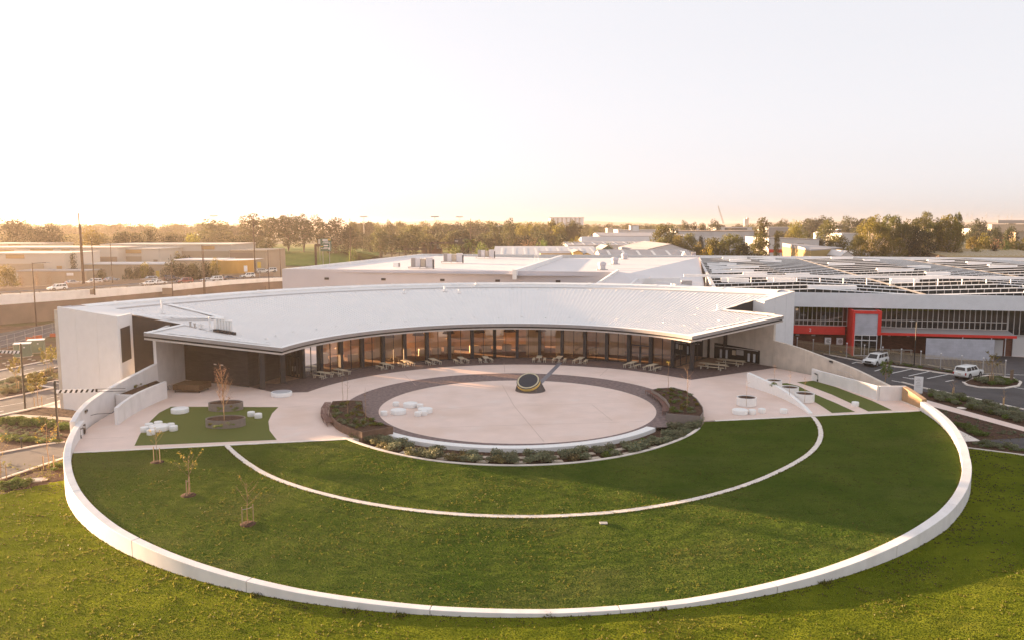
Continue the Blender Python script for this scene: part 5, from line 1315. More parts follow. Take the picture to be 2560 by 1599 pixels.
strip_glass(440, 892, .72, M['glass_dark'], zG0, zF0 + .1, lerp(zG0, zF0, .26)); strip_glass(1185, 2280, .78, M['glass_dark'], zG0 - .05, zF0 + .1, lerp(zG0, zF0, .36))
strip_glass(2288, 2900, .85, M['glass_teal'], fv(2300, 1180)[1], zF0 + .1)
for u in (1320, 1470, 1640, 1800, 1950, 2060, 2170):
    s = fv(u, 1000, 5)[0]; spanel('inner_column', M['shed_white'] if u > 2000 else M['frame_pale'], s, s + ru(.6, 1.6), zG0 - .5, zF0, 5.0, 5.4)
for k in range(16):
    s = fv(ru(1200, 2250), 1000, 4)[0]; spanel('inner_desk', random.choice([M['interior_pale'], M['frame_pale'], M['charcoal']]), s, s + ru(.5, 1.6), zG0 - .5, zG0 + ru(.2, .7), 3.4, 4.2)
# red portal
PB_ = -2.6
def fp(u, v): return fv(u, v, PB_)
s0, s1 = fp(940, 1100)[0], fp(1187, 1100)[0]; zt = fp(1060, 960)[1]; gi0, gi1 = fp(958, 1100)[0], fp(1156, 1100)[0]; zp1, zp0 = fp(1060, 985)[1], fp(1060, 1163)[1]; zd = ZR + .02
por = thing('entrance_portal', 'tall red portal with pale grey panel over teal glass doors on the factory', 'portal', tuple(SW((s0 + s1) / 2, PB_, ZR)))
def pp(name, m, a, b, z0, z1, d0, d1): return spanel(name, m, a, b, z0, z1, d0, d1, por)
pp('frame', M['red'], s0, s1, zp1, zt, PB_, PB_ + .5); pp('frame', M['red'], s0, gi0, zd, zp1, PB_, PB_ + .5); pp('frame', M['red'], gi1, s1, zp0, zp1, PB_, PB_ + .5)
pp('side_wall', M['red'], s0 - .02, s0 + .3, zd, zt - .002, PB_ + .5, 2.2); pp('side_wall', M['red'], s1 - .3, s1 + .02, zp0, zt - .002, PB_ + .5, 2.2)
pp('grey_panel', M['screen_grey'], gi0, gi1, zp0 + .02, zp1, PB_ + .12, PB_ + .3); pp('portal_roof', M['shed_roof'], s0 + .31, s1 - .31, zt - .25, zt - .12, PB_ + .5, 2.2)
g = pp('door_glass', M['glass_teal'], gi0 + .05, gi1, zd, zp0, PB_ + .2, PB_ + .24)
mb = MB()
for k in range(4): p = SW(lerp(gi0 + .05, gi1, k / 3), PB_ + .16, (zd + zp0) / 2); mb.box(tuple(p), (.07, .14, zp0 - zd), -SA)
for z in (zd + .06, zp0 - .9, zp0 - .06): p = SW((gi0 + gi1) / 2, PB_ + .16, z); mb.box(tuple(p), (gi1 - gi0, .12, .10), -SA)
mb.build('door_frame', M['render_white'], por, world=True); pp('lobby_back', M['interior_floor'], gi0, gi1, zd, zp0, 1.8, 2.0)
# awning, screen wall, white door
AW = -1.6
a0, a1 = s1 + .03, fv(2362, 1165, AW)[0]; za1, za0 = fv(1500, 1150, AW)[1], fv(1500, 1172, AW)[1]
aw = thing('awning', 'long low red-edged awning with pale roof along the factory front', 'awning', tuple(SW((a0 + a1) / 2, AW, ZR)))
spanel('red_edge', M['red'], a0, a1, za0, za1, AW, AW + .15, aw)
mb = MB(); mb.quad(SW(a0, AW + .15, za1 - .05), SW(a1, AW + .15, za1 - .05), SW(a1, 2.0, za1 + .35), SW(a0, 2.0, za1 + .35)); mb.build('awning_roof', M['shed_roof'], aw, world=True)
for u in (1185, 1890, 2140): s = fv(u, 1200, AW)[0]; spanel('post', M['render_white'], s, s + .1, ZR, za0, AW + .05, AW + .15, aw)
SC = -3.2
s0_, s1_ = fv(1575, 1250, SC)[0], fv(2167, 1250, SC)[0]
mb = MB(); a, b = SW(s0_, SC, 0), SW(s1_, SC, 0); c, d = SW(s1_, SC + .2, 0), SW(s0_, SC + .2, 0); mb.prism([a[:2], b[:2], c[:2], d[:2]], ZR - .2, [fv(1575, 1192, SC)[1], fv(2167, 1205, SC)[1]] + [fv(2167, 1205, SC)[1], fv(1575, 1192, SC)[1]]); tag(mb.build('screen_wall', M['screen_grey']), 'long pale blue-grey block screen wall standing before the factory awning', 'wall')
dd0, dd1 = fv(2168, 1250, 2.3)[0], fv(2240, 1250, 2.3)[0]; spanel('door', M['shed_white'], dd0, dd1, ZR, ZR + 2.6, 2.3, 2.38); spanel('white_panel', M['shed_white'], fv(2320, 1250, 2.3)[0], SEND, ZR, zR0 + .6, 2.2, 2.38); spanel('downpipe', M['render_white'], dd1 + .25, dd1 + .38, ZR, zR0 + .8, 2.25, 2.38)
for u in (1255, 1420): s = fv(u, 1190, 2.3)[0]; spanel('wall_vent', M['frame_pale'], s - .22, s + .22, zR0 - .15, zR0 + .3, 2.32, 2.398)
for u in (462, 600): s = fv(u, 1180, 2.3)[0]; spanel('wall_vent', M['frame_pale'], s - .3, s + .3, zR0 - .45, zR0 - .25, 2.32, 2.398)
for u in (725, 828):
    s = fv(u, 1190, 1.9)[0]; t = thing('air_conditioner', 'white outdoor air conditioner on the brick wall, ' + ('left one of two' if u < 800 else 'right one, next to the red portal'), 'air conditioner', tuple(SW(s, 1.9, ZR + 1.75))); t.rotation_euler = (0, 0, -SA)
    mb = MB(); mb.box((0, 0, 0), (1.0, .45, 1.1)); mb.build('case', M['render_white'], t, bevel=.03); mb = MB(); mb.tube((.06, -.24, 0), (.06, -.225, 0), .36, n=20); mb.build('fan_grille', M['galv'], t)
    mb = MB(); mb.box((0, .25, -.62), (.9, .5, .08)); mb.build('bracket', M['galv'], t)
# tiny sign letter on the red band
def text(name, s, size, m, loc, rx, rz, parent=None, ext=.02):
    cu = bpy.data.curves.new(name, 'FONT'); cu.body = s; cu.size = size; cu.extrude = ext; cu.align_x = 'CENTER'; cu.align_y = 'CENTER'
    o = bpy.data.objects.new(name, cu); COL.objects.link(o); dg = bpy.context.evaluated_depsgraph_get(); me = bpy.data.meshes.new_from_object(o.evaluated_get(dg)); bpy.data.objects.remove(o)
    me.materials.clear(); me.materials.append(m); o = bpy.data.objects.new(name, me); COL.objects.link(o); o.rotation_euler = (rx, 0, rz); o.location = loc
    if parent: o.parent = parent; o.location = Vector(loc) - Vector(parent.location)
    return o
s, z = fv(572, 1122, 1.2); text('lettering', '2', .75, M['render_white'], tuple(SW(s, 1.17, z)), pi / 2, -SA, fac)
# yard tables under the awning
for u, nm in ((1222, 'left'), (1325, 'middle'), (1418, 'right')):
    s, z = fv(u, 1285, 0); t = thing('yard_table', f'{nm} pale steel table frame under the factory awning', 'table', tuple(SW(s, 0.4, ZR))); t.rotation_euler = (0, 0, -SA)
    for x in (-.6, .6):
        mb = MB(); mb.pipe([(x, -.4, 0), (x, -.4, .78), (x, .4, .78), (x, .4, 0)], .04, 6); mb.build('leg_frame', M['frame_pale'], t)
    mb = MB(); mb.box((0, 0, .80), (1.5, .9, .05)); mb.build('tabletop', M['frame_pale'], t); mb = MB(); mb.box((-1.1, 0, .45), (.4, .8, .06)); mb.box((-1.1, 0, .22), (.06, .5, .42)); mb.build('seat', M['charcoal'], t)
# ---- sawtooth roof
BAY = 34.0
def bz(s):                                     # gently gabled bays
    k = ((s + 2) % BAY) / BAY; return .75 * (1 - abs(2 * k - 1)) - .2
def zrow(s): return zF1 - .55 + bz(s)
nrow = 17; pitch = DEP / nrow
SS = [k * BAY / 4 - 2 for k in range(0, 17)]
SS = [max(-1, s) for s in SS if s < SEND] + [SEND]
roofm = MB(); sr_parts = []
for r in range(nrow):
    d0 = .62 + r * pitch; d1 = d0 + pitch; glz = MB(); mul = MB(); cap = MB()
    for a, b in zip(SS, SS[1:]):
        if b - a < .1: continue
        roofm.quad(SW(a, d0 + .3, zrow(a) + .62), SW(b, d0 + .3, zrow(b) + .62), SW(b, d1 + .3, zrow(b) - .10), SW(a, d1 + .3, zrow(a) - .10))
        glz.quad(SW(a, d0 + .32, zrow(a) - .3), SW(b, d0 + .32, zrow(b) - .3), SW(b, d0 + .16, zrow(b) + .60), SW(a, d0 + .16, zrow(a) + .60))
        cap.quad(SW(a, d0 + .08, zrow(a) + .60), SW(b, d0 + .08, zrow(b) + .60), SW(b, d0 + .4, zrow(b) + .66), SW(a, d0 + .4, zrow(a) + .66)); cap.quad(SW(a, d0 + .08, zrow(a) + .60), SW(b, d0 + .08, zrow(b) + .60), SW(b, d0 + .08, zrow(b) + .53), SW(a, d0 + .08, zrow(a) + .53))
    if r < 9:
        s = 0.0
        while s < 100:
            p = SW(s, d0 + .17, zrow(s) + .18); mul.box(tuple(p), (.10, .16, .66), -SA); s += 1.25
    sr_parts.append((glz, mul, cap))
sr = roofm.build('sawtooth_roof', M['roof_back'], fac, world=True)
for glz, mul, cap in sr_parts:
    glz.build('roof_glazing', M['saw_glass'], sr, world=True); cap.build('ridge_capping', M['roof_trim'], sr, world=True)
    if mul.v: mul.build('glazing_bars', M['frame_pale'], sr, world=True)
# white ventilator boxes on the rows
random.seed(5)
for r in range(nrow):
    d0 = .62 + r * pitch
    for bay in range(4):
        for k in range(1 if (r + bay) % 2 else 0):
            s = bay * BAY - 2 + ru(3, BAY - 12); L = ru(4.5, 8.5)
            if s < 0 or s + L > 122: continue
            spanel('roof_ventilator', M['roof_trim'], s, s + L, zrow(s) - .1, zrow(s + L / 2) + .75, d0 - .25, d0 + 1.3, sr)
            if bay == 0 and r > 1: spanel('roof_ventilator', M['roof_trim'], max(.3, s - 9), max(.3, s - 9) + L, zrow(s) - .1, zrow(s) + .72, d0 - .22, d0 + 1.2, sr)
mb = MB()
for bay in range(1, 4):
    s = bay * BAY - 2; mb.quad(SW(s - .55, .7, zrow(s) + .64), SW(s + .55, .7, zrow(s) + .64), SW(s + .55, DEP, zrow(s) + .64), SW(s - .55, DEP, zrow(s) + .64))
mb.build('valley_gutter', M['step'], sr, world=True)
spanel('side_wall', M['shed_white'], -1.6, -1, ZR - 1.6, zF1 + .4, 0, DEP); spanel('rear_parapet', M['roof_trim'], -1, SEND, zF1 - 1.2, zF1 + .55, DEP + .3, DEP + .9)
# white pipe bridge over the roof
o = PY(1709, 690, 158.0); e = PY(2620, 695, 150.0)
bm_ = thing('pipe_bridge', 'long white horizontal beam on short posts crossing the sawtooth roof', 'beam', tuple(o))
mb = MB(); d = e - o; mb.box(tuple((o + e) / 2), (d.length, .6, .5), atan2(d.y, d.x)); mb.build('beam', M['roof_trim'], bm_, world=True)
for k in range(1, 16):
    p = o.lerp(e, k / 15.5); mb = MB(); mb.box((p.x, p.y, p.z - 1.1), (.16, .16, 1.8)); mb.build('post', M['roof_trim'], bm_, world=True)

# ---- palisade fence, lamp, sign, wheel stops, island plants
fpts = [(p[0], p[1]) for p in ((1860 + .33066 * u, 740 + .33066 * (v + 97)) for u, v in ((380, 333), (513, 340), (645, 348), (783, 360), (923, 375), (1068, 388), (1213, 405), (1360, 422), (1510, 438), (1660, 460), (1815, 482), (1972, 508)))]
fw = [P(px, py, ZR) for px, py in fpts]
# straighten the fence line
A_, B_ = fw[2], fw[-1]; fl = [A_.lerp(B_, k / 9) for k in range(-2, 10)]
fe = thing('palisade_fence', 'weathered steel palisade fence between the car park and the factory yard', 'fence', tuple(fl[5]))
for i, p in enumerate(fl):
    mb = MB(); mb.box((p.x, p.y, ZR + 1.15), (.10, .10, 2.3)); mb.build('post', M['galv'], fe, world=True); mb = MB(); mb.box((p.x, p.y, ZR + 2.33), (.16, .16, .14)); mb.build('post_cap', M['render_white'], fe, world=True)
for a, b in zip(fl, fl[1:]):
    mb = MB(); d = b - a; rz = atan2(d.y, d.x); n = int(d.length / .17)
    for k in range(1, n): p = a + d * (k / n); mb.box((p.x, p.y, ZR + 1.02), (.05, .02, 1.9), rz)
    for z in (.35, 1.65): c = (a + b) / 2; mb.box((c.x, c.y + .03, ZR + z), (d.length - .1, .04, .05), rz)
    mb.build('fence_panel', M['fence_tan'], fe, world=True)
def lamp_post(base, h, label, arm=(-1.3, 0), m='black', r=.07, cat='lamp post', head=(.7, .28, .10), name='lamp_post'):
    t = thing(name, label, cat, tuple(base)); mb = MB(); mb.tube((0, 0, -.1), (0, 0, h), r * 1.3, r * .75, 10); mb.tube((0, 0, 0), (0, 0, .08), r * 2.4, n=10); mb.build('pole', M[m], t)
    if arm:
        mb = MB(); mb.tube((0, 0, h - .05), (arm[0], arm[1], h + .02), r * .5, n=6); mb.build('arm', M[m], t)
        mb = MB(); mb.box((arm[0] * 1.25, arm[1] * 1.25, h + .02), head, atan2(arm[1], arm[0])); mb.build('lamp_head', M['galv'], t, bevel=.02)
    return t
lamp_post(P(2285, 915, ZR), 6.9, 'slim black lamp post at the fence behind the car park bays', (-.7, -.3))
t = thing('sign_board', 'white upright sign board with faint grey writing at the car park entry', 'sign', tuple(P(2295, 983, ZR)), -.35)
mb = MB(); mb.box((0, 0, 1.15), (1.0, .12, 2.1)); mb.build('board', M['render_white'], t, bevel=.02)
mb = MB()
for k in range(6): mb.box((-.05, -.066, 1.9 - k * .2), (ru(.3, .6), .01, .05))
mb.build('faint_text_lines', M['galv'], t)
mb = MB(); mb.box((0, 0, .06), (.8, .2, .12)); mb.build('plinth', M['galv'], t)
ws = [((2232, 916), (2264, 919.5)), ((2281, 922.5), (2311, 926)), ((2328, 929), (2358, 933)), ((2142, 905.5), (2160, 907.5)), ((2317, 911), (2350, 917)), ((2358, 920), (2380, 925))]
for i, (a, b) in enumerate(ws):
    a, b = P(*a, ZR), P(*b, ZR); c = (a + b) / 2; d = b - a; o = MB().box((0, 0, .06), (d.length * .86, .18, .12)).build('wheel_stop', M['kerb'], bevel=.03); o.location = c; o.rotation_euler = (0, 0, atan2(d.y, d.x))
    tag(o, ['concrete wheel stop in the bay right of the rack ute', 'concrete wheel stop in the second empty bay from the rack ute', 'concrete wheel stop in the third empty bay from the rack ute', 'concrete wheel stop left of the rack ute', 'long concrete bar lying behind the fence garden', 'short concrete bar behind the fence right of the lamp post'][i], 'wheel stop', 'concrete wheel stops')
isp = [(2430, 956), (2450, 948), (2480, 944), (2520, 948), (2542, 956), (2510, 963), (2460, 962)]
for k in range(30):
    while True:
        x, y = ru(2425, 2545), ru(943, 965)
        if inpoly(x, y, isp): break
    SH[random.choice([1, 3, 3])](P(x, y, ZR + .05), ru(0, 6), 'dense green shrub on the kerbed car park island', 'shrubs on the car park island', ru(.8, 1.25))
branch_tree('sapling', 'leafy staked young tree on the kerbed car park island', 'sapling', 4.3, M['leaf_gold'], 420, .17, .32, .45, .05, 10, 'twig', 0, 3, P(2478, 957, ZR + .05), 0, 2)
for px, py, nm in ((2526, 957, 'left'), (2530, 955, 'right')):
    o = MB().box((0, 0, .9), (.16, .16, 1.8)).build('bollard_post', M['bark'], bevel=.01); o.location = P(px, py, ZR); tag(o, f'{nm} dark timber post of the pair on the car park island', 'post', 'timber posts on the island')
branch_tree('sapling', 'round yellow-green young tree behind the curved wall by the car park', 'sapling', 3.6, M['leaf_green'], 900, .2, .36, .35, .05, 14, 'twig', 0, 3, P(2213, 968, ZR), 0, 0)
gcp = Placer(shrub_proto('groundcover_plant', '', 'plant', M['leaf_green'], .42, .36, 200, .12)); gcd = Placer(shrub_proto('groundcover_plant', '', 'plant', M['leaf_grey'], .40, .3, 180, .12))
def bed_fill(poly, z, n, pls, name, lab, sc=(.7, 1.1)):
    k = 0
    while k < n:
        x, y = ru(min(p[0] for p in poly), max(p[0] for p in poly)), ru(min(p[1] for p in poly), max(p[1] for p in poly))
        if inpoly(x, y, poly): random.choice(pls)(P(x, y, z), ru(0, 6), lab, lab, ru(*sc)); k += 1
bed_fill([(2318, 978), (2400, 994), (2560, 1032), (2560, 1060), (2420, 1020), (2330, 996)], ZR, 95, [SH[0], SH[0], SH[1], SH[3]], '', 'grey-green shrub in the long bed beside the car park kerb', (.7, 1.2))
bed_fill([(2372, 1052), (2400, 1058), (2480, 1086), (2450, 1092), (2400, 1075)], ZR, 26, [gcp], '', 'bright green low plant in the lower right bed', (.8, 1.5))
bed_fill([(2345, 1020), (2560, 1082), (2560, 1090), (2480, 1085), (2370, 1045)], ZR, 50, [gcd], '', 'small grey-green plant dotting the bare right bed', (.4, .7))
bed_fill([(2420, 1104), (2480, 1104), (2560, 1124), (2560, 1130), (2460, 1118)], ZR, 40, [gcd, gcp, SH[0]], '', 'dark low shrub in the narrow bed at the right lawn edge', (.5, .9))
bed_fill([(2060, 877), (2115, 888), (2240, 908), (2430, 935), (2430, 938), (2240, 911), (2115, 891), (2060, 881)], ZR, 44, [gcp, gcd], '', 'low green plant along the foot of the palisade fence', (.7, 1.2))
for px, py, nm in ((2382, 994, 'nearer the sign'), (2508, 1020, 'nearer the right edge')):
    branch_tree('sapling', f'bare staked sapling in the long right bed, {nm}', 'sapling', 2.6, M['leaf_bare'], 20, .1, .25, .45, .03, 7, 'twig', 0, 2, P(px, py, ZR), .4, 2)
t = thing('pit_lid', 'pale round pit lid in the long right bed', 'lid', tuple(P(2404, 1019, ZR + .04))); mb = MB(); mb.tube((0, 0, 0), (0, 0, .05), .5, n=16); mb.build('lid', M['kerb'], t)

# ================================================================== BIG GREY HALLS BEHIND
hl = thing('grey_hall', 'broad low grey warehouse hall with white roof behind the crescent building', 'warehouse', (0, 170, ZL))
ZH = 11.2
f0, f1 = P(705, 673, ZH), P(1544, 680.5, ZH)
bk0, bk1 = P(1054, 635.5, ZH), P(1400, 642.5, ZH - .3)
mid = P(1281, 679.5, ZH)
mb = MB(); n = Vector((0, .5, 0))
mb.prism([f0[:2], f1[:2], (f1 + n)[:2], (f0 + n)[:2]], ZL - .5, ZH); mb.build('front_wall', M['hall_wall'], hl, world=True)
mb = MB(); mb.prism([f0[:2], (f0.x + .5, f0.y + .5), (bk0.x + .5, bk0.y), bk0[:2]], ZL - .5, ZH); mb.build('side_parapet', M['roof_trim'], hl, world=True)
mb = MB(); mb.poly([f0 + Vector((.3, .3, -.55)), mid + Vector((0, .3, -.55)), bk1 + Vector((0, 0, -.5)), bk0 + Vector((0, 0, -.5))]); hr_ = mb.build('left_roof', M['roof_back'], hl, world=True)
r1, r2, q1 = P(1748, 642.5, ZH - .6), P(1762, 722, 8.3), P(1590, 720, 8.3)
r1.z = ZH - .75; g1 = f1 + Vector((0, .3, -.8))
mb = MB(); mb.poly([mid + Vector((.2, .3, -.8)), g1, r1, (bk1.x, bk1.y, ZH - .75)]); mb.poly([g1, q1, r2, r1]); hr2 = mb.build('right_roof', M['roof_back'], hl, world=True)
mb = MB(); mb.prism([mid[:2], (mid.x + .8, mid.y), (bk1.x + .8, bk1.y), bk1[:2]], ZH - 1.5, [ZH + .35, ZH + .35, ZH + .15, ZH + .15]); mb.build('step_parapet', M['roof_trim'], hl, world=True)
mb = MB(); mb.prism([bk0[:2], (bk0.x, bk0.y + .6), (r1.x, r1.y + .6), r1[:2]], ZL, [ZH, ZH, ZH - .2, ZH - .2]); mb.build('rear_parapet', M['roof_trim'], hl, world=True)
mb = MB(); mb.quad((r2.x, r2.y, ZL), (r1.x, r1.y, ZL), (r1.x, r1.y, ZH - .4), (r2.x, r2.y, r2.z + .3)); mb.build('side_wall', M['tan_dark'], hl, world=True)
# sloped link roof coming down in front of the right hall
a, b = P(1544, 679, ZH + .15), P(1492, 713, 9.1); c, d = P(1600, 714, 9.0), P(1626, 692, ZH - 1.0)
lk_ = thing('link_roof', 'small white sloping link roof between the grey hall and the crescent building', 'roof', tuple(b))
mb = MB(); mb.prism([a[:2], b[:2], c[:2], d[:2]], [a.z - .35, b.z - .35, c.z - .35, d.z - .35], [a.z, b.z, c.z, d.z]); mb.build('roof_slab', M['roof_back'], lk_, world=True)
mb = MB(); e_ = (b - a); n_ = Vector((-e_.y, e_.x, 0)).normalized() * .25; mb.prism([(a - n_)[:2], (b - n_)[:2], (b + n_)[:2], (a + n_)[:2]], [a.z - 1, b.z - 1, b.z - 1, a.z - 1], [a.z + .35, b.z + .35, b.z + .35, a.z + .35]); mb.build('edge_parapet', M['roof_trim'], lk_, world=True)
p, q, r_ = P(1573, 715, 9.0), P(1590, 701, 9.8), P(1700, 699, 9.8)
mb = MB(); mb.prism([p[:2], q[:2], (q.x + .4, q.y + .2), (p.x + .4, p.y + .2)], 9, [p.z + .3, q.z + .3, q.z + .3, p.z + .3]); mb.prism([(q.x + .45, q.y), r_[:2], (r_.x, r_.y + .4), (q.x + .45, q.y + .4)], 9, [q.z + .3] * 4); mb.build('inner_parapet', M['roof_trim'], lk_, world=True)
mb = MB()
for k in range(14): p = PY(1545 + k * 5.2, 683, 178); mb.box((p.x, p.y, p.z + .3), (.07, .07, 1.3))
p, q = PY(1545, 683, 178), PY(1613, 683, 178); mb.box((((p + q) / 2).x, 178, p.z + .9), ((q - p).length, .07, .07)); mb.build('guard_rail', M['roof_trim'], lk_, world=True)
mb = MB(); p = P(1716, 713, 8.7); mb.box((p.x, p.y, p.z + .4), (1.9, 1.2, .9)); mb.build('cooler_box', M['galv'], lk_, world=True)
# scuppers on the grey wall
for i, px in enumerate((817, 959, 1106, 1244, 1395)):
    p = PY(px, 697 + i * 1.7, (f0.y + (f1.y - f0.y) * (px - 705) / 839) - .12); mb = MB(); mb.box((p.x, p.y, p.z), (.9, .3, .45)); mb.build('scupper', M['charcoal'], hl, world=True)
# roof-top plant
for (px, py, w, nm) in ((1058, 671, 5.2, 'nearest'), (1135, 657, 5.6, 'middle'), (1217, 645, 5.6, 'farthest')):
    p = P(px, py, ZH - .5); t = thing('rooftop_plant', f'{nm} row of pale air handling boxes on the grey hall roof', 'rooftop plant', tuple(p), -.06)
    for k, (x, mm, hh, ww) in enumerate(((-2.1, 'fascia', 1.9, .95), (-1.05, 'roof_back', 1.85, 1.1), (.1, 'step', 1.7, 1.0), (1.45, 'roof_back', 2.3, 1.5))):
        mb = MB(); mb.box((x, 0, .35 + hh / 2 - (.3 if k == 3 else 0)), (ww, 1.6, hh)); mb.build('unit', M[mm], t, bevel=.03)
    mb = MB(); mb.box((2.3, 0, .9), (.16, 1.5, 2.0)); mb.build('louvre', M['charcoal'], t); mb = MB(); mb.box((-1, -.2, .28), (4.4, 2.2, .14)); mb.build('platform', M['galv'], t)
    mb = MB(); mb.box((-.6, -.9, .1), (.12, .12, .3)); mb.box((-3, -.9, .1), (.12, .12, .3)); mb.build('foot', M['galv'], t)
for px, py, nm in ((1505, 675, 'nearest'), (1537, 661, 'middle'), (1561, 648.5, 'farthest')):
    p = P(px, py, ZH - .75); t = thing('roof_vent', f'{nm} grey cowl ventilator on the right hall roof', 'roof vent', tuple(p)); mb = MB(); mb.box((0, 0, .05), (2.4, 1.8, .14)); mb.build('curb', M['galv'], t); mb = MB(); mb.lathe([(.75, .1), (.75, .9), (.95, 1.0), (.9, 1.5), (.5, 1.75), (0, 1.8)], 14); mb.build('cowl', M['hall_wall'], t)
p = P(990, 668.5, ZH - .5); t = thing('roof_hatch', 'small white box hatch near the left edge of the grey hall roof', 'roof hatch', tuple(p)); mb = MB(); mb.box((0, 0, .5), (1.2, 1.0, 1.0)); mb.build('box', M['roof_trim'], t, bevel=.03); mb = MB(); mb.box((.75, 0, .5), (.3, .7, .9)); mb.build('louvre', M['fascia'], t)
p = P(1341, 657, ZH - .5); t = thing('roof_ladder', 'pale access ladder rail on the step between the hall roofs', 'ladder', tuple(p)); mb = MB(); mb.pipe([(-.7, 0, 0), (-.3, 0, 2.0), (.3, 0, 2.0), (.7, 0, 0)], .06, 6); mb.build('rail', M['roof_trim'], t)
# ================================================================== LEFT : HIGHWAY AND PRECINCT BEYOND
random.seed(21)
WL = [(-190, 118), (-140, 158), (-116.5, 181), (-103, 196), (-91, 214), (-82, 230.5), (-72, 240), (-64, 246)]
zw1 = [4.4] * 8; zw0 = [1.9, 2.0, 2.1, 2.35, 2.7, 3.1, 3.3, 3.35]
hw = thing('highway_wall', 'long retaining wall, brown textured below and white barrier above, carrying the highway', 'wall', (-103, 196, ZL))
n = len(WL); A = WL; B = offset(WL, .5)
mb = MB(); mb.band([(x, y) for x, y in A], B, [ZL - .5] * n, zw0); mb.build('lower_wall', M['ret_wall'], hw, world=True)
A2 = offset(WL, -.06)
mb = MB(); mb.band(A2, B, [z + .003 for z in zw0], zw1); mb.build('barrier', M['concrete_white'], hw, world=True)
mb = MB(); mb.tube((A[1][0], A[1][1], 0), (A[1][0], A[1][1], 0), .01)
for i in range(n - 1):
    a = Vector((B[i][0], B[i][1], zw1[i] + .35)); b = Vector((B[i + 1][0], B[i + 1][1], zw1[i + 1] + .35)); mb.tube(a, b, .09, n=6); L = (b - a).length; m_ = int(L / 4)
    for k in range(m_): p = a.lerp(b, k / m_); mb.tube(p, p - Vector((0, 0, .45)), .12, n=6)
mb.build('top_rail', M['bark'], hw, world=True)
far = offset(WL, 27.0)
deck = MB(); deck.strip([Vector((x, y, 3.25)) for x, y in B], [Vector((x, y, 3.25)) for x, y in far]); struct('highway', deck, M['highway'])
mb = MB(); mid_ = offset(WL, 14.0); 
mb = MB(); F2 = offset(WL, 27.6)
mb.band(far, F2, [ZL] * n, [4.15] * n); 
for i in range(n - 1):
    a = Vector((far[i][0], far[i][1], 4.4)); b = Vector((far[i + 1][0], far[i + 1][1], 4.4)); L = (b - a).length; m_ = max(1, int(L / 4)); mb.tube(a, b, .08, n=5)
    for k in range(m_): p = a.lerp(b, k / m_); mb.tube(p, p - Vector((0, 0, .35)), .12, n=5)
tag(mb.build('far_barrier', M['tan_dark']), 'low tan barrier with rail along the far side of the highway', 'barrier')
# continuation of the road past the hall
sheet('road', [(-64, 246), (-40, 262), (60, 330), (40, 350), (-62, 282), (-86, 268)], ZL + .06, M['highway'])
sheet('grass_bank', [PY(655, 660, 300), PY(780, 664, 300), PY(930, 642, 330), PY(930, 642, 331), PY(660, 659, 301)], ZL + .02, M['slab_far'])
# sound wall box, small kiosk on barrier
t = thing('barrier_box', 'grey service box fixed to the highway barrier', 'box', tuple(PY(419, 728, 209))); mb = MB(); mb.box((0, 0, 0), (2.6, .5, 1.6)); mb.build('box', M['tan_dark'], t)
# cars on the highway
prot = {('suv', 'w'): None}
def car_on(px, py, style, paint, label, rz_off=0, key=None, z=3.27, toward=1):
    k = (style, paint)
    if k not in prot or prot[k] is None: prot[k] = Placer(make_car(style, M[paint]))
    p = P(px, py, z)
    # follow the wall direction
    best = min(range(n - 1), key=lambda i: (WL[i][0] - p.x) ** 2 + (WL[i][1] - p.y) ** 2); a, b = WL[best], WL[best + 1]
    return prot[k](p, atan2(b[1] - a[1], b[0] - a[0]) + (pi if toward < 0 else 0), label, 'cars on the highway')
for i, (px, py, st, pa, lab) in enumerate(((144, 726.5, 'suv', 'paint_white', 'large white car above the white barrier, leftmost near lane'), (182, 713, 'sedan', 'paint_silver', 'silver car low behind the far left pair of tall poles'), (235, 711.5, 'suv', 'paint_white', 'white car passing behind the dark pole with a box'), (278, 705, 'sedan', 'paint_silver', 'small silver car on the far lanes by the hedge'), (372, 715, 'sedan', 'paint_white', 'white car of the near pair, left one'), (397, 712.5, 'sedan', 'paint_white', 'white car of the near pair, right one'), (374, 705, 'suv', 'paint_silver', 'silver car just above the near white pair'), (428, 702, 'suv', 'paint_blue', 'dark blue van on the far lanes beside the slim pole'), (462, 709.5, 'suv', 'paint_red', 'car with a dark red rear in the near lane'), (520, 707, 'sedan', 'paint_white', 'white car right beside the double pole'), (538, 704.5, 'suv', 'paint_white', 'white van following the car by the double pole'), (575, 701.5, 'sedan', 'paint_blue', 'dark blue car right of the white van'), (619, 695.5, 'suv', 'paint_white', 'white car near the right end of the barrier'), (556, 689.5, 'sedan', 'paint_white', 'white car on the far lanes under the ochre wall'), (616, 685, 'sedan', 'paint_white', 'white car at the far right foot of the ochre wall'), (657, 684, 'suv', 'paint_white', 'white car in the right-hand cluster, left one'), (676, 681.5, 'suv', 'paint_white', 'white car in the right-hand cluster, nearest the grey hall'))):
    car_on(px, py, st, pa, lab, toward=-1 if i % 2 == 0 else 1)
# poles
def pole(px, pyb, pyt, Y, label, arm=0, m='poles', r=.16, taper=.6, head=True, name='utility_pole', cat='pole', zb=None):
    b = PY(px, pyb, Y); z1 = PY(px, pyt, Y).z; h = z1 - b.z
    t = thing(name, label, cat, tuple(b)); mb = MB(); mb.tube((0, 0, -.3), (0, 0, h), r, r * taper, 10); mb.build('pole', M[m], t)
    if arm:
        mb = MB(); mb.tube((0, 0, h - .15), (arm, 0, h), r * .45, n=6); mb.build('arm', M[m], t)
        if head: mb = MB(); mb.box((arm, 0, h - .02), (.9, .3, .12)); mb.build('lamp_head', M['galv'], t)
    return t
pole(91, 811, 657, 176, 'dark street light pole with a long arm in front of the brown wall', 3.6, r=.15)
pole(207, 707, 533, 217, 'tallest of the twin brown timber poles at the highway', 0, r=.24); pole(210, 707, 561, 218, 'shorter of the twin brown timber poles at the highway', 0, r=.26)
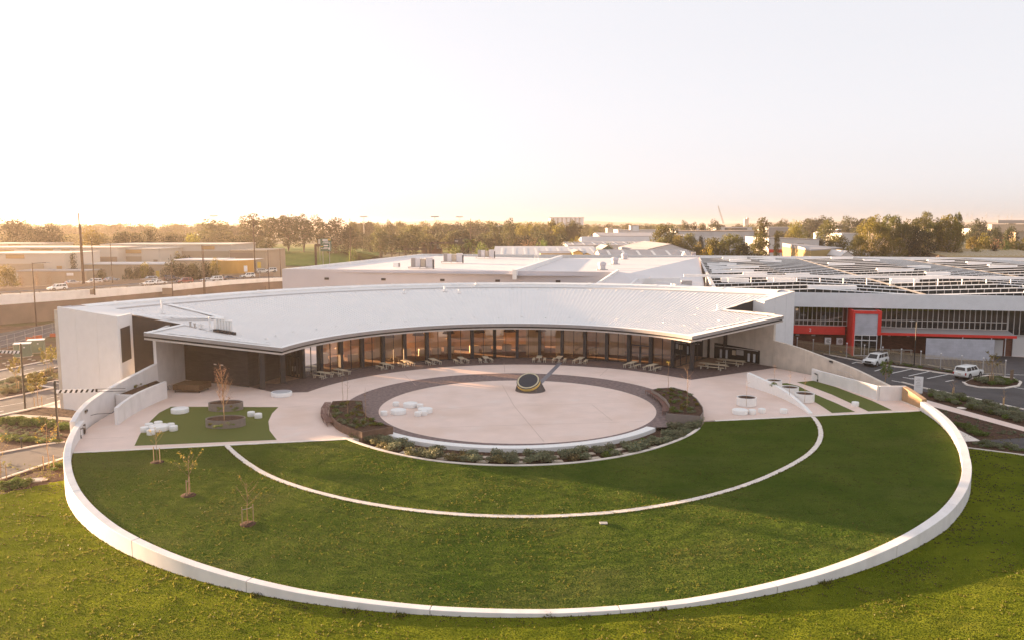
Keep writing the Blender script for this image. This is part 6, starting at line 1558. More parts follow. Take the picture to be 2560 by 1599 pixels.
t = pole(237, 735, 603, 194, 'dark pole with a grey box at its foot on the barrier', 0, r=.17); mb = MB(); mb.box((-.6, 0, .5), (.8, .6, 1.3)); mb.build('box', M['tan_dark'], t)
pole(281, 705, 606, 222, 'slim dark pole on the far lanes in front of the pale hedge building', 0, r=.13); pole(432, 742, 637, 207, 'slim dark pole rising in front of the near white barrier', 0, r=.13)
pole(510, 733, 613, 214, 'left of the close double pole at the barrier', 0, r=.15); pole(513, 733, 615, 216, 'right of the close double pole at the barrier', 0, r=.13)
pole(638, 682, 540, 262, 'very tall brown pole beside the ochre wall', 0, r=.24); pole(673, 722, 625, 236, 'slim dark pole near the left edge of the grey hall', 0, r=.13); pole(702, 701, 622, 252, 'slim dark pole touching the corner of the grey hall', 0, r=.13)
pole(877, 652, 547, 330, 'tall dark pole before the trees behind the grey hall', 0, r=.2); pole(665, 733, 716, 215, 'short dark post at the end of the highway barrier', 0, r=.12); pole(1177, 605, 547, 430, 'dark pole above the palm', 0, r=.25)
for px, pyb, pyt, Y, lab in ((911, 621, 543, 760, 'pale floodlight mast left of the far oval'), (1088, 630, 543, 700, 'pale floodlight mast in the middle of the tree belt'), (1149, 600, 543.5, 790, 'pale floodlight mast standing out of the tree tops'), (536, 580, 541, 720, 'faint floodlight mast above the left hazy trees'), (1248, 616, 567, 640, 'shorter pale light mast right of the palm')):
    t = pole(px, pyb, pyt, Y, lab, 0, 'mast', .38, .6, name='floodlight_mast', cat='light mast'); h = PY(px, pyt, Y).z - PY(px, pyb, Y).z
    mb = MB(); mb.box((0, 0, h + .3), (7.0 if pyt < 560 else 5, 1.5, .9)); mb.build('lamp_bank', M['galv'], t)
# boom gate posts with striped arms on the near left
def boom(px, py, h, arm, label, rz):
    t = thing('height_bar', label, 'height bar', tuple(P(px, py, ZL)), rz); mb = MB(); mb.tube((0, 0, -.1), (0, 0, h), .115, n=10); mb.tube((0, 0, h), (0, 0, h + .12), .10, .05, 10); mb.build('post', M['black'], t)
    L = arm; z = h - 1.0
    mb = MB(); mb.box((L * .5 + .1 * (1 if L > 0 else -1), 0, z), (abs(L), .09, .34)); a_ = mb.build('arm', M['render_white'], t)
    mb = MB(); s = 1 if L > 0 else -1
    for k in range(7):
        x = s * (.3 + k * .52); mb.add([(x, -.05, z - .168), (x + .22, -.05, z - .168), (x + .42, -.05, z + .168), (x + .20, -.05, z + .168)], [(0, 1, 2, 3)])
    mb.build('stripes', M['black'], a_)
    mb = MB()
    x0, x1 = s * 4.0, L * 1.9
    mb.box(((x0 + x1) / 2, 0, z + .14), (abs(x1 - x0), .07, .05)); mb.box(((x0 + x1) / 2, 0, z - .14), (abs(x1 - x0), .07, .05)); mb.box((x0, 0, z), (.18, .08, .34)); mb.build('frame_extension', M['black'], t)
boom(63, 1022, 8.1, -4.2, 'black post with a black and white striped bar pointing left over the road', radians(-8)); boom(147, 1105, 6.4, 3.6, 'black post with a black and white striped bar pointing right towards the tall white block', radians(8))
# green transformer cabinets
for px, py, w, nm in ((58, 890, 2.5, 'nearer'), (92, 880, 2.55, 'farther')):
    t = thing('transformer_cabinet', f'{nm} of two sage green transformer cabinets with a pale top on the earth mound', 'cabinet', tuple(P(px, py, ZL)), radians(24))
    mb = MB(); mb.box((0, 0, 1.15), (w, 1.9, 2.2)); mb.build('case', M['green_box'], t, bevel=.04); mb = MB(); mb.box((0, 0, 2.30), (w + .12, 2.0, .10)); mb.build('lid', M['render_white'], t); mb = MB(); mb.box((0, 0, .05), (w + .3, 2.2, .12)); mb.build('plinth', M['step'], t)
    mb = MB(); mb.tube((.35, -.96, 1.7), (.35, -.98, 1.7), .14, n=12); mb.build('warning_disc', M['lamp_white'], t)
for i in range(22):
    px, py = ru(0, 150), ru(875, 915); p = P(px, py, ZL - .04)
    o = MB().box((0, 0, .05), (ru(.5, .9), ru(.35, .6), .10)).build('paver_offcut', M['step'], bevel=.01); o.location = p; o.rotation_euler = (0, 0, ru(0, 3)); tag(o, 'pale loose concrete paver lying on the red earth around the green cabinets', 'paver', 'loose pavers by the cabinets')
for i, (px, py) in enumerate(((76, 850), (94, 846), (136, 841))):
    o = MB().box((0, 0, .35), (1.6, .5, .7)).build('road_barrier', M['orange'], bevel=.08); o.location = P(px, py, ZL); o.rotation_euler = (0, 0, .5); tag(o, ['orange plastic barrier behind the nearer green cabinet', 'orange plastic barrier behind the farther green cabinet', 'red-orange plastic barrier at the corner of the tall white block'][i], 'barrier')
# chain fence along the service road
fe = thing('wire_fence', 'thin wire mesh fence with steel posts beside the left service road', 'fence', tuple(P(60, 868, ZL)))
fpp = [P(x, y, ZL) for x, y in ((-60, 895), (0, 876), (19, 871), (38, 866), (64, 858), (88, 850), (107, 845), (132, 838), (150, 833))]
for p in fpp: mb = MB(); mb.tube((p.x, p.y, ZL), (p.x, p.y, ZL + 2.6), .05, n=6); mb.build('post', M['galv'], fe, world=True)
mb = MB()
for a, b in zip(fpp, fpp[1:]):
    for z in (.1, .9, 1.75, 2.55): mb.tube(a + Vector((0, 0, z)), b + Vector((0, 0, z)), .022, n=4)
mb.build('wire', M['galv'], fe, world=True)
# garden items on the near left
t = thing('pit_lid', 'square pale pit lid in the mulch by the left lawn edge', 'lid', tuple(P(82, 1200, ZL + .01)), .2); mb = MB(); mb.box((0, 0, .04), (1.7, 1.0, .09)); mb.build('frame', M['kerb'], t); mb = MB(); mb.box((0, 0, .09), (1.45, .78, .03)); mb.build('grate', M['galv'], t)
t = thing('pit_lid', 'small round pale lid beside the square lid in the mulch', 'lid', tuple(P(110, 1199, ZL + .01))); mb = MB(); mb.tube((0, 0, 0), (0, 0, .06), .3, n=16); mb.build('lid', M['step'], t)
def bollard(px, py, label):
    t = thing('bollard_light', label, 'bollard light', tuple(P(px, py, ZL))); mb = MB(); mb.tube((0, 0, 0), (0, 0, 1.1), .07, n=10); mb.build('post', M['black'], t); mb = MB(); mb.tube((0, 0, 1.02), (0, 0, 1.16), .16, n=12); mb.build('head', M['black'], t)
bollard(54.5, 1121, 'black bollard light in the mulch above the dark driveway')
SG = [lowp, lowg]
bed_fill([(0, 1048), (60, 1045), (130, 1060), (170, 1066), (172, 1076), (100, 1068), (0, 1062)], ZL, 60, [lowp, SH[3]], '', 'bright green low shrub in the row below the left path', (.9, 1.5))
bed_fill([(0, 1092), (60, 1092), (120, 1098), (150, 1106), (100, 1108), (0, 1102)], ZL, 42, [lowp], '', 'bright green low plant in the row above the driveway', (.8, 1.3))
bed_fill([(0, 1062), (170, 1078), (160, 1094), (0, 1090)], ZL, 60, [gcd], '', 'small dull plant dotting the mulch between the green rows', (.5, .8))
bed_fill([(0, 1228), (60, 1217), (80, 1207), (60, 1203), (0, 1212)], ZL, 30, [lowp, SH[3]], '', 'green low plant in the corner bed beside the left lawn', (.7, 1.1))
bed_fill([(100, 1172), (160, 1155), (165, 1168), (130, 1178)], ZL, 22, [lowp, lowg], '', 'green low plant around the staked tree by the driveway', (.7, 1.1))
bed_fill([(0, 955), (160, 918), (166, 945), (80, 960), (130, 968), (0, 992)], ZL, 75, [SH[2], SH[0]], '', 'olive brown low shrub in the bed between the two left roads', (.7, 1.2))
def young(px, py, h, nm, lm, nl, st=2, sp=.3, leaf=.16, z=ZL, tw=3): branch_tree('sapling', nm, 'sapling', h, lm, nl, leaf, sp, .4, .04, 10, 'twig', 0, tw, P(px, py, z), ru(0, 6), st)
young(96, 1017, 4.6, 'round yellow-green young tree at the concrete apron', M['leaf_gold'], 1100, 2, .36, .24); young(122, 1172, 5.2, 'staked young tree with sparse gold leaves by the driveway', M['leaf_autumn'], 130, 2, .34, .15)
young(3, 1200, 4.6, 'staked young tree with gold leaves at the left picture edge', M['leaf_autumn'], 90, 2, .34, .15); young(42, 975, 5.0, 'young tree with olive leaves behind the left striped bar', M['leaf_gold'], 420, 1, .25, .25); young(119, 937, 4.6, 'left of two olive young trees by the far left road', M['leaf_gold'], 380, 1, .28, .25); young(134, 934, 4.4, 'right of two olive young trees by the far left road', M['leaf_gold'], 300, 1, .28, .25)

# ---- buildings beyond the highway
def facade_block(name, label, px0, px1, pyt, Y, m, depth=22, zb=ZL, cat='building', insets=(), pyb=None, roof=None, stripe=None, slope=0.0):
    a, b = PY(px0, pyt, Y), PY(px1, pyt + slope, Y); z = a.z
    t = thing(name, label, cat, (((a.x + b.x) / 2), Y, zb)); mb = MB()
    mb.prism([(a.x, Y), (b.x, Y), (b.x, Y + depth), (a.x, Y + depth)], zb if pyb is None else PY(px0, pyb, Y).z, [z, b.z, b.z, z]); w = mb.build('wall', M[m], t, world=True)
    mb = MB(); mb.prism([(a.x - .3, Y - .3), (b.x + .3, Y - .3), (b.x + .3, Y + depth), (a.x - .3, Y + depth)], [z + .003, b.z + .003] * 1 + [b.z + .003, z + .003], [z + .35, b.z + .35, b.z + .35, z + .35]); mb.build('coping' if roof is None else 'roof', M[roof or m], t, world=True)
    for q in insets:
        x0, x1, y0, y1, mm = q[:5]; a2, b2 = PY(x0, y0, Y), PY(x1, y1, Y); mb = MB(); mb.prism([(a2.x, Y - .2), (b2.x, Y - .2), (b2.x, Y + .2), (a2.x, Y + .2)], b2.z, a2.z); mb.build(q[5] if len(q) > 5 else 'recess_panel', M[mm], t, world=True)
    return t
h1 = lambda u: .1652 * u; hy = lambda v: 520 + .1652 * v; h2 = lambda u: 360 + .1652 * u
facade_block('precinct_block', 'rear cream block with one amber recess at the far left', -60, h1(650), hy(552), 318, 'cream_build', insets=((h1(130), h1(320), hy(556), hy(600), 'ochre_inset'),))
facade_block('precinct_block', 'long cream block with three amber recesses above a brown wall', -60, h1(1780), hy(612), 286, 'cream_build', insets=((-60, h1(220), hy(636), hy(684), 'ochre_inset'), (h1(460), h1(805), hy(622), hy(676), 'ochre_inset'), (h1(930), h1(1060), hy(630), hy(676), 'ochre_inset'), (h1(1220), h1(1779), hy(742), hy(880), 'tan_dark', 'lower_wall')))
facade_block('precinct_block', 'nearest cream block with an amber recess and tan base at the left edge', -60, h1(978), hy(702), 258, 'cream_build', insets=((h1(90), h1(370), hy(706), hy(768), 'ochre_inset'), (-60, h1(672), hy(846), hy(985), 'tan_build', 'lower_wall'), (h1(860), h1(942), hy(880), hy(950), 'ochre_inset', 'door')))
facade_block('precinct_block', 'cream block with amber recesses left of the middle of the precinct', h1(1525), h2(1312), hy(564), 312, 'cream_build', depth=30, insets=((h1(1590), h1(1745), hy(570), hy(612), 'ochre_inset'), (h2(870), h2(1070), hy(578), hy(630), 'ochre_inset'), (h2(230), h2(1300), hy(655), hy(780), 'tan_build', 'lower_wall')))
facade_block('precinct_block', 'cream stepped block with a long amber recess and a small door', h1(1770), h2(232), hy(630), 292, 'cream_build', insets=((h1(1776), h1(2142), hy(638), hy(690), 'ochre_inset'), (h1(1782), h1(2150), hy(735), hy(880), 'tan_build', 'lower_wall'), (h2(145), h2(208), hy(785), hy(850), 'tan_dark', 'door')))
facade_block('precinct_block', 'plain tan block at the right end of the precinct', h2(1300), h2(1838), hy(656), 300, 'tan_build', depth=26, insets=((h2(1300), h2(1650), hy(680), hy(770), 'tan_dark', 'lower_wall'),))
facade_block('low_wing', 'low tan wing with a grey roof at the highway edge', h1(270), h1(1310), hy(965), 246, 'tan_build', depth=8, roof='shed_roof', insets=((h1(1010), h1(1112), hy(985), hy(1026), 'render_white', 'white_sign'), (h1(845), h1(1000), hy(985), hy(1150), 'tan_build', 'pier')))
facade_block('low_wing', 'low tan wing with a pale flat roof behind the hedge', h1(980), h2(430), hy(862), 268, 'tan_build', depth=14, roof='shed_white', insets=((h1(985), h1(1255), hy(790), hy(900), 'tan_build', 'upper_wall'), (h1(1310), h1(1600), hy(930), hy(1080), 'tan_dark', 'lower_wall')))
facade_block('low_wing', 'flat pale roofed wing behind the bushes left of the ochre wall', h2(430), h2(1150), hy(800), 266, 'tan_build', depth=14, roof='shed_white')
t = thing('curved_ochre_wall', 'curved ochre rendered wall with a flat pale roof at the precinct corner', 'building', tuple(PY(590, 665, 262)))
mb = MB(); pts = [PY(h2(lerp(1120, 1655, k / 14)), 665, 262 + 10 * (1 - sin(pi * (.25 + .6 * k / 14)))) for k in range(15)]; zt = PY(590, hy(800), 262).z
mb.band([p[:2] for p in pts], [(p.x, p.y + .6) for p in pts], [ZL] * 15, [zt] * 15); mb.build('wall', M['ochre'], t, world=True); mb = MB(); mb.poly([(p.x, p.y, zt + .05) for p in pts] + [(pts[-1].x, pts[-1].y + 12, zt + .05), (pts[0].x, pts[0].y + 12, zt + .05)]); mb.build('roof', M['shed_white'], t, world=True)
for px, py, nm, m_ in ((614, 672, 'pale sign plate on the ochre wall corner', 'render_white'), (648, 663, 'yellow sign on the tan block right of the ochre wall', 'yellowline'), (394, 685, 'yellow-orange sign among the bushes beside the hedge', 'yellowline')):
    p = PY(px, py, 258 if px < 600 else 259.5); t = thing('small_sign', nm, 'sign', tuple(p)); mb = MB(); mb.box((0, 0, 0), (1.1, .1, 1.9)); mb.build('plate', M[m_], t); mb = MB(); mb.box((0, .1, -2), (.12, .12, 4)); mb.build('post', M['galv'], t)
# grassy bank, sports field, big green road sign
mb = MB(); b0 = [P(x, y, ZL) for x, y in ((660, 663), (760, 665), (850, 660), (905, 652), (955, 641))]; t0 = [PY(x, y, Yy) for x, y, Yy in ((668, 628, 520), (760, 628.5, 520), (850, 629, 520), (900, 632, 500), (945, 640, 470))]
mb.strip(b0, t0); t1 = [Vector((p.x * 1.15, p.y + 90, p.z - .3)) for p in t0]; mb.strip(t0, t1)
M['bank'] = mat('clipped_green_bank', (0.10, 0.15, 0.025), .9, .15, .05, spec=.1); struct('grass_bank', mb, M['bank'])
M['field'] = mat('sunlit_sports_field', (0.14, 0.16, 0.03), .9, .15, .02, spec=.1)
sheet('sports_field', [P(600, 629, ZL), P(1150, 631, ZL), P(1150, 611, ZL), P(640, 611, ZL)], ZL - .2, M['field'])
t = thing('road_sign', 'tall green highway direction sign with white lettering bars on the grassy bank', 'road sign', tuple(PY(814.5, 660, 410)))
p = PY(814.5, 613, 410); w = 27 * 410 / FPX; h = 31.5 * 410 / FPX
mb = MB(); mb.box(tuple(p), (w, .3, h)); bd = mb.build('board', M['road_sign_green'], t, world=True); mb = MB()
for x in (-.3, .3): mb.box((p.x + x * w, p.y + .3, p.z - 4), (.25, .25, h + 6))
mb.build('post', M['galv'], t, world=True); mb = MB()
def bar(x0, x1, y0, y1): mb.box((p.x + (x0 + x1) / 2 * w - w / 2, p.y - .18, p.z + h / 2 - (y0 + y1) / 2 * h), ((x1 - x0) * w, .06, (y1 - y0) * h))
for q in ((.22, .72, .06, .17), (.28, .76, .24, .29), (.22, .32, .33, .37), (.38, .80, .33, .37), (.30, .72, .50, .58), (.32, .68, .66, .71), (.08, .18, .74, .79), (.26, .68, .77, .81), (.74, .84, .70, .86), (.86, .90, .26, .96)): bar(*q)
mb.build('lettering_bars', M['render_white'], bd, world=True); mb = MB(); bar(.04, .26, .58, .64); bar(.70, .96, .02, .14); mb.build('yellow_panel', M['yellowline'], bd, world=True)
t = thing('billboard_back', 'pale board edge standing just left of the green direction sign', 'board', tuple(PY(798, 640, 415))); p = PY(799, 606, 415); mb = MB(); mb.box(tuple(p), (1.3, .3, 3)); mb.build('board', M['cream_build'], t, world=True); mb = MB(); mb.box((p.x, p.y, p.z - 5), (.2, .2, 9)); mb.build('post', M['galv'], t, world=True)
def gantry(px, pyb, pyt, px2, Y, label, board=None):
    b = PY(px, pyb, Y); tp = PY(px, pyt, Y); e = PY(px2, pyt, Y); t = thing('road_gantry', label, 'gantry', tuple(b)); mb = MB(); mb.box((b.x, Y, (b.z + tp.z) / 2 - 1), (.8, .8, tp.z - b.z + 2)); mb.build('post', M['poles'], t, world=True); mb = MB(); mb.box(((b.x + e.x) / 2, Y, tp.z - .3), (abs(e.x - b.x), .7, 1.0)); mb.build('arm', M['poles'], t, world=True)
    if board:
        a, c = PY(board[0], board[2], Y), PY(board[1], board[3], Y); mb = MB(); mb.box(((a.x + c.x) / 2, Y - .5, (a.z + c.z) / 2), (c.x - a.x, .4, a.z - c.z)); mb.build('sign_board', M['charcoal'], t, world=True)
        mb = MB(); mb.box((a.x + (c.x - a.x) * .22, Y - .74, lerp(c.z, a.z, .62)), ((c.x - a.x) * .34, .05, (a.z - c.z) * .12)); mb.box((a.x + (c.x - a.x) * .22, Y - .74, lerp(c.z, a.z, .4)), ((c.x - a.x) * .3, .05, (a.z - c.z) * .12)); mb.build('lettering_bars', M['galv'], t, world=True)
gantry(790, 661, 612, 801, 330, 'dark cantilever gantry post left of the green sign'); gantry(1066, 634, 622, 1008, 430, 'dark cantilever gantry reaching left behind the grey hall'); gantry(1077, 632, 606, 1140, 440, 'dark cantilever gantry carrying a dark message board', (1136, 1161, 597, 610))
facade_block('clubhouse', 'small red and white low building behind the gantry', 1055, 1103, 609, 560, 'brick', depth=10, insets=((1064, 1075, 608, 613, 'render_white', 'window'), (1080, 1100, 609, 613, 'render_white', 'window'), (1092, 1102, 614, 622, 'render_white', 'door')))

# ================================================================== INDUSTRIAL ROOFS BEHIND, RIGHT HALF
def gable_shed(name, label, px0, px1, py_eave, py_ridge, Y, depth, wm, rm, sky=0, zb=ZL, frac=.5, ridge_along=True, cat='shed'):
    """long shed with its ridge parallel to the picture; sky = number of skylight strips"""
    a, b = PY(px0, py_eave, Y), PY(px1, py_eave, Y); zr0 = PY(px0, py_ridge, Y + depth * frac).z
    t = thing(name, label, cat, ((a.x + b.x) / 2, Y, zb)); mb = MB()
    if ridge_along:
        ym = Y + depth * frac
        mb.add([(a.x, Y, zb), (b.x, Y, zb), (b.x, Y, b.z), (a.x, Y, a.z), (a.x, Y + depth, zb), (b.x, Y + depth, zb), (b.x, Y + depth, b.z), (a.x, Y + depth, a.z), (a.x, ym, zr0 - .1), (b.x, ym, zr0 - .1)], [(0, 1, 2, 3), (1, 5, 6, 9, 2), (5, 4, 7, 6), (4, 0, 3, 8, 7)])
        mb.build('wall', M[wm], t, world=True); mb = MB(); mb.quad((a.x - .4, Y - .4, a.z), (b.x + .4, Y - .4, b.z), (b.x + .4, ym, zr0), (a.x - .4, ym, zr0)); mb.quad((a.x - .4, ym, zr0), (b.x + .4, ym, zr0), (b.x + .4, Y + depth + .4, b.z), (a.x - .4, Y + depth + .4, a.z)); r_ = mb.build('roof', M[rm], t, world=True)
        if sky:
            mb = MB()
            for k in range(sky):
                x = lerp(a.x, b.x, (k + .5) / sky); f0, f1 = .12, .8; w_ = min(1.6, (b.x - a.x) / sky * .18); mb.quad((x, lerp(Y, ym, f0), lerp(a.z, zr0, f0) + .12), (x + w_, lerp(Y, ym, f0), lerp(a.z, zr0, f0) + .12), (x + w_, lerp(Y, ym, f1), lerp(a.z, zr0, f1) + .12), (x, lerp(Y, ym, f1), lerp(a.z, zr0, f1) + .12))
            mb.build('skylight', M['skylight'], r_, world=True)
    else:
        xm = lerp(a.x, b.x, frac); zz = PY(px0, py_ridge, Y).z
        mb.add([(a.x, Y, zb), (b.x, Y, zb), (b.x, Y, b.z), (xm, Y, zz), (a.x, Y, a.z), (a.x, Y + depth, zb), (b.x, Y + depth, zb), (b.x, Y + depth, b.z), (xm, Y + depth, zz), (a.x, Y + depth, a.z)], [(0, 1, 2, 3, 4), (1, 6, 7, 2), (6, 5, 9, 8, 7), (5, 0, 4, 9)])
        mb.build('wall', M[wm], t, world=True); mb = MB(); up = .12; mb.quad((a.x - .3, Y - .4, a.z + up), (xm, Y - .4, zz + up), (xm, Y + depth, zz + up), (a.x - .3, Y + depth, a.z + up)); mb.quad((xm, Y - .4, zz + up), (b.x + .3, Y - .4, b.z + up), (b.x + .3, Y + depth, b.z + up), (xm, Y + depth, zz + up)); mb.build('roof', M[rm], t, world=True)
    return t
M['panel_roof'] = mat('pale_panel_roof', (0.50, 0.48, 0.48), .5, .1, .05, stretch=(3, .3, 1))
gable_shed('industrial_shed', 'pale panelled shed roof behind the left of the grey hall', 1235, 1505, 641, 616, 285, 70, 'tan_dark', 'panel_roof', 9)
gable_shed('industrial_shed', 'mustard walled small shed with a gabled end behind the hall step', 1352, 1457, 634, 628, 268, 12, 'gold_shed', 'shed_roof', 0)
gable_shed('industrial_shed', 'mustard gable end just behind the step parapet', 1433, 1457, 633, 627, 262, 18, 'gold_shed', 'shed_roof', 0, ridge_along=False); gable_shed('industrial_shed', 'smaller mustard gable right of the taller mustard gable', 1457, 1480, 638, 633, 263, 18, 'gold_shed', 'shed_roof', 0, ridge_along=False)
gable_shed('industrial_shed', 'pale green gabled shed among the grey roofs', 1506, 1533, 624, 615, 330, 25, 'green_box', 'shed_roof', 0, ridge_along=False)
gable_shed('industrial_shed', 'long grey shed roof with a row of skylight strips', 1419, 1640, 614, 604, 395, 60, 'shed_white', 'shed_roof', 8)
gable_shed('industrial_shed', 'white walled shed with a tan roof in the middle distance', 1455, 1660, 605, 592, 455, 40, 'shed_white', 'shed_white', 0, frac=.02); gable_shed('industrial_shed', 'long tan-grey roof behind the white walled shed', 1500, 1720, 591, 582, 500, 60, 'shed_roof', 'shed_roof', 0)
gable_shed('industrial_shed', 'wide white gable end behind the right hall roof', 1600, 1732, 629, 611, 300, 60, 'shed_white', 'shed_roof', 0, ridge_along=False, frac=.58)
gable_shed('industrial_shed', 'long low grey roof with pale skylight dots right behind the hall', 1505, 1733, 643, 624, 270, 26, 'shed_roof', 'shed_roof', 6)
p = PY(1711, 641, 269); t = thing('roof_dormer', 'small white triangular dormer on the long low grey roof', 'dormer', tuple(p)); mb = MB(); mb.prism([(-.8, 0), (.8, 0), (.8, 1.5), (-.8, 1.5)], 0, [.1, .1, .1, .1]); mb.add([(-.8, -.1, 0), (.8, -.1, 0), (0, -.1, 1.5), (-.8, 2, 0), (.8, 2, 0), (0, 2, 1.5)], [(0, 1, 2), (3, 5, 4), (0, 2, 5, 3), (1, 4, 5, 2)]); mb.build('gable', M['render_white'], t)
p = PY(1734, 636.5, 265); t = thing('lettered_sign', 'pale sign with blue letters U2 behind the right hall roof', 'sign', tuple(p)); mb = MB(); mb.box((0, 0, 0), (1.5, .12, 1.7)); mb.build('board', M['galv'], t)
M['blue_ink'] = mat('blue_lettering', (.08, .12, .35), .5, .05, 3); text('lettering', 'U2', 1.15, M['blue_ink'], tuple(p + Vector((0, -.09, 0))), pi / 2, 0, t)
facade_block('white_tank_house', 'white cube on a long low white roof in the middle distance', 1576, 1597, 565, 700, 'shed_white', 8, insets=((1583, 1597, 566, 579, 'white_sheet', 'shaded_face'),)); facade_block('industrial_shed', 'long low white building under the white cube', 1545, 1660, 576, 702, 'shed_white', 30)
facade_block('industrial_shed', 'long brown roofed warehouse behind the mid trees', 1690, 1895, 579, 520, 'panel_roof', 50, roof='tan_dark', insets=((1730, 1800, 592, 607, 'shed_white', 'door'),)); facade_block('industrial_shed', 'low pale building with windows beyond the brown roofed warehouse', 1790, 1880, 569, 800, 'shed_white', 30, insets=((1812, 1868, 571, 575, 'glass_teal', 'window_band'),))
facade_block('industrial_shed', 'white shed with a dark vent and red base right of the tall slim tree', 1922, 2048, 596, 400, 'shed_white', 40, roof='shed_roof', insets=((1994, 2009, 608, 612, 'galv', 'vent'), (1922, 1992, 624, 632, 'red', 'red_base')), slope=4)
facade_block('industrial_shed', 'blue-white roofed shed behind the slim tree', 1922, 1980, 569, 620, 'fascia', 30, roof='skylight'); facade_block('industrial_shed', 'dark walled shed with a white gable roof left of the big gums', 2096, 2124, 575, 600, 'paint_blue', 30, roof='skylight'); facade_block('industrial_shed', 'pale shed immediately left of the big gums', 2104, 2150, 585, 520, 'shed_white', 30)
a0, a1 = PY(2026, 628, 300), PY(2107, 622, 318); c0 = PY(1991, 622, 322)
t = thing('mustard_shed', 'mustard walled shed with a grey roof left of the big gums', 'shed', tuple(a0)); mb = MB(); pl4 = [(a0.x, a0.y), (a1.x, a1.y), (a1.x - 14, a1.y + 30), (c0.x, c0.y)]; mb.prism(pl4, ZL, [a0.z, a1.z, a1.z, c0.z]); mb.build('wall', M['gold_shed'], t, world=True); mb = MB(); mb.prism(pl4, [a0.z + .01, a1.z + .01, a1.z + .01, c0.z + .01], [a0.z + .4, a1.z + .4, a1.z + 1.6, c0.z + 1.2]); mb.build('roof', M['shed_roof'], t, world=True)
gable_shed('industrial_shed', 'small white tent-like gable beside the mustard shed', 2103, 2136, 642, 628, 296, 20, 'shed_white', 'shed_white', 0, ridge_along=False, frac=.45); gable_shed('industrial_shed', 'pink-grey shed behind the trunks of the big gums', 2140, 2330, 641, 627, 350, 40, 'shed_roof', 'panel_roof', 0)
gable_shed('tiled_roof_house', 'dark striped hipped roof right of the big gums', 2372, 2506, 643, 625, 300, 30, 'tan_dark', 'gold_shed', 10, frac=.9, cat='house'); gable_shed('tiled_roof_house', 'dark striped roof at the right picture edge', 2500, 2640, 643, 623, 302, 30, 'tan_dark', 'gold_shed', 10, frac=.9, cat='house')
facade_block('chimney_block', 'pink-brown chimney block between the big gums and the striped roof', 2384, 2398, 623, 318, 'tan_build', 3); facade_block('industrial_shed', 'far white hall with a ribbed grey roof at the right edge', 2480, 2640, 562, 1100, 'tan_build', 10, insets=((2495, 2640, 551, 559, 'fascia', 'roof_slope'),), pyb=None); facade_block('industrial_shed', 'far pale buildings behind the lone dark tree', 2440, 2520, 578, 800, 'tan_build', 6); facade_block('industrial_shed', 'white shed between the two dark tree groups at the right', 2540, 2600, 582, 480, 'tan_build', 6)
for k, (px, nm) in enumerate(((2070, 'left'), (2040, 'right'))):
    p = PY(px - 26 + k * 40, 600, 470); t = thing('storage_tank', f'{nm} pale round storage tank behind the white shed', 'tank', (p.x, p.y, ZL)); mb = MB(); hh = PY(px, 583 - k * 4, 470).z - ZL; mb.lathe([(2.4, 0), (2.4, hh), (1.2, hh + .8), (0, hh + 1)], 18); mb.build('shell', M['shed_white'], t, smooth=True)
t = thing('grain_silo', 'row of pale joined grain silos standing above the trees on the skyline', 'silo', tuple(PY(1415, 600, 1500))); mb = MB(); x0, x1 = PY(1372, 563, 1500).x, PY(1459, 563, 1500).x; zt = PY(1400, 546, 1500).z
for k in range(8): mb.lathe([(5.0, ZL), (5.0, zt)], 16, (lerp(x0, x1, (k + .5) / 8), 1500, 0), (x1 - x0) / 80, 1.6)
mb.build('silo_shell', M['white_sheet'], t, world=True); mb = MB(); mb.box(((x0 + x1) / 2, 1500, zt + .6), (x1 - x0, 12, 1.6)); mb.build('top_gallery', M['fascia'], t, world=True)
t = thing('twin_tower', 'pair of slim pale tower blocks on the far skyline', 'tower', tuple(PY(1866, 580, 1700))); mb = MB(); 
for px, w, y in ((1863.5, 5, 548), (1869, 4, 545)): p = PY(px, y, 1700); mb.box((p.x, 1700, (p.z + ZL) / 2), (w, 5, p.z - ZL))
mb.build('shaft', M['cream_build'], t, world=True)
t = thing('crane', 'tall lattice crane jib leaning against the skyline', 'crane', tuple(PY(1808, 580, 1300))); a, b = PY(1809, 560, 1300), PY(1795, 515, 1300); mb = MB(); d = (b - a); nrm = Vector((d.z, 0, -d.x)).normalized()
for s in (-.5, .5): mb.tube(a + nrm * s * 1.8, b + nrm * s, .28, n=5)
for k in range(16): p, q = a.lerp(b, k / 16), a.lerp(b, (k + 1) / 16); mb.tube(p + nrm * (.8 if k % 2 else -.8), q + nrm * (-.7 if k % 2 else .7), .16, n=4)
mb.build('jib', M['tan_dark'], t, world=True); mb = MB(); p = PY(1809, 572, 1300); mb.box((p.x, p.y, (p.z + ZL) / 2), (4, 4, p.z - ZL)); mb.build('cab', M['tan_dark'], t, world=True)
for px, nm in ((1740, 'left pale chimney stack among the far trees'), (1769, 'right pale chimney stack among the far trees')): p = PY(px, 560, 760); t = thing('stack', nm, 'chimney stack', (p.x, p.y, ZL)); mb = MB(); mb.tube((0, 0, 0), (0, 0, p.z - ZL), .8, .6, 10); mb.build('shaft', M['mast'], t)
for px, pyt in ((2419, 531), (2431, 530), (2466, 531), (2496, 535), (2519, 536), (2530, 535)):
    p = PY(px, pyt, 1900); t = thing('lattice_pylon', 'faint far pylon on the right skyline', 'pylon', (p.x, p.y, ZL), 0, 'far pylons'); mb = MB(); h = p.z - ZL; mb.tube((-2, 0, 0), (0, 0, h), .22, .16, 4); mb.tube((2, 0, 0), (0, 0, h), .22, .16, 4); mb.box((0, 0, h * .86), (7, .3, .3)); mb.box((0, 0, h * .74), (9, .3, .3)); mb.build('lattice', M['galv'], t)
